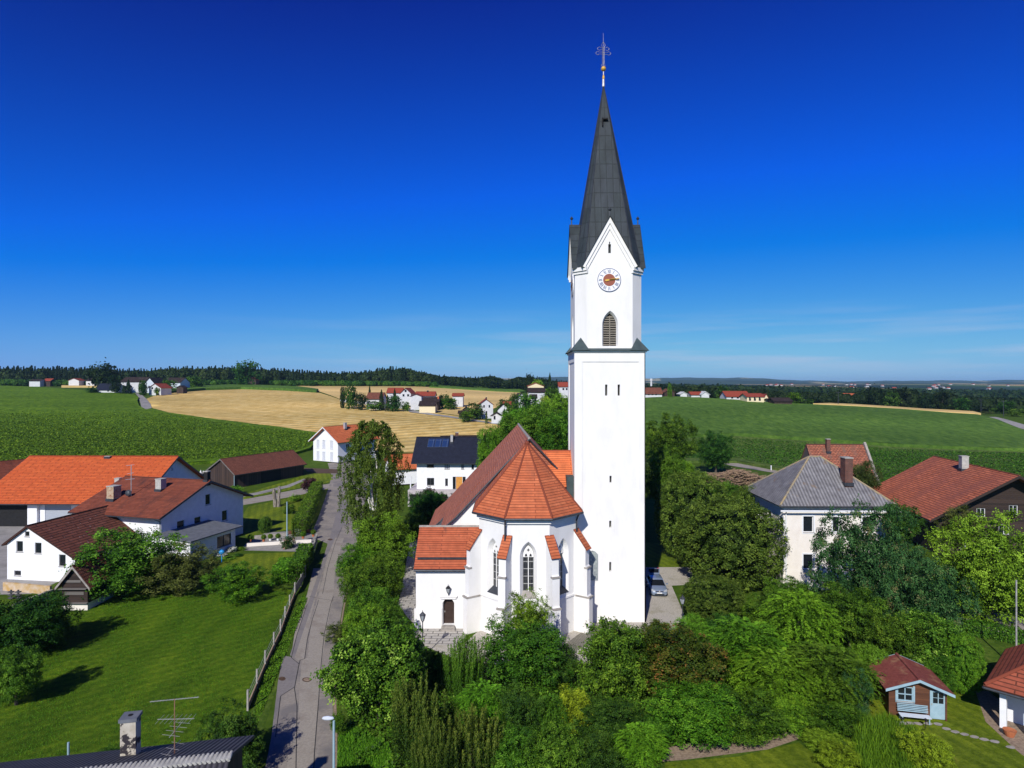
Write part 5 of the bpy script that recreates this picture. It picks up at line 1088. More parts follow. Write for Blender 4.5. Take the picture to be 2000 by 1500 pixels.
def car():
    root = thing('parked_car', 'silver blue hatchback parked by the tower with its tailgate open', 'car', (15.55, 66.9, 0), R(-4))
    # local: front at y=0 facing -y, rear at y=4.2
    def ring(y, w_, zb, zt, r=.12, wt=None):
        wt = wt if wt is not None else w_*.9
        return [Vector(p) for p in ((-w_, y, zb+r), (-w_+r, y, zb), (w_-r, y, zb), (w_, y, zb+r), (w_, y, zt-r*1.3), (wt, y, zt), (wt*.5, y, zt+.03), (-wt*.5, y, zt+.03), (-wt, y, zt), (-w_, y, zt-r*1.3))]
    b = MB(); loft(b, [ring(0.0, .66, .24, .56, .1), ring(.10, .80, .2, .68), ring(.30, .87, .2, .78), ring(.75, .9, .2, .88), ring(1.15, .9, .2, .95), ring(2.0, .9, .2, .97), ring(3.6, .9, .2, .97), ring(4.05, .87, .24, .93), ring(4.2, .78, .3, .85)])
    bo = b.build('body', M_CARP, root, True)
    g = MB()
    def gr(y, w0, w1, z0, z1): return [Vector(p) for p in ((-w0, y, z0), (w0, y, z0), (w1, y, z1), (-w1, y, z1))]
    loft(g, [gr(1.0, .80, .78, .90, .93), gr(1.75, .82, .62, .9, 1.36), gr(2.0, .83, .60, .9, 1.42), gr(3.3, .83, .58, .9, 1.40), gr(3.75, .80, .56, .9, 1.28)]); g.build('window_glass', M_CARG, root, False)
    r = MB(); loft(r, [gr(1.72, .625, .60, 1.37, 1.395), gr(2.0, .62, .58, 1.42, 1.46), gr(3.0, .61, .57, 1.42, 1.47), gr(3.55, .59, .56, 1.36, 1.42)]); r.build('roof', M_CARP, root, True)
    p = MB()
    for s in (-1, 1): p.tube([(s*.79, 1.02, .94), (s*.63, 1.74, 1.38), (s*.60, 3.4, 1.40), (s*.80, 3.9, .98)], .035, 6)
    p.build('roof_pillar', M_CARP, root)
    for s in (-1, 1):
        for y in (.78, 3.35):
            w_ = MB(); w_.cyl((s*.70, y, .31), (s*.91, y, .31), .31, .31, 18); wo = w_.build('wheel', M_TYRE, root); k = MB(); k.cyl((s*.905, y, .31), (s*.925, y, .31), .2, .2, 12); k.build('rim', M_STEEL, wo)
        h = MB(); h.add([(s*.40, -.02, .60), (s*.78, .10, .60), (s*.84, .30, .70), (s*.80, .33, .80), (s*.46, .05, .72)], [[0, 1, 2, 3, 4]]); h.v = [(x*1.01, y-.03, z+.01) for x, y, z in h.v]; h.build('headlight', M_LIGHTG, root)
        m = MB(); m.box(s*1.0-.09, s*1.0+.09, 1.28, 1.42, .98, 1.12); m.build('mirror', M_CARP, root)
    k = MB(); k.box(-.42, .42, -.03, .02, .58, .66); k.box(-.5, .5, -.03, .02, .28, .38); k.build('grille', M_BLACK, root)
    k = MB(); k.box(-.26, .26, -.055, -.03, .42, .53); k.build('number_plate', M_FRAMEW, root)
    k = MB(); k.cyl((0, -.05, .66), (0, .02, .66), .075, .075, 16); k.build('emblem', M_STEEL, root)
    k = MB(); k.box(-.62, .62, 1.0, 1.03, .955, .975); k.build('wiper', M_BLACK, root)
    # open tailgate
    t = MB(); loft(t, [[Vector((x, y, z)) for x, y, z in ((-.56, 3.55, 1.42), (.56, 3.55, 1.42), (.56, 3.55, 1.48), (-.56, 3.55, 1.48))], [Vector(q) for q in ((-.70, 4.35, 1.74), (.70, 4.35, 1.74), (.70, 4.33, 1.82), (-.70, 4.33, 1.82))], [Vector(q) for q in ((-.62, 4.75, 1.62), (.62, 4.75, 1.62), (.62, 4.78, 1.70), (-.62, 4.78, 1.70))]]); tg = t.build('tailgate', M_CARP, root)
    t = MB(); t.poly([(-.48, 3.68, 1.54), (.48, 3.68, 1.54), (.58, 4.22, 1.80), (-.58, 4.22, 1.80)]); t.build('rear_window', M_CARG, tg)
    for s in (-1, 1): t = MB(); t.box(s*.55-.09, s*.55+.09, 4.45, 4.62, 1.76, 1.82); t.build('rear_light', M_REDL, tg)
car()
def tractor():
    x, y = at(33, 1021); root = thing('tractor', 'red tractor with front loader parked in the dark barn bay', 'tractor', (x, y, 0), R(8))
    b = MB(); b.box(-2.2, .4, -.4, .4, .9, 1.6); b.box(-2.5, -2.1, -.3, .3, .8, 1.4); b.build('bonnet', M_REDP, root)
    c = MB(); c.box(.3, 1.6, -.65, .65, 2.35, 2.5)
    for px_, py_ in ((.4, -.6), (.4, .6), (1.5, -.6), (1.5, .6)): c.cyl((px_, py_, 1.0), (px_, py_, 2.4), .05, .05, 6)
    c.box(.3, 1.6, -.6, .6, .8, 1.35); c.build('cab', M_GUTTER, root)
    for px_, r, wd in ((1.1, .82, .45), (-1.6, .52, .32)):
        for s in (-1, 1):
            w_ = MB(); w_.cyl((px_, s*.55, r), (px_, s*(.55+wd), r), r, r, 20); wo = w_.build('wheel', M_TYRE, root); k = MB(); k.cyl((px_, s*(.56+wd), r), (px_, s*(.58+wd), r), r*.5, r*.5, 14); k.build('rim', M_YEL, wo)
    l = MB()
    for s in (-1, 1): l.tube([(-.3, s*.5, 1.3), (-2.2, s*.5, 1.5), (-3.2, s*.5, .4)], .07, 6)
    l.box(-3.5, -3.1, -.9, .9, .1, .55); l.build('front_loader', M_GUTTER, root)
    return root
tractor()
# church lanterns on posts
def lamp_post(x, y, h, label):
    root = thing('lamp_post', label, 'lamp post', (x, y, 0)); p = MB(); p.lathe([(.14, 0), (.15, .12), (.08, .2), (.065, .9), (.085, .95), (.05, 1.05), (.04, h-1.0), (.06, h-.96), (.04, h-.85)], (0, 0, 0), 10); p.build('post', M_GUTTER, root)
    l = MB(); lantern(l, (0, 0, h-.9), 1.0); lo = l.build('lantern', M_GUTTER, root); g = MB(); g.lathe([(.115, .07), (.24, .52)], (0, 0, h-.9), 6); g.build('lantern_glass', M_LGLASS, lo)
x, y = at(825.5, 1284); lamp_post(x, y, 3.85, 'black lantern post left of the sacristy door')
x, y = at(1333, 1232); lamp_post(x, y, 3.3, 'black lantern post beside the gravel drive at the car')
# street lamp low in the photo, its head at the road edge
def street_lamp(px, py_top, D, label, arm=-.55, base=None):
    x = X(px, D); h = Z(py_top, D); root = thing('street_lamp', label, 'street lamp', (x, D, base or 0)); h -= base or 0
    p = MB(); p.cyl((0, 0, 0), (0, 0, h-.12), .075, .055, 10); p.build('pole', M_LBLUE, root)
    l = MB(); a = arm
    l.lathe([(.001, 0), (.1, .02), (.13, .07), (.1, .13), (.001, .16)], (0, 0, 0), 12); lo = l.build('lamp_head', M_BLUEP, root, True); lo.location = (a*.5, 0, h-.08); lo.scale = (2.4, .9, 1.2)
street_lamp(652, 1403, 30.5, 'pale street lamp with flat head at the right road edge')
# thin poles
def pole(name, px, y0, y1, D, r, mat, label, cat):
    x = X(px, D); z0 = tz(x, D); m = MB(); m.cyl((x, D, z0), (x, D, Z(y0, D)), r, r*.8, 8)
    if y1 is None: pass
    return tag(m.build(name, mat), label, cat)
pole('mast', 133.5, 1450, None, 27, .055, M_LBLUE, 'thin grey blue mast at the bottom left corner', 'mast')
pole('garden_post', 560.5, 980, None, 92, .09, M_LBLUE, 'tall pale green post on the garden terrace', 'post')
pole('flag_pole', 1985, 1133, None, 50, .07, M_STEEL, 'thin white flagpole beside the garage at right', 'flagpole')
for px, yt, D, lab in ((1960, 801, 300, 'dark power pole beside the lane at the right edge'), (1637, 775, 330, 'thin power pole before the tree belt at right'), (1916, 790, 380, 'thin pole at the far end of the wheat strip')):
    x = X(px, D); z0 = tz(x, D); m = MB(); m.cyl((x, D, z0), (x, D, max(Z(yt, D), z0+8)), .16, .12, 6); m.box(x-1.3, x+1.3, D-.08, D+.08, max(Z(yt, D), z0+8)-.6, max(Z(yt, D), z0+8)-.4); tag(m.build('power_pole', M_GUTTER), lab, 'pole')
# fence posts along the orchard and front garden
M_POST = nmat('grey_concrete_post', (.24, .23, .205), (.36, .345, .31), 3, 5, .9)
M_MESH = nmat('rusty_fence_base', (.28, .19, .115), (.42, .30, .19), 4, 5, .9)
fence_pts = [(484, 1388), (502, 1345), (518, 1306), (535, 1268), (548, 1241), (557, 1214), (566, 1190), (576, 1164), (588, 1145), (596, 1127), (602, 1111), (607, 1098), (611, 1086), (615, 1074), (619, 1061)]
def fence():
    fo = thing('orchard_fence', 'low wire fence with pale base between orchard and road', 'fence', (0, 0, 0)); prev = None
    fg = thing('garden_fence', 'pale slatted fence along the front garden terrace', 'fence', (0, 0, 0))
    for i, (px, py) in enumerate(fence_pts):
        x, y = at(px, py); far = i > 7; par = fg if far else fo
        p = MB(); p.box(x-.06, x+.06, y-.06, y+.06, 0, 1.45 if not far else 1.35); p.build('post', M_POST, par)
        if prev:
            b = MB(); d_ = Vector((x-prev[0], y-prev[1])); Mx = frame_at((prev[0]+.04, prev[1], 0), (d_.x, d_.y, 0)); L = d_.length
            if far: b.box(.08, L-.02, .03, .06, .1, 1.1, Mx); b.build('fence_panel', M_POST, par)
            else:
                b.box(0, L, .02, .1, 0, .42, Mx); b.build('fence_base', M_MESH, par)
                w_ = MB()
                for z in (.6, .9, 1.2): w_.tube([Mx @ Vector((0, .03, z)), Mx @ Vector((L, .03, z))], .012, 4)
                w_.build('wire', M_STEEL, par)
        prev = (x, y)
fence()
gw = thing('garden_wall', 'low white wall edging the flower pot terrace', 'wall', (0, 0, 0)); m = MB(); p, q = at(482, 1068), at(608, 1060); Mx = frame_at((p[0], p[1], 0), (q[0]-p[0], q[1]-p[1], 0)); m.box(0, math.dist(p, q), 0, .25, 0, .45, Mx); m.build('wall', M_CREAM, gw)
gw = thing('garden_wall', 'low stone bed edge behind the flower pots', 'wall', (0, 0, 0)); m = MB(); p, q = at(497, 1052), at(560, 1046); Mx = frame_at((p[0], p[1], 0), (q[0]-p[0], q[1]-p[1], 0)); m.box(0, math.dist(p, q), 0, .3, 0, .4, Mx); m.build('wall', M_STONE, gw)
gw = thing('planter_trough', 'long wooden flower trough at the top of the terrace', 'planter', (0, 0, 0)); m = MB(); p, q = at(563, 1044), at(610, 1041); Mx = frame_at((p[0], p[1], 0), (q[0]-p[0], q[1]-p[1], 0)); m.box(0, math.dist(p, q), 0, .35, 0, .5, Mx); m.build('trough', M_WOOD_R, gw)
# letter box on the terrace
m = MB(); x, y = at(583, 1046); m.box(x-.45, x+.45, y-.3, y+.3, .5, .95); m.box(x-.3, x+.3, y-.2, y+.2, 0, .5); tag(m.build('garden_table', M_FRAMEW), 'small white garden table at the terrace edge', 'table')
# tree stump sculpture
st = thing('tree_stump', 'tall split dead tree stump on the lawn', 'tree stump', (*at(541, 990), 0))
for dx, hh, r0, ln_ in ((-.30, 3.4, .33, -.35), (.30, 3.8, .30, .12)):
    m = MB(); rr = random.Random(int(hh*10)); m.lathe([(r0*1.1, 0), (r0, .6), (r0*.9, 1.8), (r0*.85, 2.8), (r0*.6, hh), (.001, hh-.2)], (0, 0, 0), 10); m.v = [(v[0]+dx+ln_*v[2]/4+rr.uniform(-.05, .05), v[1]+rr.uniform(-.06, .06), v[2]) for v in m.v]; m.build('trunk', nmat('dead_wood', (.10, .085, .07), (.34, .30, .25), 3, 5, .9, .04, stretch=(3, 3, .5)), st)
# blue round letter box on stand among the white flowers
m = MB(); x, y = at(433, 1098); m.cyl((x, y, 0), (x, y, 1.1), .05, .05, 6); m.lathe([(.001, 1.0), (.3, 1.1), (.36, 1.3), (.25, 1.5), (.001, 1.6)], (x, y, 0), 12); tag(m.build('bird_bath', nmat('bright_blue_enamel', (.02, .25, .60), (.03, .3, .68), 3, 2, .35)), 'bright blue round garden ornament on a stand by white flowers', 'garden ornament')
# swimming pool, fence and parasol behind the farm
M_WATERB = nmat('pool_blue', (.02, .32, .72), (.04, .40, .80), 2, 3, .15)
px_, py_ = X(387, 138), 138; pl = thing('garden_pool', 'round blue above ground pool behind the barn', 'pool', (px_, py_, 0)); m = MB(); m.lathe([(2.6, 0), (2.6, 1.2), (2.35, 1.2), (2.35, .9)], (0, 0, 0), 24); m.build('pool_wall', M_WATERB, pl); m = MB(); m.poly([(2.4*math.cos(k*math.pi/12), 2.4*math.sin(k*math.pi/12), 1.0) for k in range(24)]); m.build('pool_water', M_WATERB, pl)
x = X(392, 142); ps = thing('parasol', 'closed white parasol beside the blue pool', 'parasol', (x, 142, 0)); m = MB(); m.lathe([(.03, 0), (.03, 1.2)], (0, 0, 0), 6); m.build('pole', M_STEEL, ps); m = MB(); m.lathe([(.05, 1.0), (.42, 1.2), (.25, 2.6), (.02, 3.3)], (0, 0, 0), 10); m.build('canopy', M_WHITE, ps)
pf = thing('pool_fence', 'grey panel fence with pale posts behind the pool', 'fence', (0, 0, 0)); y = 150
for k in range(7):
    x = X(350, y)+k*1.9; m = MB(); m.box(x-.07, x+.07, y-.07, y+.07, 0, 2.0); m.build('post', M_FRAMEW, pf)
    if k < 6: m = MB(); m.box(x+.1, x+1.8, y-.02, y+.02, .1, 1.75); m.build('fence_panel', M_WOOD_G, pf)
# flower pots on the terrace
M_TERR = nmat('terracotta', (.42, .13, .055), (.5, .17, .07), 4, 3, .8)
# log cabin
A = (X(1742, 43.2), 43.2)
cb = house('log_cabin', 'small reddish log cabin with pale blue window and door', 'cabin', (34.0, 0, 0), 0, 1, 1, 1, 2, M_WOOD_R, M_TILE_RB) if False else None
cx0, cy0 = at(1738, 1396); cx1, cy1 = at(1845, 1407)
rzc = math.atan2(cy1-cy0, cx1-cx0); Wc = math.dist((cx0, cy0), (cx1, cy1)); ca, sa = math.cos(rzc), math.sin(rzc)
cab = house('log_cabin', 'small reddish log cabin with pale blue window and door', 'cabin', (cx1, cy1, 0), rzc+R(90), 3.2, Wc, 2.02, 2.66, M_WOOD_R, nmat('red_brown_shingles', (.15, .035, .028), (.22, .06, .045), 5, 6, .9, .01, coarse=((.28, .14, .075), 1.2, .55, .7)), ov=.42, og=.5, t=.5, th=.09, detail=True, gutter=False, fascia=M_LBLUE, frame=M_LBLUE, depth=.06,
    wins=[('W', .45, 1.05, .95, .95)])
Mw_ = wall_frames(3.2, Wc)['W'][0]
d_ = MB(); d_.box(2.42, 3.4, -.05, .0, .06, 1.92, Mw_); do = d_.build('door', M_LBLUE, cab)
for i in range(2):
    for j in range(2): g = MB(); g.box(2.60+i*.34, 2.88+i*.34, -.07, -.052, 1.12+j*.38, 1.46+j*.38, Mw_); g.build('pane', M_GLASS, do)
g = MB(); g.box(2.5, 2.54, -.1, -.05, .98, 1.1, Mw_); g.build('handle', M_STEEL, do)
g = MB(); g.box(.4, 1.45, -.05, .02, 1.49, 1.54, Mw_); g.box(.33, .45, -.05, .0, .95, 2.1, Mw_); g.box(1.4, 1.52, -.05, .0, .95, 2.1, Mw_); g.box(.33, 1.52, -.05, 0, .93, 1.05, Mw_); g.build('window_trim', M_LBLUE, cab)
g = MB(); g.box(-.1, .0, -.12, .1, 0, 2.1, Mw_); g.box(Wc-.0, Wc+.1, -.12, .1, 0, 2.1, Mw_); g.build('corner_board', M_YEL if False else M_WOOD_R, cab)
g = MB(); g.box(2.35, 3.7, -.95, -.1, 0.0, .08, Mw_); tag(g.build('door_slab', M_CONC), 'grey stone slab before the log cabin door', 'slab')
def bench():
    P = Mw_; root = thing('garden_bench', 'pale blue slatted bench in front of the log cabin', 'bench', (cx1, cy1, 0), rzc+R(90))
    s = MB()
    for k in range(4): s.box(.35, 2.2, -.95+k*.13, -.86+k*.13, .42, .46, P)
    s.build('seat', M_BLUEP, root); s = MB()
    for k in range(5): s.box(.35, 2.2, -.36+k*.02, -.33+k*.02, .52+k*.1, .58+k*.1, P)
    s.build('backrest', M_LBLUE, root)
    for x in (.45, 2.05):
        for y in (-.9, -.4): l = MB(); l.box(x, x+.06, y, y+.06, 0, .42, P); l.build('leg', M_LBLUE, root)
bench()
# garage at the right edge: hip roofed, white pillars
gx, gy = at(1925, 1400)
gr_ = thing('garage', 'white garage with red hip roof cut by the right photo edge', 'garage', (0, 0, 0))
def P3(px, py, z): x, y = at(px, py, z); return (x, y, z)
e1 = P3(1923, 1342, 2.6); e2 = P3(2052, 1378, 2.6); r1 = P3(1903, 1245, 2.6); k1 = P3(1975, 1256, 4.6)
E1 = Vector(e1); dirf = Vector((e2[0]-e1[0], e2[1]-e1[1], 0)).normalized(); dirb = Vector((-dirf.y, dirf.x, 0))
Lg, Wg = 6.5, 8.2; zr_ = 4.75
c = lambda a, b, z: E1+dirf*a+dirb*b+Vector((0, 0, z-2.6))
m = MB(); m.slab(c(0, Wg, 2.6), c(0, 0, 2.6), c(Lg/2, Lg/2, zr_), c(Lg/2, Wg, zr_), .14); m.slab(c(0, 0, 2.6), c(Lg, 0, 2.6), c(Lg/2, Lg/2, zr_), c(Lg/2, Lg/2, zr_), .14); m.slab(c(Lg, 0, 2.6), c(Lg, Wg, 2.6), c(Lg/2, Wg, zr_), c(Lg/2, Lg/2, zr_), .14)
M_TILE_GA = tile_mat('red_pantiles', (.30, .075, .04), (.36, .095, .05), (.12, .035, .02), .33, 3.1, msz=.04, bmp=.04); ro = m.build('roof', M_TILE_GA, gr_)
m = MB(); m.cyl(c(0, 0, 2.78), c(Lg/2, Lg/2, zr_+.18), .12, .12, 8); m.cyl(c(Lg, 0, 2.78), c(Lg/2, Lg/2, zr_+.18), .12, .12, 8); m.cyl(c(Lg/2, Lg/2, zr_+.18), c(Lg/2, Wg, zr_+.18), .12, .12, 8); m.build('hip_tile', M_TILE_A, ro)
m = MB(); Mx = Matrix(((dirf.x, dirb.x, 0, E1.x), (dirf.y, dirb.y, 0, E1.y), (0, 0, 1, 0), (0, 0, 0, 1)))
m.box(.7, 5.8, 2.0, 8.0, 0, 2.6, Mx); m.build('wall', M_WHITE, gr_); 
for a in (.7, 2.0): m = MB(); m.box(a, a+.35, .6, .95, 0, 2.62, Mx); m.build('pillar', M_WHITE, gr_)
m = MB(); m.box(2.9, 4.0, 1.94, 1.99, .1, 2.1, Mx); m.build('door', M_LBLUE, gr_)
m = MB(); m.tube([c(-.05, 0, 2.55), c(Lg, -.08, 2.55)], .09, 8); m.tube([c(-.05, 0, 2.55), c(-.08, Wg, 2.55)], .09, 8); m.build('gutter', M_GUTTER, ro)
m = MB(); x, y = at(1972, 1438); m.lathe([(.22, 0), (.36, .36), (.38, .42), (.30, .40), (.001, .36)], (x, y, 0), 14); tag(m.build('planter_bowl', M_TERR), 'wide terracotta bowl beside the garage path', 'planter')
# solar garden lamps and stepping stones
for i, (px, py, lab) in enumerate(((1727, 1420, 'dark garden lamp on the lawn in front of the blue bench'), (1762, 1422, 'dark garden lamp behind the tall rushes'), (1801, 1452, 'dark garden lamp nearest the yellow bush'), (1808, 1424, 'low dark garden lamp on the open lawn'))):
    x, y = at(px, py); t = thing('garden_lamp', lab, 'garden lamp', (x, y, 0), 0, 'dark solar lamps on the cabin lawn'); m = MB(); m.cyl((0, 0, 0), (0, 0, .5), .02, .02, 5); m.build('stake', M_BLACK, t); m = MB(); m.lathe([(.05, .48), (.08, .6), (.14, .62), (.02, .70)], (0, 0, 0), 8); m.build('lamp_head', M_BLACK, t)
for i, (px, py) in enumerate(((1742, 1412), (1752, 1413), (1764, 1413), (1778, 1413), (1793, 1414), (1813, 1414), (1832, 1415), (1848, 1424), (1866, 1430), (1884, 1435), (1903, 1440), (1922, 1445), (1943, 1449), (1974, 1460))):
    x, y = at(px, py); m = MB(); rr = random.Random(i); n = 9; m.poly([(x+(.28+rr.uniform(-.04, .05))*math.cos(k*2*math.pi/n), y+(.2+rr.uniform(-.03, .03))*math.sin(k*2*math.pi/n), .03) for k in range(n)]); tag(m.build('stepping_stone', M_STONE), 'flat stepping stone in the row across the cabin lawn', 'stepping stone', 'stepping stones across the cabin lawn')
m = MB(); p, q = at(1648, 1464), at(1662, 1490); Mx = frame_at((p[0], p[1], 0), (q[0]-p[0], q[1]-p[1], 0))
for k in range(9): m.box(k*.22, k*.22+.18, -.4, .4, .1, .15, Mx)
tag(m.build('wooden_step', M_WOOD_G), 'grey wooden boardwalk step beside the rushes', 'boardwalk')
# trailer and machines by the road at right
tr = thing('flat_trailer', 'dark flat trailer parked under the bright tree at right', 'trailer', (*at(1912, 1212), 0), R(-50)); m = MB(); m.box(-1.6, 1.6, -.8, .8, .55, .7); m.build('bed', M_GUTTER, tr); 
for s in (-1, 1): m = MB(); m.cyl((0, s*.75, .3), (0, s*.95, .3), .3, .3, 14); m.build('wheel', M_TYRE, tr)
# brushwood pile: many sticks
bp = MB(); rr = random.Random(3)
for k in range(900):
    t = rr.random(); cx_, cy_ = X(1388+t*105, 142), 142+rr.uniform(-2.5, 2.5)-t*6; a = rr.uniform(-.9, .9)+(0 if rr.random() < .7 else 1.2); L = rr.uniform(1.2, 3.6); z = rr.uniform(.1, 3.6)*(1-abs(t-.45)*1.1); dz = rr.uniform(-.5, .5)
    d_ = Vector((math.cos(a), math.sin(a)*.6, dz*.6)).normalized()*L/2; c_ = Vector((cx_, cy_, z+.2+tz(cx_, cy_))); bp.cyl(c_-d_, c_+d_, .07, .04, 4)
tag(bp.build('brushwood_pile', nmat('dry_sticks', (.16, .10, .06), (.36, .25, .17), 3, 4, .9)), 'big heap of brown cut branches beside the field road', 'brushwood pile')
m = MB(); x, y = X(1506, 165), 165; zz = tz(x, y); m.box(x-.1, x+.1, y-.1, y+.1, zz, zz+1.3); tag(m.build('marker_post', M_FRAMEW), 'short white marker post beside the field road', 'marker post')
# --- the near roof at the bottom left
nr = thing('near_house', 'dark corrugated roof of the nearest house at the bottom left', 'house', (-10.3, 23.2, 0), R(12))
m = MB(); m.slab((-16, 4.7, 7.0), (0, 4.7, 7.0), (0, 0, 8.8), (-16, 0, 8.8), .12); m.slab((0, -4.7, 7.0), (-16, -4.7, 7.0), (-16, 0, 8.8), (0, 0, 8.8), .12); nro = m.build('roof', M_CORRD, nr)
m = MB(); k = 0.0
while k < 16: m.cyl((-k, -.24, 8.88), (-k, .24, 8.93), .055, .055, 6); k += .16
m.box(-16, .05, -.2, .2, 8.86, 8.93); m.build('ridge_cap', M_CHIM, nro)
m = MB(); panel(m, frame_at((-.4, -4.2, 0), (0, 1, 0)), [(0, 0), (8.4, 0), (8.4, 7.1), (4.2, 8.7), (0, 7.1)], []); panel(m, frame_at((-.4, 4.2, 0), (-1, 0, 0)), rect(0, 0, 15, 7.1), []); m.build('wall', M_WOOD_D, nr)
def nl(x, y): v = Matrix.Rotation(R(-12), 3, 'Z') @ Vector((x+10.3, y-23.2, 0)); return v
v = nl(-15.2, 25.3); m = MB(); zb = 8.8-.383*v.y; m.box(v.x-.28, v.x+.28, v.y-.28, v.y+.28, zb-.4, zb+1.55); co = m.build('chimney', nmat('flaking_chimney_paint', (.40, .36, .28), (.52, .48, .40), 4, 4, .9, .01, coarse=((.035, .03, .035), 1.6, .5, .54)), nr)
m = MB(); m.box(v.x-.33, v.x+.33, v.y-.33, v.y+.33, zb+1.55, zb+1.68); m.build('chimney_cap', M_SHEET, co); m = MB(); m.cyl((v.x, v.y, zb+1.66), (v.x, v.y, zb+1.70), .09, .09, 10); m.build('flue', M_BLACK, co)
# aerial on the near roof
ax, ay = X(341, 24.6), 24.6; ar = thing('roof_aerial', 'rusty television aerial mast on the near dark roof', 'aerial', (ax, ay, 8.3)); m = MB(); zt_ = Z(1365, ay)-8.3; m.cyl((0, 0, -.2), (0, 0, zt_), .022, .018, 6); m.build('mast', nmat('rusty_mast', (.20, .10, .06), (.3, .16, .1), 5, 3, .8), ar)
def yagi(z, a, L, n, el, off=0, tilt=0):
    m = MB(); d_ = Vector((math.cos(a), math.sin(a), tilt)); e_ = Vector((-math.sin(a), math.cos(a), 0)); c_ = Vector((0, 0, z)); m.cyl(c_-d_*(L/2-off), c_+d_*(L/2+off), .012, .012, 4)
    for k in range(n): p = c_+d_*((k+.5)/n*L-L/2+off); m.cyl(p-e_*el/2, p+e_*el/2, .006, .006, 4)
    m.build('yagi', M_STEEL, ar)
yagi(zt_-.02, R(12), 1.75, 16, .16); yagi(zt_-.78, R(2), 1.4, 8, .7, .05); yagi(zt_-1.25, R(80), .8, 4, .75, .1, .3); yagi(zt_-1.85, R(75), .8, 3, .6, -.1, .3)
# stone bench-like slab far behind etc.
for i, (px, py, lab) in enumerate(((489, 1064, 'leftmost terracotta pot with clipped green ball on the terrace wall'), (515, 1064, 'second terracotta pot from the left on the terrace wall'), (543, 1062, 'pale pot in the middle of the terrace wall'), (592, 1058, 'fourth terracotta pot on the terrace wall near the roses'), (612, 1054, 'terracotta pot at the road end of the terrace wall'), (528, 1056, 'white square pot behind the terrace wall'))):
    x, y = at(px, py); t = thing('potted_plant', lab, 'potted plant', (x, y, .45 if i != 5 else 0), 0, 'potted plants along the terrace'); m = MB(); m.lathe([(.15, 0), (.22, .34), (.001, .30)], (0, 0, 0), 10); m.build('pot', M_TERR if i not in (2, 5) else M_FRAMEW, t)
    t['foliage'] = 1
# ---------------------------------------------------------------- foliage
LM = {
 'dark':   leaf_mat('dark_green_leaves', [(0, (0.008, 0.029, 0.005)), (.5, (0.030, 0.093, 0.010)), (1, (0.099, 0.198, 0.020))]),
 'mid':    leaf_mat('mid_green_leaves', [(0, (0.016, 0.047, 0.005)), (.5, (0.065, 0.156, 0.010)), (1, (0.179, 0.313, 0.026))]),
 'bright': leaf_mat('bright_green_leaves', [(0, (0.025, 0.078, 0.005)), (.5, (0.099, 0.238, 0.012)), (1, (0.238, 0.430, 0.026))]),
 'lime':   leaf_mat('lime_leaves', [(0, (0.044, 0.099, 0.006)), (.5, (0.143, 0.293, 0.017)), (1, (0.296, 0.503, 0.042))]),
 'yellow': leaf_mat('yellow_leaves', [(0, (0.085, 0.125, 0.006)), (.5, (0.221, 0.322, 0.015)), (1, (0.408, 0.520, 0.030))]),
 'olive':  leaf_mat('olive_grey_leaves', [(0, (.024, .038, .008)), (.5, (.075, .105, .020)), (1, (.19, .23, .055))]),
 'acacia': leaf_mat('blue_green_leaves_brown_tips', [(0, (0.009, 0.033, 0.011)), (.45, (0.035, 0.101, 0.026)), (.8, (0.081, 0.179, 0.046)), (1, (0.161, 0.144, 0.058))], var=.05),
 'red':    leaf_mat('reddish_tipped_leaves', [(0, (.018, .038, .004)), (.5, (.060, .095, .008)), (.78, (.13, .12, .018)), (1, (.27, .12, .035))], var=.05),
 'yew':    leaf_mat('dark_shoots_light_tips', [(0, (.010, .026, .004)), (.45, (.036, .075, .008)), (1, (.17, .215, .028))], var=.05),
 'crop':   leaf_mat('young_crop_leaves', [(0, (.030, .070, .005)), (.5, (.105, .20, .012)), (1, (.27, .38, .025))], var=0),
 'box':    leaf_mat('clipped_tree_leaves', [(0, (.014, .030, .005)), (.5, (.062, .112, .013)), (1, (.17, .245, .033))], var=.05),
 'purple': leaf_mat('purple_leaves', [(0, (.018, .007, .008)), (.5, (.05, .02, .022)), (1, (.12, .045, .045))]),
 'birch':  leaf_mat('birch_leaves', [(0, (.040, .072, .010)), (.5, (.130, .205, .024)), (1, (.32, .43, .08))], trans=.4, var=.03),
 'far':    leaf_mat('far_forest_leaves', [(0, (.006, .016, .006)), (.5, (.015, .034, .008)), (1, (.038, .066, .014))], trans=.12, var=.12),
 'white':  leaf_mat('white_blossom_heads', [(0, (.04, .09, .02)), (.35, (.06, .12, .03)), (.45, (.75, .75, .68)), (1, (.85, .85, .8))]),
 'rose':   leaf_mat('rose_bush_leaves', [(0, (.015, .045, .008)), (.8, (.05, .10, .02)), (.9, (.75, .35, .30)), (1, (.8, .6, .55))]),
 'tips':   leaf_mat('maple_leaves_light_tips', [(0, (0.014, 0.050, 0.005)), (.5, (0.064, 0.163, 0.012)), (.8, (0.132, 0.278, 0.020)), (1, (0.276, 0.440, 0.066))], var=.05),
}
M_BARK = nmat('grey_brown_bark', (.07, .055, .04), (.15, .12, .09), 5, 5, .95, .03, stretch=(1, 1, .3))
M_BIRCHB = nmat('birch_bark', (.55, .54, .50), (.72, .71, .68), 3, 4, .8, .01, coarse=((.05, .05, .05), 4, .58, .66), stretch=(.5, .5, 2))
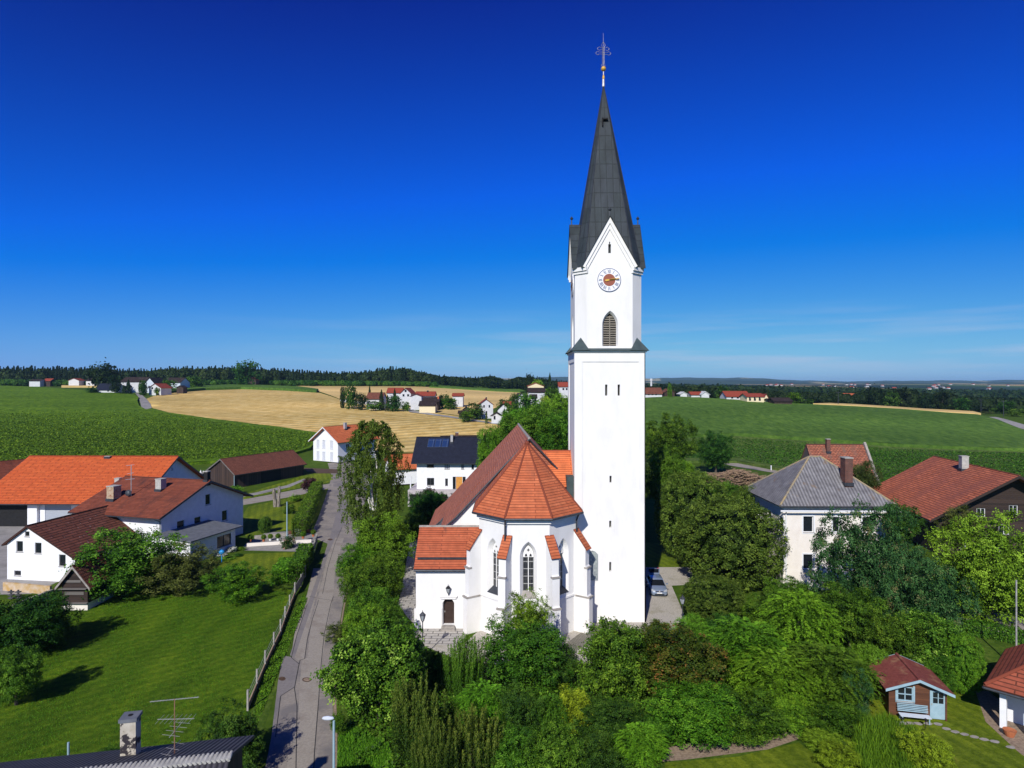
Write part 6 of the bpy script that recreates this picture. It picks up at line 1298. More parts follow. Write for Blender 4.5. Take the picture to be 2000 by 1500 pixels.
def leaf_mesh(name, P, Nn, size, tint, asp=.62, along=None):
    n = len(P); rng = np.random.default_rng(1)
    Nn = Nn/np.maximum(1e-6, np.linalg.norm(Nn, axis=1, keepdims=True))
    t = along if along is not None else rng.normal(size=(n, 3)); t = t-(t*Nn).sum(1, keepdims=True)*Nn; t /= np.maximum(1e-6, np.linalg.norm(t, axis=1, keepdims=True)); b = np.cross(Nn, t)
    s = np.asarray(size).reshape(-1, 1)*np.ones((n, 1)); V = np.stack([P-t*s*.5, P+b*s*asp*.5, P+t*s*.5, P-b*s*asp*.5], 1).reshape(-1, 3)
    me = bpy.data.meshes.new(name); me.vertices.add(4*n); me.loops.add(4*n); me.polygons.add(n)
    me.vertices.foreach_set('co', V.astype(np.float32).ravel()); me.loops.foreach_set('vertex_index', np.arange(4*n, dtype=np.int32)); me.polygons.foreach_set('loop_start', np.arange(0, 4*n, 4, dtype=np.int32))
    me.update(calc_edges=True); a = me.attributes.new('tint', 'FLOAT', 'FACE'); a.data.foreach_set('value', np.clip(tint, 0, 1).astype(np.float32)); return me
def fib(n):
    i = np.arange(n)+.5; ph = np.arccos(1-2*i/n); th = math.pi*(1+5**.5)*i; return np.stack([np.cos(th)*np.sin(ph), np.sin(th)*np.sin(ph), np.cos(ph)], 1)
def unit(v): return v/np.maximum(1e-6, np.linalg.norm(v, axis=1, keepdims=True))
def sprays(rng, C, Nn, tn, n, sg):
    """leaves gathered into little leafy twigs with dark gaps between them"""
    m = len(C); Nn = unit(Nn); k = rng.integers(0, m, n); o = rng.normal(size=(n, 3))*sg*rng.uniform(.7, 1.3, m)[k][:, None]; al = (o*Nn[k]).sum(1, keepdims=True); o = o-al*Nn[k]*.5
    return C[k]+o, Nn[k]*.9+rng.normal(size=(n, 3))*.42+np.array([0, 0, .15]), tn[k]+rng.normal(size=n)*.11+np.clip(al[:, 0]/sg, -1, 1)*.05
def crown_round(seed, n=16000, lf=.06, K=46, cr=(.22, .38), rr=(.52, .78), bottom=-.55, droop=0, asp=.62, jit=.10, fill=.12, tips=.0, flat=1.0):
    rng = np.random.default_rng(seed); C = fib(K)+rng.normal(size=(K, 3))*.16; lobes = unit(rng.normal(size=(7, 3))+np.array([0, 0, .3])); lb = np.clip(((unit(C) @ lobes.T).max(1)-.72)*.75, -.16, .2); C = unit(C)*(rng.uniform(*rr, (K, 1))+lb[:, None]); C[:, 2] = np.where(C[:, 2] < 0, C[:, 2]*abs(bottom)/.6, C[:, 2]); C = np.vstack([C, rng.normal(size=(K//5, 3))*.22])
    r = rng.uniform(*cr, len(C)); ct = rng.uniform(-.16, .16, len(C)); p = r**2/np.sum(r**2); nl = n; n = n//26; k = rng.choice(len(C), n, p=p)
    d = unit(rng.normal(size=(n, 3))+unit(C)[k]*.55+np.array([0, 0, .15])); u = rng.uniform(.35, 1, n)**.45; bump_ = 1+jit*rng.normal(size=n)
    P = C[k]+d*(r[k]*u*bump_)[:, None]*np.array([1, 1, flat]); Nn = d*.8+rng.normal(size=(n, 3))*.55+np.array([0, 0, .25])
    tn = .45+ct[k]+rng.normal(size=n)*.2+tips*(u > .93)*rng.random(n)
    P, Nn, tn = sprays(rng, P, Nn, tn, nl, lf*.95); n = nl
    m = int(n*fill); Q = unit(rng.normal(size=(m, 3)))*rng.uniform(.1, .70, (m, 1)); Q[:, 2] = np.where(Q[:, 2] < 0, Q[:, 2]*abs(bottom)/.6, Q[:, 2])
    P = np.vstack([P, Q]); Nn = np.vstack([Nn, rng.normal(size=(m, 3))]); tn = np.concatenate([tn, np.full(m, .1)])  # fill leaves get a dark tint: the crown's inner shade is painted in
    al = None
    sz = lf*rng.uniform(.7, 1.25, len(P)); sz[n:] *= 1.6
    lo = P.min(0); hi = P.max(0); q = np.percentile(np.abs(P[:, :2]), 98.6); P[:, :2] /= q; z0, z1 = np.percentile(P[:, 2], [.5, 99.7]); P[:, 2] = (P[:, 2]-z0)/(z1-z0)*2-1
    return leaf_mesh('crown', P, Nn, sz, tn, asp, al)
def crown_clip(seed, n=36000, lf=.038, e=2.7):
    rng = np.random.default_rng(seed); nl = n; n = n//24; d = unit(rng.normal(size=(n, 3))); s = (np.abs(d)**e).sum(1, keepdims=True)**(-1/e); C = fib(70)+rng.normal(size=(70, 3))*.06
    nearest = (d @ unit(C).T).max(1); lump = .92+.13*((nearest-.93)/.07).clip(-1.2, 1); u = 1-np.abs(rng.normal(size=n))*.06; P = d*s*(lump*u)[:, None]
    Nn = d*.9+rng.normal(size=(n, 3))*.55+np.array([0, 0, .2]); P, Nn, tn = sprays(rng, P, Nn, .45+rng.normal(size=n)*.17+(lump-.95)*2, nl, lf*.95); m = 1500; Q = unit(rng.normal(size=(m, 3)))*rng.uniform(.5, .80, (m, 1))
    return leaf_mesh('crown', np.vstack([P, Q]), np.vstack([Nn, Q]), np.concatenate([lf*rng.uniform(.7, 1.3, nl), np.full(m, .2)]), np.concatenate([tn, np.full(m, .05)]), .65)  # inner leaves and hollows tinted darker: shade painted into the leaf colour
def crown_cone(seed, n=7000, lf=.10, tiers=13, k=1.0):
    rng = np.random.default_rng(seed); h = rng.random(n)**.8; ti = np.floor(h*tiers); fr = h*tiers-ti; a = rng.uniform(0, 2*math.pi, n); lob = 1+.22*np.sin(a*5+ti*2.1)+.1*np.sin(a*11+ti)
    rad = ((1-h)**k*.92+.05)*lob*(1-.45*fr)*rng.uniform(.6, 1, n)**.5; P = np.stack([rad*np.cos(a), rad*np.sin(a), h*2-1-.10*rad], 1); Nn = np.stack([np.cos(a)*.6, np.sin(a)*.6, np.full(n, .7)], 1)+rng.normal(size=(n, 3))*.4
    al = np.stack([np.cos(a), np.sin(a), np.full(n, -.35)], 1)+rng.normal(size=(n, 3))*.3
    return leaf_mesh('crown', P, Nn, lf*rng.uniform(.6, 1.3, n), .45+rng.normal(size=n)*.22, .5, al)
def crown_upright(seed, n=26000, lf=.045, K=110, tips=.5):
    rng = np.random.default_rng(seed); a = rng.uniform(0, 2*math.pi, K); r = np.sqrt(rng.random(K))*.72; bx = r*np.cos(a); by = r*np.sin(a); ht = 2*(1-.42*r**2)*rng.uniform(.72, 1, K); lean = rng.uniform(.12, .35, K)
    k = rng.integers(0, K, n); t = rng.random(n)**.6; w_ = .085*(1.25-t)+.02; z = t*ht[k]; sp = 1+lean[k]*t
    g = rng.normal(size=(n, 3))*.55; P = np.stack([bx[k]*sp+g[:, 0]*w_, by[k]*sp+g[:, 1]*w_, z-1], 1); Nn = np.stack([g[:, 0]*1.2+bx[k]*.6, g[:, 1]*1.2+by[k]*.6, np.full(n, .35)], 1)+rng.normal(size=(n, 3))*.3
    al = np.stack([g[:, 0]*.6, g[:, 1]*.6, np.full(n, 1.0)], 1)+rng.normal(size=(n, 3))*.3
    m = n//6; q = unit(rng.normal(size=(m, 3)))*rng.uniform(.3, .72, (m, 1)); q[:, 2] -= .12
    return leaf_mesh('crown', np.vstack([P, q]), np.vstack([Nn, q]), np.concatenate([lf*rng.uniform(.6, 1.3, n), np.full(m, lf*1.8)]), np.concatenate([.3+tips*t**3+rng.normal(size=n)*.17, np.full(m, .12)]), .5, np.vstack([al, q]))  # leaves inside the shrub tinted dark to paint its inner shade
def crown_frond(seed, n=26000, lf=.07, K=820):
    """feather leaves: each frond is a drooping spray of narrow leaflets"""
    rng = np.random.default_rng(seed); d = unit(rng.normal(size=(K, 3))+np.array([0, 0, .35])); cl = fib(26); lump = ((d @ cl.T).max(1)-.9)*1.6; base = d*(rng.uniform(.62, .84, K)+lump)[:, None]; base[:, 2] = np.maximum(base[:, 2], -.9)
    out_ = unit(d*np.array([1, 1, .2])+rng.normal(size=(K, 3))*.4); side = unit(np.cross(out_, np.array([0, 0, 1.0])+rng.normal(size=(K, 3))*.15)); L = rng.uniform(.20, .34, K); k = rng.integers(0, K, n); t = rng.random(n); s = np.where(rng.random(n) < .5, -1, 1)
    P = base[k]+out_[k]*(L[k]*t)[:, None]; P[:, 2] -= .55*L[k]*t**2; ld = out_[k]*.55+side[k]*s[:, None]+np.array([0, 0, -.28]); P += unit(ld)*lf*.42*(1.1-.5*t)[:, None]
    Nn = np.cross(unit(ld), out_[k])*s[:, None]; Nn = np.where(Nn[:, 2:3] < 0, -Nn, Nn)+rng.normal(size=(n, 3))*.18; ft = rng.uniform(-.18, .22, K)
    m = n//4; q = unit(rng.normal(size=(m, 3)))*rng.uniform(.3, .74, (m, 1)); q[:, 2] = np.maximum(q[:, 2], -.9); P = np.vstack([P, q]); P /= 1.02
    return leaf_mesh('crown', P, np.vstack([Nn, rng.normal(size=(m, 3))]), np.concatenate([lf*rng.uniform(.7, 1.15, n), np.full(m, lf*1.2)]), np.concatenate([.5+ft[k]+rng.normal(size=n)*.1, np.full(m, .12)]), .3, np.vstack([ld, rng.normal(size=(m, 3))]))  # dark tint on the inner leaves stands in for shade between fronds
def crown_birch(seed, n=46000, lf=.04):
    rng = np.random.default_rng(seed); K = 420; h = rng.random(K); a = rng.uniform(0, 2*math.pi, K); prof = np.interp(h, [0, .25, .55, .8, 1], [.66, .98, .92, .70, .30]); r = prof*rng.uniform(.35, 1, K)**.6*(1+.15*np.sin(a*4+h*9)); C = np.stack([r*np.cos(a), r*np.sin(a), -.62+h*1.62], 1)
    L = rng.uniform(.10, .46, K)*np.interp(h, [0, .5, 1], [1.0, .9, .28]); k = rng.integers(0, K, n); t = rng.random(n); sw = rng.normal(size=(K, 2))*.05
    P = C[k].copy(); P[:, 0] += sw[k, 0]*t+rng.normal(size=n)*.03; P[:, 1] += sw[k, 1]*t+rng.normal(size=n)*.03; P[:, 2] -= L[k]*t; P[:, 2] = np.maximum(P[:, 2], -1+.1*rng.random(n)); Nn = rng.normal(size=(n, 3))+np.stack([np.cos(a[k]), np.sin(a[k]), np.full(n, .4)], 1)*.9
    return leaf_mesh('crown', P, Nn, lf*rng.uniform(.6, 1.2, n), .42+rng.normal(size=n)*.2, .6)
CR = {}
def crown(kind, v=0):
    key = (kind, v)
    if key in CR: return CR[key]
    s = hash((len(kind)*7+ord(kind[0])+ord(kind[-1])*3+v*101)) % 9999
    CR[key] = {'round': lambda: crown_round(s, 30000, .050, 74, (.16, .29), (.50, .82), jit=.14, fill=.10), 'big': lambda: crown_round(s, 46000, .040, 110, (.14, .25), (.55, .84), jit=.14, fill=.10), 'loose': lambda: crown_round(s, 24000, .047, 90, (.11, .22), (.42, .88), jit=.22, fill=.05),
        'maple': lambda: crown_round(s, 34000, .050, 86, (.15, .27), (.55, .82), tips=.36, asp=.8, jit=.14, fill=.10), 'bush': lambda: crown_round(s, 30000, .048, 60, (.18, .31), (.46, .78), bottom=-.7, jit=.14, fill=.10), 'small': lambda: crown_round(s, 2600, .15, 18, (.3, .45), (.45, .62)),
        'clip': lambda: crown_clip(s), 'ball': lambda: crown_clip(s, 5000, .11, 2), 'cone': lambda: crown_cone(s), 'farcone': lambda: crown_cone(s, 1100, .26, 8, .85), 'far': lambda: crown_round(s, 1700, .17, 20, (.26, .42), (.5, .7), fill=.06),
        'upright': lambda: crown_upright(s), 'frond': lambda: crown_frond(s), 'birch': lambda: crown_birch(s), 'column': lambda: crown_clip(s, 5000, .11, 2.6), 'acacia': lambda: crown_round(s, 56000, .036, 120, (.12, .24), (.45, .88), jit=.18, tips=.25, flat=.7, fill=.08)}[kind]()
    return CR[key]
TRK = {}
def trunk_mesh(v=0, limbs=6, r=.03):
    key = (v, limbs, r)
    if key in TRK: return TRK[key]
    rr = random.Random(v); m = MB(); pts = [(0, 0, 0)]; 
    for i in range(1, 7): pts.append((rr.uniform(-.02, .02)*i, rr.uniform(-.02, .02)*i, i/6))
    for i in range(6): m.cyl(pts[i], pts[i+1], r*(1.25-.15*i)*(1.35 if i == 0 else 1), r*(1.25-.15*(i+1)), 8, False)
    for k in range(limbs):
        a = k*2.4+rr.random(); i = 2+k % 4; p = Vector(pts[min(i, 4)]); q = p+Vector((math.cos(a)*.17, math.sin(a)*.17, .18)); m.cyl(p, q, r*.5, r*.3, 6, False); m.cyl(q, q+Vector((math.cos(a)*.16, math.sin(a)*.16, .16)), r*.3, r*.12, 5, False)
    me = bpy.data.meshes.new('trunk'); me.from_pydata(m.v, [], m.f); me.update(); TRK[key] = me; return me
RT = random.Random(11)
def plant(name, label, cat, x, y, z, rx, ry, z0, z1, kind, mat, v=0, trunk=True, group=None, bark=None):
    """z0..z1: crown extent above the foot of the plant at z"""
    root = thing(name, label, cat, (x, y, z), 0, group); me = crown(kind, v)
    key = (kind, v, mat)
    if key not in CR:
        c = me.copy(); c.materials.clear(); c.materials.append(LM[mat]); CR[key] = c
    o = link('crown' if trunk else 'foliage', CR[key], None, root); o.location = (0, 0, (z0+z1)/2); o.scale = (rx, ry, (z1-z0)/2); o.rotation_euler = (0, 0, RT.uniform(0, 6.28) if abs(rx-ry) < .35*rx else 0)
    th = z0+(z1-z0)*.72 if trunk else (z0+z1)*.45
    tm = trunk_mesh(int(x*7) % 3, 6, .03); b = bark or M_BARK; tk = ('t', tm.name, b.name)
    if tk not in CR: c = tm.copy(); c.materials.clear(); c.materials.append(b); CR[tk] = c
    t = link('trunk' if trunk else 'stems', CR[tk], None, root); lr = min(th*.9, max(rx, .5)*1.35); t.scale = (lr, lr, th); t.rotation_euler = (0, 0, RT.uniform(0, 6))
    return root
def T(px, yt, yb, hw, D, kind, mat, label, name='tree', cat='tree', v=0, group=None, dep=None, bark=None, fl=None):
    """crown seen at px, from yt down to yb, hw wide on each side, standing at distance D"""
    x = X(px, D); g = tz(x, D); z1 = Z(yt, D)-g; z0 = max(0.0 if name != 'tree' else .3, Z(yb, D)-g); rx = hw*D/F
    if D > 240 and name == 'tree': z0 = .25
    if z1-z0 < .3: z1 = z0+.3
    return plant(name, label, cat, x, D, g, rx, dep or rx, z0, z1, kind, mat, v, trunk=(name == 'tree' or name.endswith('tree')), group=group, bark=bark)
S = dict(name='shrub', cat='shrub')
# --- belt of shrubs and trees in front of the church
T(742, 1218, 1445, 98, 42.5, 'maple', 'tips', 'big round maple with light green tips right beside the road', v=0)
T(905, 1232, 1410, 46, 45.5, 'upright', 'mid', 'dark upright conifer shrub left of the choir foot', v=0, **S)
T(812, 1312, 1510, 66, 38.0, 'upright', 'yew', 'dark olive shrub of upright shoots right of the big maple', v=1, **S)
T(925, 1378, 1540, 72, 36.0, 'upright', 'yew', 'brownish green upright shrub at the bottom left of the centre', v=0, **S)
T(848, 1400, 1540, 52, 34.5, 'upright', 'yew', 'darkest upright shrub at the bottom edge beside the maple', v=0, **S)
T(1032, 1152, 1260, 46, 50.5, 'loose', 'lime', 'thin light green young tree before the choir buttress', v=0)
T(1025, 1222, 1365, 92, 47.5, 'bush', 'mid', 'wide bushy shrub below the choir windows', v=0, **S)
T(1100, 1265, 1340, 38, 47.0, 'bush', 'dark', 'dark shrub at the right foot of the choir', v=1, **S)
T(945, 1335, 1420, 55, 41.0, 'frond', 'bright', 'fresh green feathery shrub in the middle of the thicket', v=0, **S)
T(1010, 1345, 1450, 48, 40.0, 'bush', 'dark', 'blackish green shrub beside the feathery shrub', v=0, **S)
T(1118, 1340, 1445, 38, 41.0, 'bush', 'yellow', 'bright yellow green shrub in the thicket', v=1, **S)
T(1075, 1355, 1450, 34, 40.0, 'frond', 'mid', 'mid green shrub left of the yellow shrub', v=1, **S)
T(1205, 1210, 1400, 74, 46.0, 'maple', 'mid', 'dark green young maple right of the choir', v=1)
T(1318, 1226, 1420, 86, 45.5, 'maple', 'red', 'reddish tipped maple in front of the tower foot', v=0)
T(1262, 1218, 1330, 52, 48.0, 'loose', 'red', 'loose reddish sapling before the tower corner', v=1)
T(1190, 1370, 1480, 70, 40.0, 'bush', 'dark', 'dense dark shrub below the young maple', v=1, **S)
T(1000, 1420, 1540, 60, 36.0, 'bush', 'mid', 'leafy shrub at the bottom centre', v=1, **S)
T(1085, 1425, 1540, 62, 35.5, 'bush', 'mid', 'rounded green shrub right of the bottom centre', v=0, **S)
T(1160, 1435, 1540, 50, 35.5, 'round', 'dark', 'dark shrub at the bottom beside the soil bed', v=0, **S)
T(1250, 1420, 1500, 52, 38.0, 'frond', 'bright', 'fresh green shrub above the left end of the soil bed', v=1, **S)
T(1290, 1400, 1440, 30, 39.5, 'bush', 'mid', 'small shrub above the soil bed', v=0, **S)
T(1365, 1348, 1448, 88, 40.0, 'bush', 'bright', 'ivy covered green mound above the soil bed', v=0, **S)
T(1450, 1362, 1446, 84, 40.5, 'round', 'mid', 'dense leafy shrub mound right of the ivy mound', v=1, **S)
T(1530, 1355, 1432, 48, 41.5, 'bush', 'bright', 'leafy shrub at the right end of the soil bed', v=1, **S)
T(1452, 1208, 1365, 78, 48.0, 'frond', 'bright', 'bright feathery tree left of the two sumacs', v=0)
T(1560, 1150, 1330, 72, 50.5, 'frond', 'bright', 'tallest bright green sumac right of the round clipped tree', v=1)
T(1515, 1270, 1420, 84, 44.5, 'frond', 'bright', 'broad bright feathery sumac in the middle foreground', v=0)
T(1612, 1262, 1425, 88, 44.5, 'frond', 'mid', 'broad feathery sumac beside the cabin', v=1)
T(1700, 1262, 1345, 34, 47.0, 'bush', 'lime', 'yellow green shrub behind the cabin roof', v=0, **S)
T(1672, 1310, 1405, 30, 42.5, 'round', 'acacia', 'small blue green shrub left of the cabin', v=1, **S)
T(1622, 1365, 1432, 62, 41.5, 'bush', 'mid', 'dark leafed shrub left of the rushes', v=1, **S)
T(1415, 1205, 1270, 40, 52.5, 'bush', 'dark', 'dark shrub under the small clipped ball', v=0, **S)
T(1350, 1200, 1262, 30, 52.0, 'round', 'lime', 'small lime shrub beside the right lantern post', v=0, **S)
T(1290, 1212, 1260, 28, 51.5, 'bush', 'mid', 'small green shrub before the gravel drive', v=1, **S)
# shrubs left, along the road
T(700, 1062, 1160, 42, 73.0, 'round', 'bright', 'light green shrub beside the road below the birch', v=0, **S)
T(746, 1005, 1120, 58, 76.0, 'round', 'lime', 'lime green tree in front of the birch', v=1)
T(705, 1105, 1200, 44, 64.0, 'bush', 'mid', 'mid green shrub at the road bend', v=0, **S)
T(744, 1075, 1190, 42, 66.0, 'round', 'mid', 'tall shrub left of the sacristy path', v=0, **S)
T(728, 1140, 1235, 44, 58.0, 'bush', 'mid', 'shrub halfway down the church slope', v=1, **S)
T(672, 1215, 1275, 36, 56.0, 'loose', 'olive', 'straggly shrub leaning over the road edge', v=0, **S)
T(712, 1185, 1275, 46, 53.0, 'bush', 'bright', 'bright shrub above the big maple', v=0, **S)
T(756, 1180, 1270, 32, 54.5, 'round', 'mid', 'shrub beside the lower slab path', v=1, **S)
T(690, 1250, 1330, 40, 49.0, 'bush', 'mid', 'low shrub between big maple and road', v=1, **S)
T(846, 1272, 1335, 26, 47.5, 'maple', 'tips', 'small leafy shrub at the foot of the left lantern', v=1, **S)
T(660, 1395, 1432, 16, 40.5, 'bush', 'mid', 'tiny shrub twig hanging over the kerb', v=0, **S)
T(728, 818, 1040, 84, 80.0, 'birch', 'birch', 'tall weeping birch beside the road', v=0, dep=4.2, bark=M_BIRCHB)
bpy.data.objects['tree'].name
# behind the church
T(1045, 795, 905, 66, 98.0, 'big', 'mid', 'large walnut tree behind the nave ridge', v=0)
T(1100, 800, 905, 52, 95.0, 'big', 'mid', 'broad tree between nave and tower', v=1)
T(985, 818, 935, 42, 100.0, 'round', 'mid', 'round tree left of the nave roof', v=0)
T(955, 838, 940, 24, 96.0, 'round', 'bright', 'light green tree touching the modern house', v=1)
T(1015, 800, 880, 40, 118.0, 'round', 'bright', 'light tree top behind the walnut tree', v=1)
T(1090, 770, 850, 34, 140.0, 'round', 'lime', 'loose pale tree behind the walnut near the tower', v=0)
T(985, 798, 845, 12, 150.0, 'cone', 'dark', 'narrow blue spruce left behind the nave', v=0)
T(838, 960, 1035, 40, 100.0, 'bush', 'dark', 'dark shrub before the modern house garage', v=0, **S)
T(812, 1000, 1060, 26, 92.0, 'bush', 'mid', 'shrub left of the sacristy roof', v=1, **S)
T(880, 965, 1000, 22, 106.0, 'loose', 'purple', 'purple brown shrub at the garage of the modern house', v=0, **S)
T(838, 950, 985, 16, 112.0, 'loose', 'purple', 'small purple shrub before the basement wall', v=1, **S)
# right of the tower
T(1308, 808, 915, 50, 128.0, 'big', 'mid', 'round leafy tree right behind the tower', v=0)
T(1398, 842, 912, 35, 160.0, 'big', 'dark', 'dark round tree beside the brushwood pile', v=1)
T(1296, 872, 985, 38, 92.0, 'round', 'mid', 'tree close to the right tower wall', v=0)
T(1330, 900, 960, 30, 96.0, 'bush', 'bright', 'light shrub under the round leafy tree', v=0, **S)
T(1352, 926, 1092, 68, 82.5, 'clip', 'box', 'clipped round tree at the back behind the parked car', v=0)
T(1425, 980, 1192, 95, 71.5, 'clip', 'box', 'largest clipped round tree left of the parish house', v=1)
T(1475, 950, 1060, 44, 79.0, 'clip', 'box', 'clipped round tree against the parish house wall', v=0)
T(1392, 1130, 1218, 56, 61.0, 'clip', 'box', 'small dark clipped ball below the largest clipped tree', v=1)
T(1545, 1135, 1205, 50, 62.0, 'bush', 'mid', 'shrub below the left parish house window', v=0, **S)
T(1612, 1160, 1225, 60, 58.0, 'bush', 'bright', 'bright shrub below the parish house', v=1, **S)
T(1500, 1165, 1240, 44, 58.0, 'round', 'mid', 'shrub right of the small clipped ball', v=1, **S)
T(1415, 938, 985, 36, 112.0, 'bush', 'mid', 'low shrub below the brushwood pile', v=1, **S)
T(1697, 985, 1235, 92, 58.0, 'acacia', 'acacia', 'big dark blue green tree before the parish house', v=0)
T(1790, 1075, 1300, 84, 54.5, 'acacia', 'acacia', 'lower dark blue green tree right of the big one', v=1)
T(1760, 985, 1060, 34, 66.0, 'round', 'dark', 'dark tree top between parish house and chalet', v=1)
T(1937, 1003, 1215, 98, 60.0, 'big', 'lime', 'bright yellow green tree at the right edge', v=0)
T(1882, 990, 1060, 36, 68.0, 'round', 'olive', 'olive green tree top before the chalet wall', v=0)
T(1660, 1150, 1245, 66, 53.0, 'round', 'mid', 'shrub between sumac and dark tree', v=1, **S)
T(1745, 1200, 1310, 58, 49.5, 'bush', 'mid', 'shrub behind the cabin roof at the left', v=0, **S)
T(1815, 1195, 1320, 70, 49.0, 'maple', 'tips', 'leafy shrub behind the cabin roof at the right', v=1, **S)
T(1878, 1240, 1350, 34, 46.5, 'clip', 'bright', 'clipped green hedge shrub beside the garage', v=0, **S)
T(1830, 1290, 1355, 40, 46.0, 'bush', 'mid', 'shrub right of the cabin', v=1, **S)
T(1690, 900, 960, 26, 97.0, 'round', 'olive', 'climbing shrub before the crumbling roof', v=0, **S)
T(1990, 864, 880, 20, 226.0, 'bush', 'dark', 'dark shrub in the field at the right edge', v=0, **S)
T(1955, 1330, 1352, 18, 46.0, 'round', 'bright', 'small fern at the garage corner', v=1, **S)
T(1810, 1438, 1520, 46, 36.5, 'bush', 'yellow', 'yellow flowering shrub at the edge of the rushes', v=0, **S)
T(1640, 1452, 1530, 40, 37.0, 'round', 'yellow', 'yellowish ground shrub beside the boardwalk', v=1, **S)
T(1600, 1432, 1475, 34, 39.5, 'bush', 'lime', 'low yellowish shrub at the lawn corner', v=0, **S)
# orchard and farm
T(248, 1032, 1190, 94, 68.5, 'round', 'mid', 'leafy apple tree beside the bee house', v=0)
T(350, 1066, 1182, 74, 69.0, 'loose', 'olive', 'greyish apple tree in the middle of the orchard row', v=0)
T(466, 1100, 1176, 60, 66.5, 'loose', 'bright', 'small light apple tree nearest the fence', v=1)
T(60, 1168, 1330, 78, 53.0, 'bush', 'dark', 'dark shrub mass at the left photo edge', v=0, **S)
T(10, 1190, 1320, 60, 55.0, 'bush', 'mid', 'shrub cut by the left photo edge', v=1, **S)
T(-60, 1180, 1330, 80, 52.0, 'bush', 'mid', 'outer shrub beyond the left edge', v=0, **S)
T(100, 1195, 1300, 34, 54.0, 'loose', 'dark', 'loose dark shrub right of the dark shrub mass', v=0, **S)
T(32, 1268, 1385, 48, 44.5, 'round', 'mid', 'young tree casting a long shadow on the orchard lawn', v=1)
T(452, 1382, 1560, 62, 36.5, 'bush', 'dark', 'dark round shrub behind the near corrugated roof', v=1, **S)
T(215, 1462, 1500, 24, 37.5, 'bush', 'dark', 'small dark shrub beside the painted chimney', v=0, **S)
T(518, 1010, 1042, 12, 96.0, 'ball', 'dark', 'clipped ball bush on the upper lawn', v=0, **S)
T(603, 933, 956, 15, 132.0, 'small', 'purple', 'purple leafed shrub at the top of the long hedge', v=0, **S)
T(462, 948, 972, 13, 130.0, 'small', 'lime', 'lime green shrub before the long shed', v=0, **S)
T(578, 965, 985, 13, 122.0, 'small', 'lime', 'yellow green shrub behind the long hedge', v=1, **S)
T(565, 985, 1010, 12, 110.0, 'small', 'mid', 'round shrub left of the long hedge', v=0, **S)
T(563, 1048, 1078, 15, 87.0, 'small', 'rose', 'rose bush with pale pink flowers on the terrace', v=0, **S)
T(450, 1068, 1092, 12, 85.0, 'small', 'white', 'rightmost white hydrangea below the annex window', v=0, name='shrub', cat='shrub', group='white hydrangeas by the annex')
T(430, 1080, 1100, 12, 83.0, 'small', 'white', 'middle white hydrangea below the annex', v=1, name='shrub', cat='shrub', group='white hydrangeas by the annex')
T(412, 1082, 1100, 10, 83.0, 'small', 'white', 'leftmost white hydrangea below the annex', v=0, name='shrub', cat='shrub', group='white hydrangeas by the annex')
T(472, 1068, 1086, 9, 86.0, 'small', 'bright', 'small round green shrub at the terrace corner', v=1, **S)
T(447, 1092, 1108, 14, 81.5, 'small', 'lime', 'yellow green cushion shrub at the lawn edge', v=0, **S)
T(466, 1084, 1098, 10, 83.0, 'small', 'dark', 'dark cushion shrub at the lawn edge', v=1, **S)
for i, (px, py) in enumerate(((489, 1058), (515, 1058), (543, 1056), (592, 1052), (612, 1048), (528, 1052))): pass
for o in [o for o in COL.objects if o.get('foliage')]:
    key = ('ball', 0, 'mid')
    if key not in CR: c = crown('ball', 0).copy(); c.materials.clear(); c.materials.append(LM['mid']); CR[key] = c
    f = link('foliage', CR[key], None, o); f.location = (0, 0, .62); f.scale = (.34, .34, .36); del o['foliage']
def hedge(px0, py0, px1, py1, wd, h, mat, label, n=22000, lf=.2):
    a = Vector(gp(px0, py0)[:2]); b = Vector(gp(px1, py1)[:2]); d_ = b-a; L = d_.length; rng = np.random.default_rng(4); t = rng.random(n)*L; f = rng.random(n); per = wd+2*h; s = f*per
    y = np.where(s < h, -wd/2, np.where(s < h+wd, s-h-wd/2, wd/2)); z = np.where(s < h, s, np.where(s < h+wd, h, per-s)); nn = np.where((s < h)[:, None], [0, -1, .2], np.where((s < h+wd)[:, None], [0, 0, 1], [0, 1, .2]))
    w_ = .14*np.sin(t*1.3)+.1*np.sin(t*3.1+z*2); P = np.stack([t, y+w_+rng.normal(size=n)*.07, z+.12*np.sin(t*.9)+rng.normal(size=n)*.06], 1); e = rng.random(n) < .1; P[e, 0] = np.where(rng.random(e.sum()) < .5, 0, L); P[e, 1] = rng.uniform(-wd/2, wd/2, e.sum()); P[e, 2] = rng.uniform(0, h, e.sum())
    me = leaf_mesh('hedge', P, nn+rng.normal(size=(n, 3))*.5, lf*rng.uniform(.7, 1.3, n), .45+rng.normal(size=n)*.22, .65); me.materials.append(LM[mat]); root = thing('hedge', label, 'hedge', (a.x, a.y, tz(a.x, a.y)), math.atan2(d_.y, d_.x)); link('foliage', me, None, root)
    m = MB(); k = .5
    while k < L: m.cyl((k, 0, 0), (k, 0, h*.9), .05, .03, 5); k += .9
    m.build('stems', M_BARK, root); return root
hedge(584, 1048, 620, 962, 1.8, 2.3, 'mid', 'long clipped hedge along the road beyond the terrace')
hedge(578, 1138, 598, 1092, 1.5, 1.9, 'mid', 'short hedge along the front garden fence', 11000)
hedge(548, 1140, 562, 1112, 1.6, 1.5, 'bright', 'low bright hedge inside the front garden', 9000)
hedge(1700, 1000, 1800, 1040, 1.2, 1.4, 'lime', 'creeper on the small tiled roof before the chalet', 3000)
hedge(1880, 1238, 2040, 1262, .9, 1.1, 'mid', 'low hedge behind the garage roof', 5000, .16)
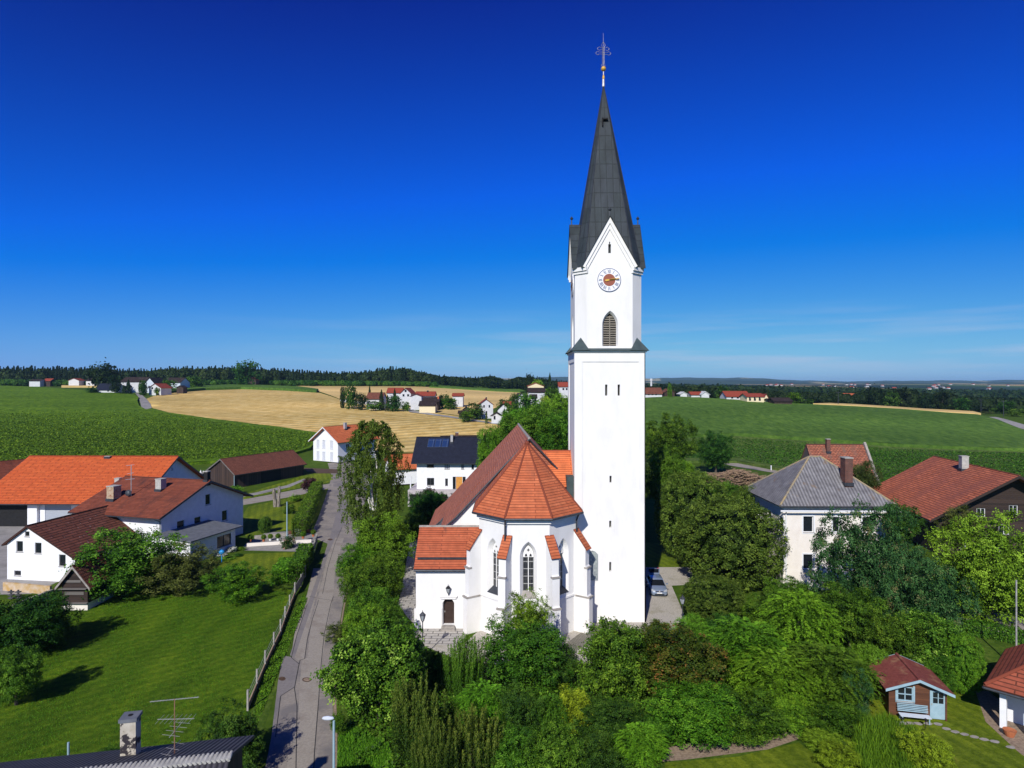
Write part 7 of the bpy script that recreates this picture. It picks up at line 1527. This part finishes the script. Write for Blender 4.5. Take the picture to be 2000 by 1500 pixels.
# undergrowth, rushes and weeds
def cover(name, pts, mat, label, n, lf, hmax, asp=.6, blades=False, z0=0, fade=None):
    w = [gp(*p)[:2] for p in pts]; xs = [p[0] for p in w]; ys = [p[1] for p in w]; rng = np.random.default_rng(9); P = []
    while len(P) < n:
        x, y = rng.uniform(min(xs), max(xs)), rng.uniform(min(ys), max(ys))
        if centroid_in(w, x, y) and not (fade and rng.random() < (y-fade[0])/(fade[1]-fade[0])): P.append((x, y))
    P = np.array(P); hn = rng.uniform(.7, 1, n) if fade or z0 else .5+.25*np.sin(P[:, 0]*1.1+P[:, 1]*.7)+.25*np.sin(P[:, 0]*2.3-P[:, 1]*1.9)
    gz = np.array([tz(a, b) if b > 100 else 0 for a, b in P])
    if blades:
        al = np.stack([rng.normal(size=n)*.25, rng.normal(size=n)*.25, np.ones(n)], 1); L = hmax*(.5+.5*hn)*rng.uniform(.6, 1, n); Q = np.column_stack([P, L*.5+z0+gz]); Nn = np.stack([rng.normal(size=n), rng.normal(size=n)-.6, rng.normal(size=n)*.2+.2], 1); me = leaf_mesh(name, Q, Nn, L, .4+rng.normal(size=n)*.22, asp, al)
    else:
        Q = np.column_stack([P, rng.random(n)**.7*hmax*hn+z0+gz]); me = leaf_mesh(name, Q, np.stack([rng.normal(size=n)*.6, rng.normal(size=n)*.6, np.ones(n)], 1), lf*rng.uniform(.6, 1.3, n), .4+rng.normal(size=n)*.22, asp)
    me.materials.append(LM[mat]); return tag(link(name, me), label, 'ground cover', kind='stuff')
cover('undergrowth', [(700, 1560), (690, 1440), (660, 1330), (680, 1190), (705, 1090), (788, 1075), (778, 1190), (812, 1262), (905, 1298), (1000, 1306), (1100, 1306), (1190, 1296), (1350, 1232), (1440, 1190), (1640, 1190), (1700, 1300), (1660, 1420), (1590, 1440), (1540, 1425), (1460, 1440), (1300, 1455), (1280, 1560)], 'mid', 'leafy undergrowth between the shrubs before the church', 60000, .22, 1.0)
cover('tall_grass', [(655, 1560), (662, 1430), (690, 1420), (760, 1460), (780, 1560)], 'bright', 'long grass between street lamp and maple', 9000, .2, .5, .12, True)
cover('rushes', [(1680, 1425), (1740, 1418), (1790, 1450), (1830, 1540), (1700, 1560), (1660, 1480)], 'bright', 'tall green rushes around the garden pond', 9000, .2, 1.7, .045, True)
cover('weeds', [(490, 1480), (500, 1420), (545, 1310), (590, 1200), (601, 1168), (592, 1160), (552, 1240), (518, 1310), (492, 1400), (470, 1480)], 'bright', 'weeds along the orchard fence', 9000, .12, .22)
cover('lawn_tufts', [(-60, 1560), (-60, 1240), (60, 1175), (330, 1130), (560, 1158), (500, 1330), (470, 1560)], 'bright', 'short grass tufts of the orchard lawn', 110000, .1, .13, .3, True)
cover('crop_leaves', [(-60, 950), (20, 930), (110, 914), (330, 907), (440, 899), (560, 889), (602, 877), (620, 852), (500, 838), (400, 825), (300, 806), (-60, 800)], 'crop', 'leafy top of the bright green crop near the farm', 110000, .55, .75, .5, z0=.5, fade=(150, 300))
cover('crop_leaves', [(1262, 900), (1262, 872), (1440, 860), (1560, 868), (1740, 881), (2010, 891), (2010, 960), (1800, 955), (1600, 935), (1545, 920), (1440, 900)], 'mid', 'leafy top of the dull crop near the field road', 60000, .5, .6, .5, z0=.5)
M_FARW = nmat('dull_white_render', (.52, .53, .54), (.60, .61, .62), .8, 4, .9)
# ---------------------------------------------------------------- far villages, woods and hills
def bulk(name, items, mat, label, kind='stuff', cat='forest'):
    """many small trees of one wood as one mesh; items: x, y, z, rx, h, conifer, tint"""
    rng = np.random.default_rng(2); Ps = []; Ns = []; Ss = []; Ts = []
    for (x, y, z, rx, h, con, tt, n) in items:
        if con:
            hh = rng.random(n)**.75; a = rng.uniform(0, 6.283, n); r = (1-hh)*(.8+.3*np.sin(a*4+hh*20))*rx; P = np.stack([x+r*np.cos(a), y+r*np.sin(a), z+h*(.1+.9*hh)], 1); N_ = np.stack([np.cos(a), np.sin(a), np.full(n, .7)], 1); s = rx*.55
        else:
            d = unit(rng.normal(size=(n, 3))); c = fib(9); lump = .8+.5*((d @ c.T).max(1)-.75); P = d*lump[:, None]*np.array([rx, rx, h*.46])+np.array([x, y, z+h*.54]); N_ = d; s = rx*.42
        Ps.append(P); Ns.append(N_+rng.normal(size=(n, 3))*.4); Ss.append(s*rng.uniform(.7, 1.3, n)); Ts.append(tt+rng.normal(size=n)*.14)
    me = leaf_mesh(name, np.vstack(Ps), np.vstack(Ns), np.concatenate(Ss), np.concatenate(Ts), .8); me.materials.append(LM[mat]); return tag(link(name, me), label, cat, kind=kind)
def interp(tab, x): return float(np.interp(x, [t[0] for t in tab], [t[1] for t in tab]))
rf = random.Random(21)
def belt(name, tab, D0, D1, rows, label, mat='far', con=.5, dx=5.0, n=230, px0=None, px1=None, wr=(3.2, 5.5), hmin=5, var=.84, conf=None):
    it = []; px0 = px0 if px0 is not None else tab[0][0]; px1 = px1 if px1 is not None else tab[-1][0]
    for r in range(rows):
        D = D0+(D1-D0)*r/max(1, rows-1); px = px0+rf.random()*dx
        while px < px1:
            d_ = D+rf.uniform(-1, 1)*(D1-D0)/max(2, rows)*.5; x = X(px, d_); g = tz(x, d_); cn = rf.random() < (con(px) if callable(con) else con); top = Z(interp(tab, px), d_); h = max(hmin, (top-g)*(rf.uniform(var, 1.0) if not cn else rf.uniform(var+.02, 1.07)))
            rx = rf.uniform(*wr)*(.62 if cn else 1.0); it.append((x, d_, g-.5, rx, h+.5, cn, rf.uniform(.1, .38) if cn else rf.uniform(.3, .8), n)); px += dx*rf.uniform(.6, 1.4)
    bulk(name, it, mat, label)
belt('forest', [(-250, 718), (0, 717), (60, 716), (180, 719), (290, 722), (330, 716), (380, 717), (440, 715), (500, 718), (560, 722), (640, 726), (700, 727), (728, 722), (752, 717), (790, 716), (815, 722), (850, 731)], 640, 770, 4, 'dark mixed forest along the left horizon', con=lambda p: .25+.5*(math.sin(p*.013)+1)/2, dx=5.2)
belt('forest', [(850, 730), (880, 734), (930, 736), (965, 731), (990, 742), (1010, 734), (1060, 737), (1080, 742), (1118, 744)], 620, 700, 3, 'lower forest edge between the stubble and the tower', con=.3, dx=4.6, wr=(2.6, 4.4), hmin=4)
belt('wood', [(-250, 738), (60, 740), (150, 742), (250, 744), (330, 742), (420, 741), (560, 742), (700, 743), (850, 745)], 575, 600, 2, 'lighter deciduous fringe in front of the forest', con=.04, dx=6, wr=(3, 4.6), hmin=3.5, mat='dark')
belt('wood', [(1262, 753), (1330, 753), (1400, 752), (1420, 758), (1500, 760), (1540, 764), (1600, 765), (1640, 762), (1660, 766), (1700, 757), (1780, 758), (1820, 768), (1845, 763), (1900, 773), (1960, 776), (2150, 768)], 440, 520, 3, 'belt of broad trees behind the right maize field', con=.06, dx=7, wr=(3.8, 6), n=420, var=.7, mat='far')
belt('wood', [(1262, 748), (1400, 750), (1500, 753), (1600, 757), (1750, 758), (1900, 760), (2150, 760)], 900, 1300, 4, 'distant woods in the valley on the right', con=.2, dx=7, wr=(7, 12), n=120, hmin=9, var=.6)
belt('wood', [(1040, 752), (1118, 751)], 420, 560, 3, 'trees between the village street and the horizon', con=.15, dx=6, wr=(3, 5), n=260, hmin=6, var=.75)
def hills():
    tabs = ((7200, [(-600, 745), (1000, 739), (1060, 736), (1118, 737), (1265, 739), (1300, 737.5), (1380, 738), (1440, 737.5), (1500, 740.5), (1600, 744), (1700, 744.5), (1800, 743), (1900, 743.5), (2000, 742), (2700, 742)]),
            (4600, [(-600, 748), (1000, 746), (1118, 743), (1265, 744), (1340, 742.5), (1420, 742), (1520, 746), (1620, 748), (1760, 747), (1850, 748.5), (2000, 746), (2700, 747)]))
    m = nmat('wooded_hill', (.012, .030, .014), (.03, .055, .02), .004, 6, .95, coarse=((.34, .29, .13), .0022, .57, .59), stretch=(1, .3, 1))
    for D, tab in tabs:
        mb = MB(); px = -600; pts = []
        while px < 2700: pts.append((px, interp(tab, px)+.5*math.sin(px*.05)+.3*math.sin(px*.13+D))); px += 8
        prof = ((-900, 0.0), (-500, .35), (-150, .85), (0, 1), (300, .8), (900, .0)); n = len(pts)
        for dy, k in prof:
            for px, py in pts: x = X(px, D); y = D+dy+90*math.sin(px*.02); g = tz(x*y/D, y)-6; top = Z(py, D); mb.v.append((x, y, g+(top-g)*k))
        for i in range(len(prof)-1):
            for j in range(n-1): mb.f.append([i*n+j, i*n+j+1, (i+1)*n+j+1, (i+1)*n+j]); mb.uv.append(None)
        tag(mb.build('hills', m, None, True), 'low wooded hills on the right horizon', 'hills', kind='structure')
hills()
def fh(px0, px1, yb, D, yeave, yridge, roof, wall, label, gable=False, depth=9, rz=0, name='house', wins=(), chim=(), ov=.5, group=None, t=.5):
    """far house by its photo extent: wall foot yb, eave and ridge heights, at distance D"""
    x0 = X(px0, D); L = (px1-px0)*D/F; zb = Z(yb, D); ze = Z(yeave, D)-zb; zr = Z(yridge, D)-zb
    if not gable: return house(name, label, 'house', (x0, D, zb), R(rz), L, depth, ze, zr+.2, wall, roof, ov=ov, og=ov, detail=False, z0=-4, wins=wins, chim=chim, t=t, group=group)
    x1 = x0+L*math.cos(R(rz)); y1 = D+L*math.sin(R(rz)); return house(name, label, 'house', (x1, y1, zb), R(rz+90), depth, L, ze, zr, wall, roof, ov=ov, og=ov, detail=False, z0=-4, wins=wins, chim=chim, t=t, group=group)
W2 = lambda side, xs, z, w=1.1, h=1.3: [(side, x, z, w, h) for x in xs]
# farmstead far left
fh(236, 284, 766, 430, 745.5, 737.5, M_TILE_DK, M_FARW, 'big white farmhouse with grey brown roof at the far left farmstead', depth=12, wins=W2('S', (3, 6.5), 3.0)); fh(283, 301, 766, 426, 748, 738, M_TILE_DK, M_BLUEP, 'shaded gable wing of the far left farmstead', gable=True, depth=14, wins=W2('W', (2.2,), 3))  # the gable wing's shade is put into its pale blue wall colour
fh(322, 352, 755, 470, 747, 738.5, M_TILE_DK, M_BLUEP, 'brown roofed barn behind the far left farmstead', depth=14, wins=W2('S', (3, 6), 1.2)); fh(187, 226, 768, 412, 761, 750, M_TILE_BLUE, M_FARW, 'blue roofed farm shed under the big dark tree', depth=10, wins=W2('S', (7.5,), 1))
fh(291, 318, 767, 400, 757.5, 749.5, M_TILE_RED, M_FARW, 'red roofed white cottage at the far left lane', gable=True, depth=9, rz=-12, wins=W2('W', (2, 5), 2.2)); fh(345, 358, 761, 420, 757, 753.5, M_TILE_DK, M_WOOD_D, 'tiny dark shed at the end of the maize strip', gable=True, depth=5)
fh(57, 78, 747.5, 560, 744, 741.5, M_TILE_DK, M_FARW, 'small white house with dark roof near the left forest', depth=8); fh(84, 98, 747.5, 565, 744, 740, M_TILE_RED, M_WOOD_D, 'small brown roofed house near the left forest', depth=8); fh(134, 154, 747, 560, 743, 739, M_TILE_RED, M_FARW, 'small reddish roofed house left of the big dark tree', depth=8, gable=True); fh(168, 184, 747, 560, 743.5, 740, M_TILE_DK, M_FARW, 'small dark roofed house beside the big dark tree', depth=8)
fh(484, 500, 748, 560, 742, 737, M_TILE_RED, M_WOOD_D, 'small red roofed house under the tall forest edge tree', gable=True, depth=9)
T(208, 709, 766, 30, 440, 'far', 'far', 'huge dark round tree at the far left farmstead', v=0); T(225, 732, 768, 14, 420, 'far', 'far', 'smaller dark tree right of the huge round tree', v=1)
T(225, 747, 768, 10, 405, 'far', 'far', 'round dark bush before the blue roofed shed', v=0, **S); T(251, 742, 770, 9, 400, 'farcone', 'far', 'dark spruce before the white farmhouse', v=0); T(242, 752, 770, 8, 398, 'farcone', 'far', 'lower dark spruce before the white farmhouse', v=1)
T(279, 744, 770, 7, 396, 'column', 'dark', 'columnar green tree beside the far lane', v=0); T(306, 757, 769, 6, 392, 'far', 'mid', 'small round bush before the red roofed cottage', v=0, **S); T(328, 742, 764, 16, 440, 'far', 'mid', 'leafy tree between cottage and brown barn', v=1)
T(382, 734, 754, 17, 500, 'far', 'mid', 'round tree left of the maize strip end', v=0); T(480, 705, 750, 23, 560, 'far', 'dark', 'tall broad tree standing above the forest edge', v=1)
T(180, 758, 768, 12, 410, 'far', 'dark', 'bush left of the blue roofed shed', v=1, **S)
# hamlet in the stubble
fh(716, 746, 787, 330, 779, 768.5, M_TILE_SH, M_FARW, 'brown roofed bungalow behind the white garden wall', depth=11); fh(756, 784, 776, 352, 767, 759, M_TILE_RED, M_FARW, 'red roofed house left wing in the hamlet', depth=9)
fh(782, 803, 778, 348, 768, 758.5, M_TILE_RED, M_FARW, 'white gabled red roofed house in the hamlet', gable=True, depth=10, rz=-6, wins=W2('W', (1.2, 3.8), 1.0)+W2('W', (2.4,), 3.4)); fh(802, 823, 791, 330, 774, 770, M_TILE_RED, M_FARW, 'bright white house front in the hamlet', gable=True, depth=7)
fh(812, 848, 779, 345, 773, 766.3, M_TILE_RED, M_FARW, 'long low house with flat red roof in the hamlet', depth=9, chim=[(6, 4, .8, 1, M_BLACK)]); fh(826, 856, 787, 325, 785, 777.5, M_TILE_DK, M_WOOD_D, 'black roofed house in the hamlet', depth=9, chim=[(7.5, 3, .7, 1.4, M_TILE_O)])
fh(819, 850, 798, 310, 792, 785.5, M_TILE_DK, M_YEL, 'yellow garage with dark hip roof at the hamlet lane', depth=8); fh(884, 904, 780, 345, 773.5, 769.5, M_TILE_RED, M_FARW, 'tiny white cottage right of the hamlet hedge', depth=7)
gw = thing('garden_wall', 'long white garden wall in front of the hamlet', 'wall', (0, 0, 0)); m = MB(); p = gp(664, 785); q = gp(785, 798); Mx = frame_at((p[0], p[1], 0), (q[0]-p[0], q[1]-p[1], 0)); L = math.dist(p[:2], q[:2]); m.add([Mx @ Vector(v) for v in ((0, 0, p[2]-.5), (L, 0, q[2]-.5), (L, 0, q[2]+1.5), (0, 0, p[2]+1.5), (0, .3, p[2]-.5), (L, .3, q[2]-.5), (L, .3, q[2]+1.5), (0, .3, p[2]+1.5))], [[0, 1, 2, 3], [7, 6, 5, 4], [3, 2, 6, 7], [1, 5, 6, 2], [0, 3, 7, 4]]); m.build('wall', M_FARW, gw)
for px, yt, yb, hw, D, k, mt, lb, v in ((669, 757, 785, 4.5, 335, 'column', 'far', 'thin dark cypress at the left end of the white garden wall', 0), (687, 752, 785, 15, 332, 'far', 'dark', 'round dark tree above the white garden wall', 0), (706, 768, 788, 11, 326, 'far', 'far', 'dark bush left of the brown roofed bungalow', 1), (722, 753, 770, 6, 350, 'farcone', 'far', 'spruce behind the brown roofed bungalow', 0), (745, 762, 790, 9, 326, 'farcone', 'far', 'spruce before the red roofed left wing', 1), (771, 760, 792, 9, 322, 'farcone', 'far', 'tall spruce in the middle of the hamlet', 0), (770, 772, 794, 14, 318, 'far', 'dark', 'round tree behind the white garden wall end', 1), (757, 772, 790, 7, 320, 'farcone', 'far', 'small spruce beside the round hamlet tree', 1), (793, 784, 793, 8, 320, 'far', 'mid', 'low bush before the white gabled house', 0), (865, 770, 784, 16, 338, 'far', 'dark', 'broad bush right of the black roofed house', 0), (880, 777, 787, 16, 330, 'far', 'mid', 'low hedge like bush before the tiny white cottage', 1), (730, 783, 794, 16, 322, 'far', 'mid', 'low garden bush row behind the white wall', 0)):
    T(px, yt, yb, hw, D, k, mt, lb, v=v)
# hamlet nearer the tower
fh(936, 963, 812, 285, 790, 780, M_TILE_RED, M_FARW, 'white two storey house with red roof beside the lane', gable=True, depth=11, rz=4, wins=W2('W', (1.8, 4.2), 3.6, .7, 1.2)+W2('W', (2.8,), .2, .8, 1.9), chim=[(2, 3, .6, 1, M_BLACK)]); fh(960, 979, 820, 268, 812, 806.5, M_TILE_DK, M_FARW, 'small white garage with dark roof beside the lane', gable=True, depth=8, wins=W2('W', (.9,), .1, .8, 1.6))
fh(972, 996, 808, 290, 800, 789, M_TILE_DK, M_FARW, 'dark roofed house half behind the blue spruce', gable=True, depth=10, rz=-10); fh(984, 997, 794, 305, 790, 786, M_TILE_RED, M_FARW, 'red roofed shed behind the dark roofed house', depth=7)
fh(904, 915, 803, 295, 800, 795.5, M_TILE_DK, M_WOOD_D, 'small dark shed left of the lane bushes', gable=True, depth=5); fh(896, 908, 810, 285, 807, 804, M_TILE_DK, M_WOOD_D, 'low dark shed at the bend of the lane', depth=4)
for px, yt, yb, hw, D, k, mt, lb, v in ((925, 786, 814, 18, 280, 'far', 'dark', 'bushy tree left of the two storey white house', 0), (912, 803, 818, 14, 272, 'far', 'mid', 'low bushes along the lane', 1), (981, 779, 792, 12, 320, 'far', 'dark', 'round tree behind the red roof', 0), (1003, 768, 790, 8, 330, 'far', 'olive', 'thin tree before the wheat field edge', 1), (950, 806, 816, 4, 268, 'farcone', 'olive', 'small conifer at the white house corner', 0)):
    T(px, yt, yb, hw, D, k, mt, lb, v=v)
fh(1031, 1062, 762, 380, 754, 748, M_TILE_O, M_YEL, 'orange roofed gabled house left of the tower', gable=True, depth=10); fh(1032, 1064, 774, 355, 766, 759, M_TILE_DK, M_FARW, 'brown roofed white house below the orange one', depth=9); fh(1013, 1024, 781, 330, 774, 769, M_TILE_DK, M_FARW, 'white gable between trees left of the tower', gable=True, depth=9, rz=12)
fh(1092, 1113, 764, 380, 755, 747.5, M_TILE_RED, M_FARW, 'red roofed white house directly left of the tower', depth=10, wins=W2('S', (2, 4), .6)); fh(1036, 1048, 784, 330, 777, 772, M_TILE_DK, M_FARW, 'white house corner deep between trees', depth=8)
for px, yt, yb, hw, D, k, mt, lb, v in ((1075, 756, 785, 17, 340, 'far', 'mid', 'dark round tree left of the village street', 0), (1050, 741, 756, 13, 420, 'far', 'lime', 'pale yellow green willow behind the orange roof', 1), (1074, 730, 760, 9, 430, 'farcone', 'far', 'tall dark conifer left of the tower top edge', 0), (1034, 730, 752, 11, 470, 'far', 'far', 'dark tree above the orange roofed house', 0), (1067, 775, 792, 6, 320, 'column', 'yellow', 'yellow columnar shrub by the village street', 0), (1060, 775, 790, 5, 322, 'far', 'yellow', 'round yellow shrub by the village street', 1), (1030, 770, 800, 22, 300, 'far', 'mid', 'tree mass below the brown roofed white house', 1), (1060, 785, 815, 26, 260, 'far', 'mid', 'tree mass above the walnut tree', 0), (1100, 785, 815, 18, 250, 'far', 'bright', 'light bushes beside the village street', 1), (1000, 785, 815, 18, 265, 'far', 'mid', 'trees right of the dark roofed house', 0), (1090, 765, 780, 6, 360, 'far', 'dark', 'dark bush before the red roofed white house', 1)):
    T(px, yt, yb, hw, D, k, mt, lb, v=v)
# farms on the right ridge
fh(1258, 1293, 773, 345, 769, 758.5, M_TILE_SH, M_FARW, 'long low red roofed barn just right of the tower', depth=9, wins=W2('S', (2, 4, 6), .3)); fh(1298, 1318, 773, 350, 766, 760, M_TILE_SH, M_WOOD_D, 'brown house with balcony right of the red roofed barn', gable=True, depth=9); T(1308, 750, 772, 4, 345, 'column', 'mid', 'columnar tree before the brown house', v=0)
fh(1329, 1342, 773.5, 350, 769.5, 766, M_FARW, M_FARW, 'small white house on the ridge', gable=True, depth=7); fh(1350, 1372, 774.5, 348, 771, 766.5, M_TILE_RED, M_FARW, 'red roofed low shed on the ridge', depth=7); fh(1370, 1385, 775, 346, 770, 765, M_FARW, M_FARW, 'white gabled shed on the ridge', gable=True, depth=7)
fh(1419, 1464, 780, 340, 774.5, 765.5, M_TILE_RED, M_FARW, 'large red roofed farmhouse on the ridge', depth=11, wins=W2('S', (2.5, 5.5, 8.5), .4)); fh(1459, 1492, 784, 325, 775, 770, M_TILE_RED, M_YEL, 'yellow house with red roof on the ridge', depth=10, wins=W2('S', (1, 3.5, 6), .3)+W2('S', (1, 3.5, 6), 1.6, .8, .6))
fh(1490, 1502, 785, 330, 780, 770, M_TILE_RED, M_YEL, 'dark red gable behind the yellow house', gable=True, depth=9); fh(1501, 1513, 785.5, 325, 781.5, 780, M_TILE_DK, M_FARW, 'small white flat roofed annex on the ridge', depth=5); fh(1512, 1547, 789, 318, 784, 778.5, M_TILE_DK, M_WOOD_D, 'long dark wooden shed on the ridge', depth=8)
fh(1656, 1683, 784, 430, 776, 769, M_TILE_O, M_TERR, 'orange brick house among the trees on the right', gable=True, depth=11, rz=10)
for px, yt, yb, hw, D, k, mt, lb, v in ((1409, 753, 777, 13, 360, 'far', 'dark', 'tall dark trees left of the big red roofed farmhouse', 0), (1552, 766, 790, 14, 330, 'far', 'mid', 'green tree right of the dark wooden shed', 1), (1580, 779, 792, 8, 335, 'far', 'dark', 'small bush at the start of the wheat strip', 0), (1715, 757, 795, 17, 420, 'far', 'far', 'leftmost big dark tree of the tall group on the right', 0), (1765, 757, 798, 18, 415, 'far', 'far', 'rightmost big dark tree of the tall group on the right', 1), (1740, 764, 798, 14, 410, 'far', 'dark', 'middle tree of the tall dark group on the right', 0), (1840, 762, 803, 16, 405, 'far', 'far', 'single tall round tree in the right tree belt', 1), (1805, 772, 800, 14, 400, 'far', 'far', 'lower tree left of the single tall round one', 0), (1880, 776, 806, 15, 395, 'far', 'dark', 'round tree near the end of the wheat strip', 1), (1925, 803, 817, 12, 330, 'far', 'olive', 'greyish bush at the field corner', 0), (1965, 783, 822, 16, 335, 'far', 'dark', 'round tree beside the lane at the right edge', 1), (1985, 798, 830, 18, 310, 'far', 'mid', 'green tree overhanging the lane at the right edge', 0), (1945, 797, 818, 9, 345, 'far', 'mid', 'bushy tree left of the lane poles', 1), (2030, 785, 835, 25, 330, 'far', 'dark', 'tree just cut by the right edge', 0)):
    T(px, yt, yb, hw, D, k, mt, lb, v=v)
# specks of the far valley villages
rv = random.Random(8)
for i in range(38):
    px = rv.choice((rv.uniform(1600, 1700), rv.uniform(1820, 1900), rv.uniform(1640, 1990), rv.uniform(1490, 1560))); D = rv.uniform(1700, 3000); x = X(px, D); z = tz(x, D); L = rv.uniform(7, 12)
    m = MB(); m.box(x, x+L, D, D+9, z-2, z+3); r_ = thing('village_house', 'tiny pale house of the distant valley villages', 'house', (0, 0, 0), 0, 'houses of the distant valley villages'); m.build('wall', M_FARW, r_); m = MB(); m.slab((x-.5, D-.5, z+3), (x+L+.5, D-.5, z+3), (x+L+.5, D+4.5, z+6), (x-.5, D+4.5, z+6), .2); m.slab((x+L+.5, D+9.5, z+3), (x-.5, D+9.5, z+3), (x-.5, D+4.5, z+6), (x+L+.5, D+4.5, z+6), .2); m.build('roof', M_TILE_RED if i % 3 else M_TILE_DK, r_)
wt = MB(); x = X(1272, 900); z = tz(x, 900); wt.cyl((x, 900, z), (x, 900, Z(744, 900)), 1.4, 1.4, 12); wt.cyl((x, 900, Z(744, 900)), (x, 900, Z(739.5, 900)), 2.0, 2.0, 14); tag(wt.build('water_tower', M_FARW), 'small white tower on the horizon right of the church tower', 'water tower')
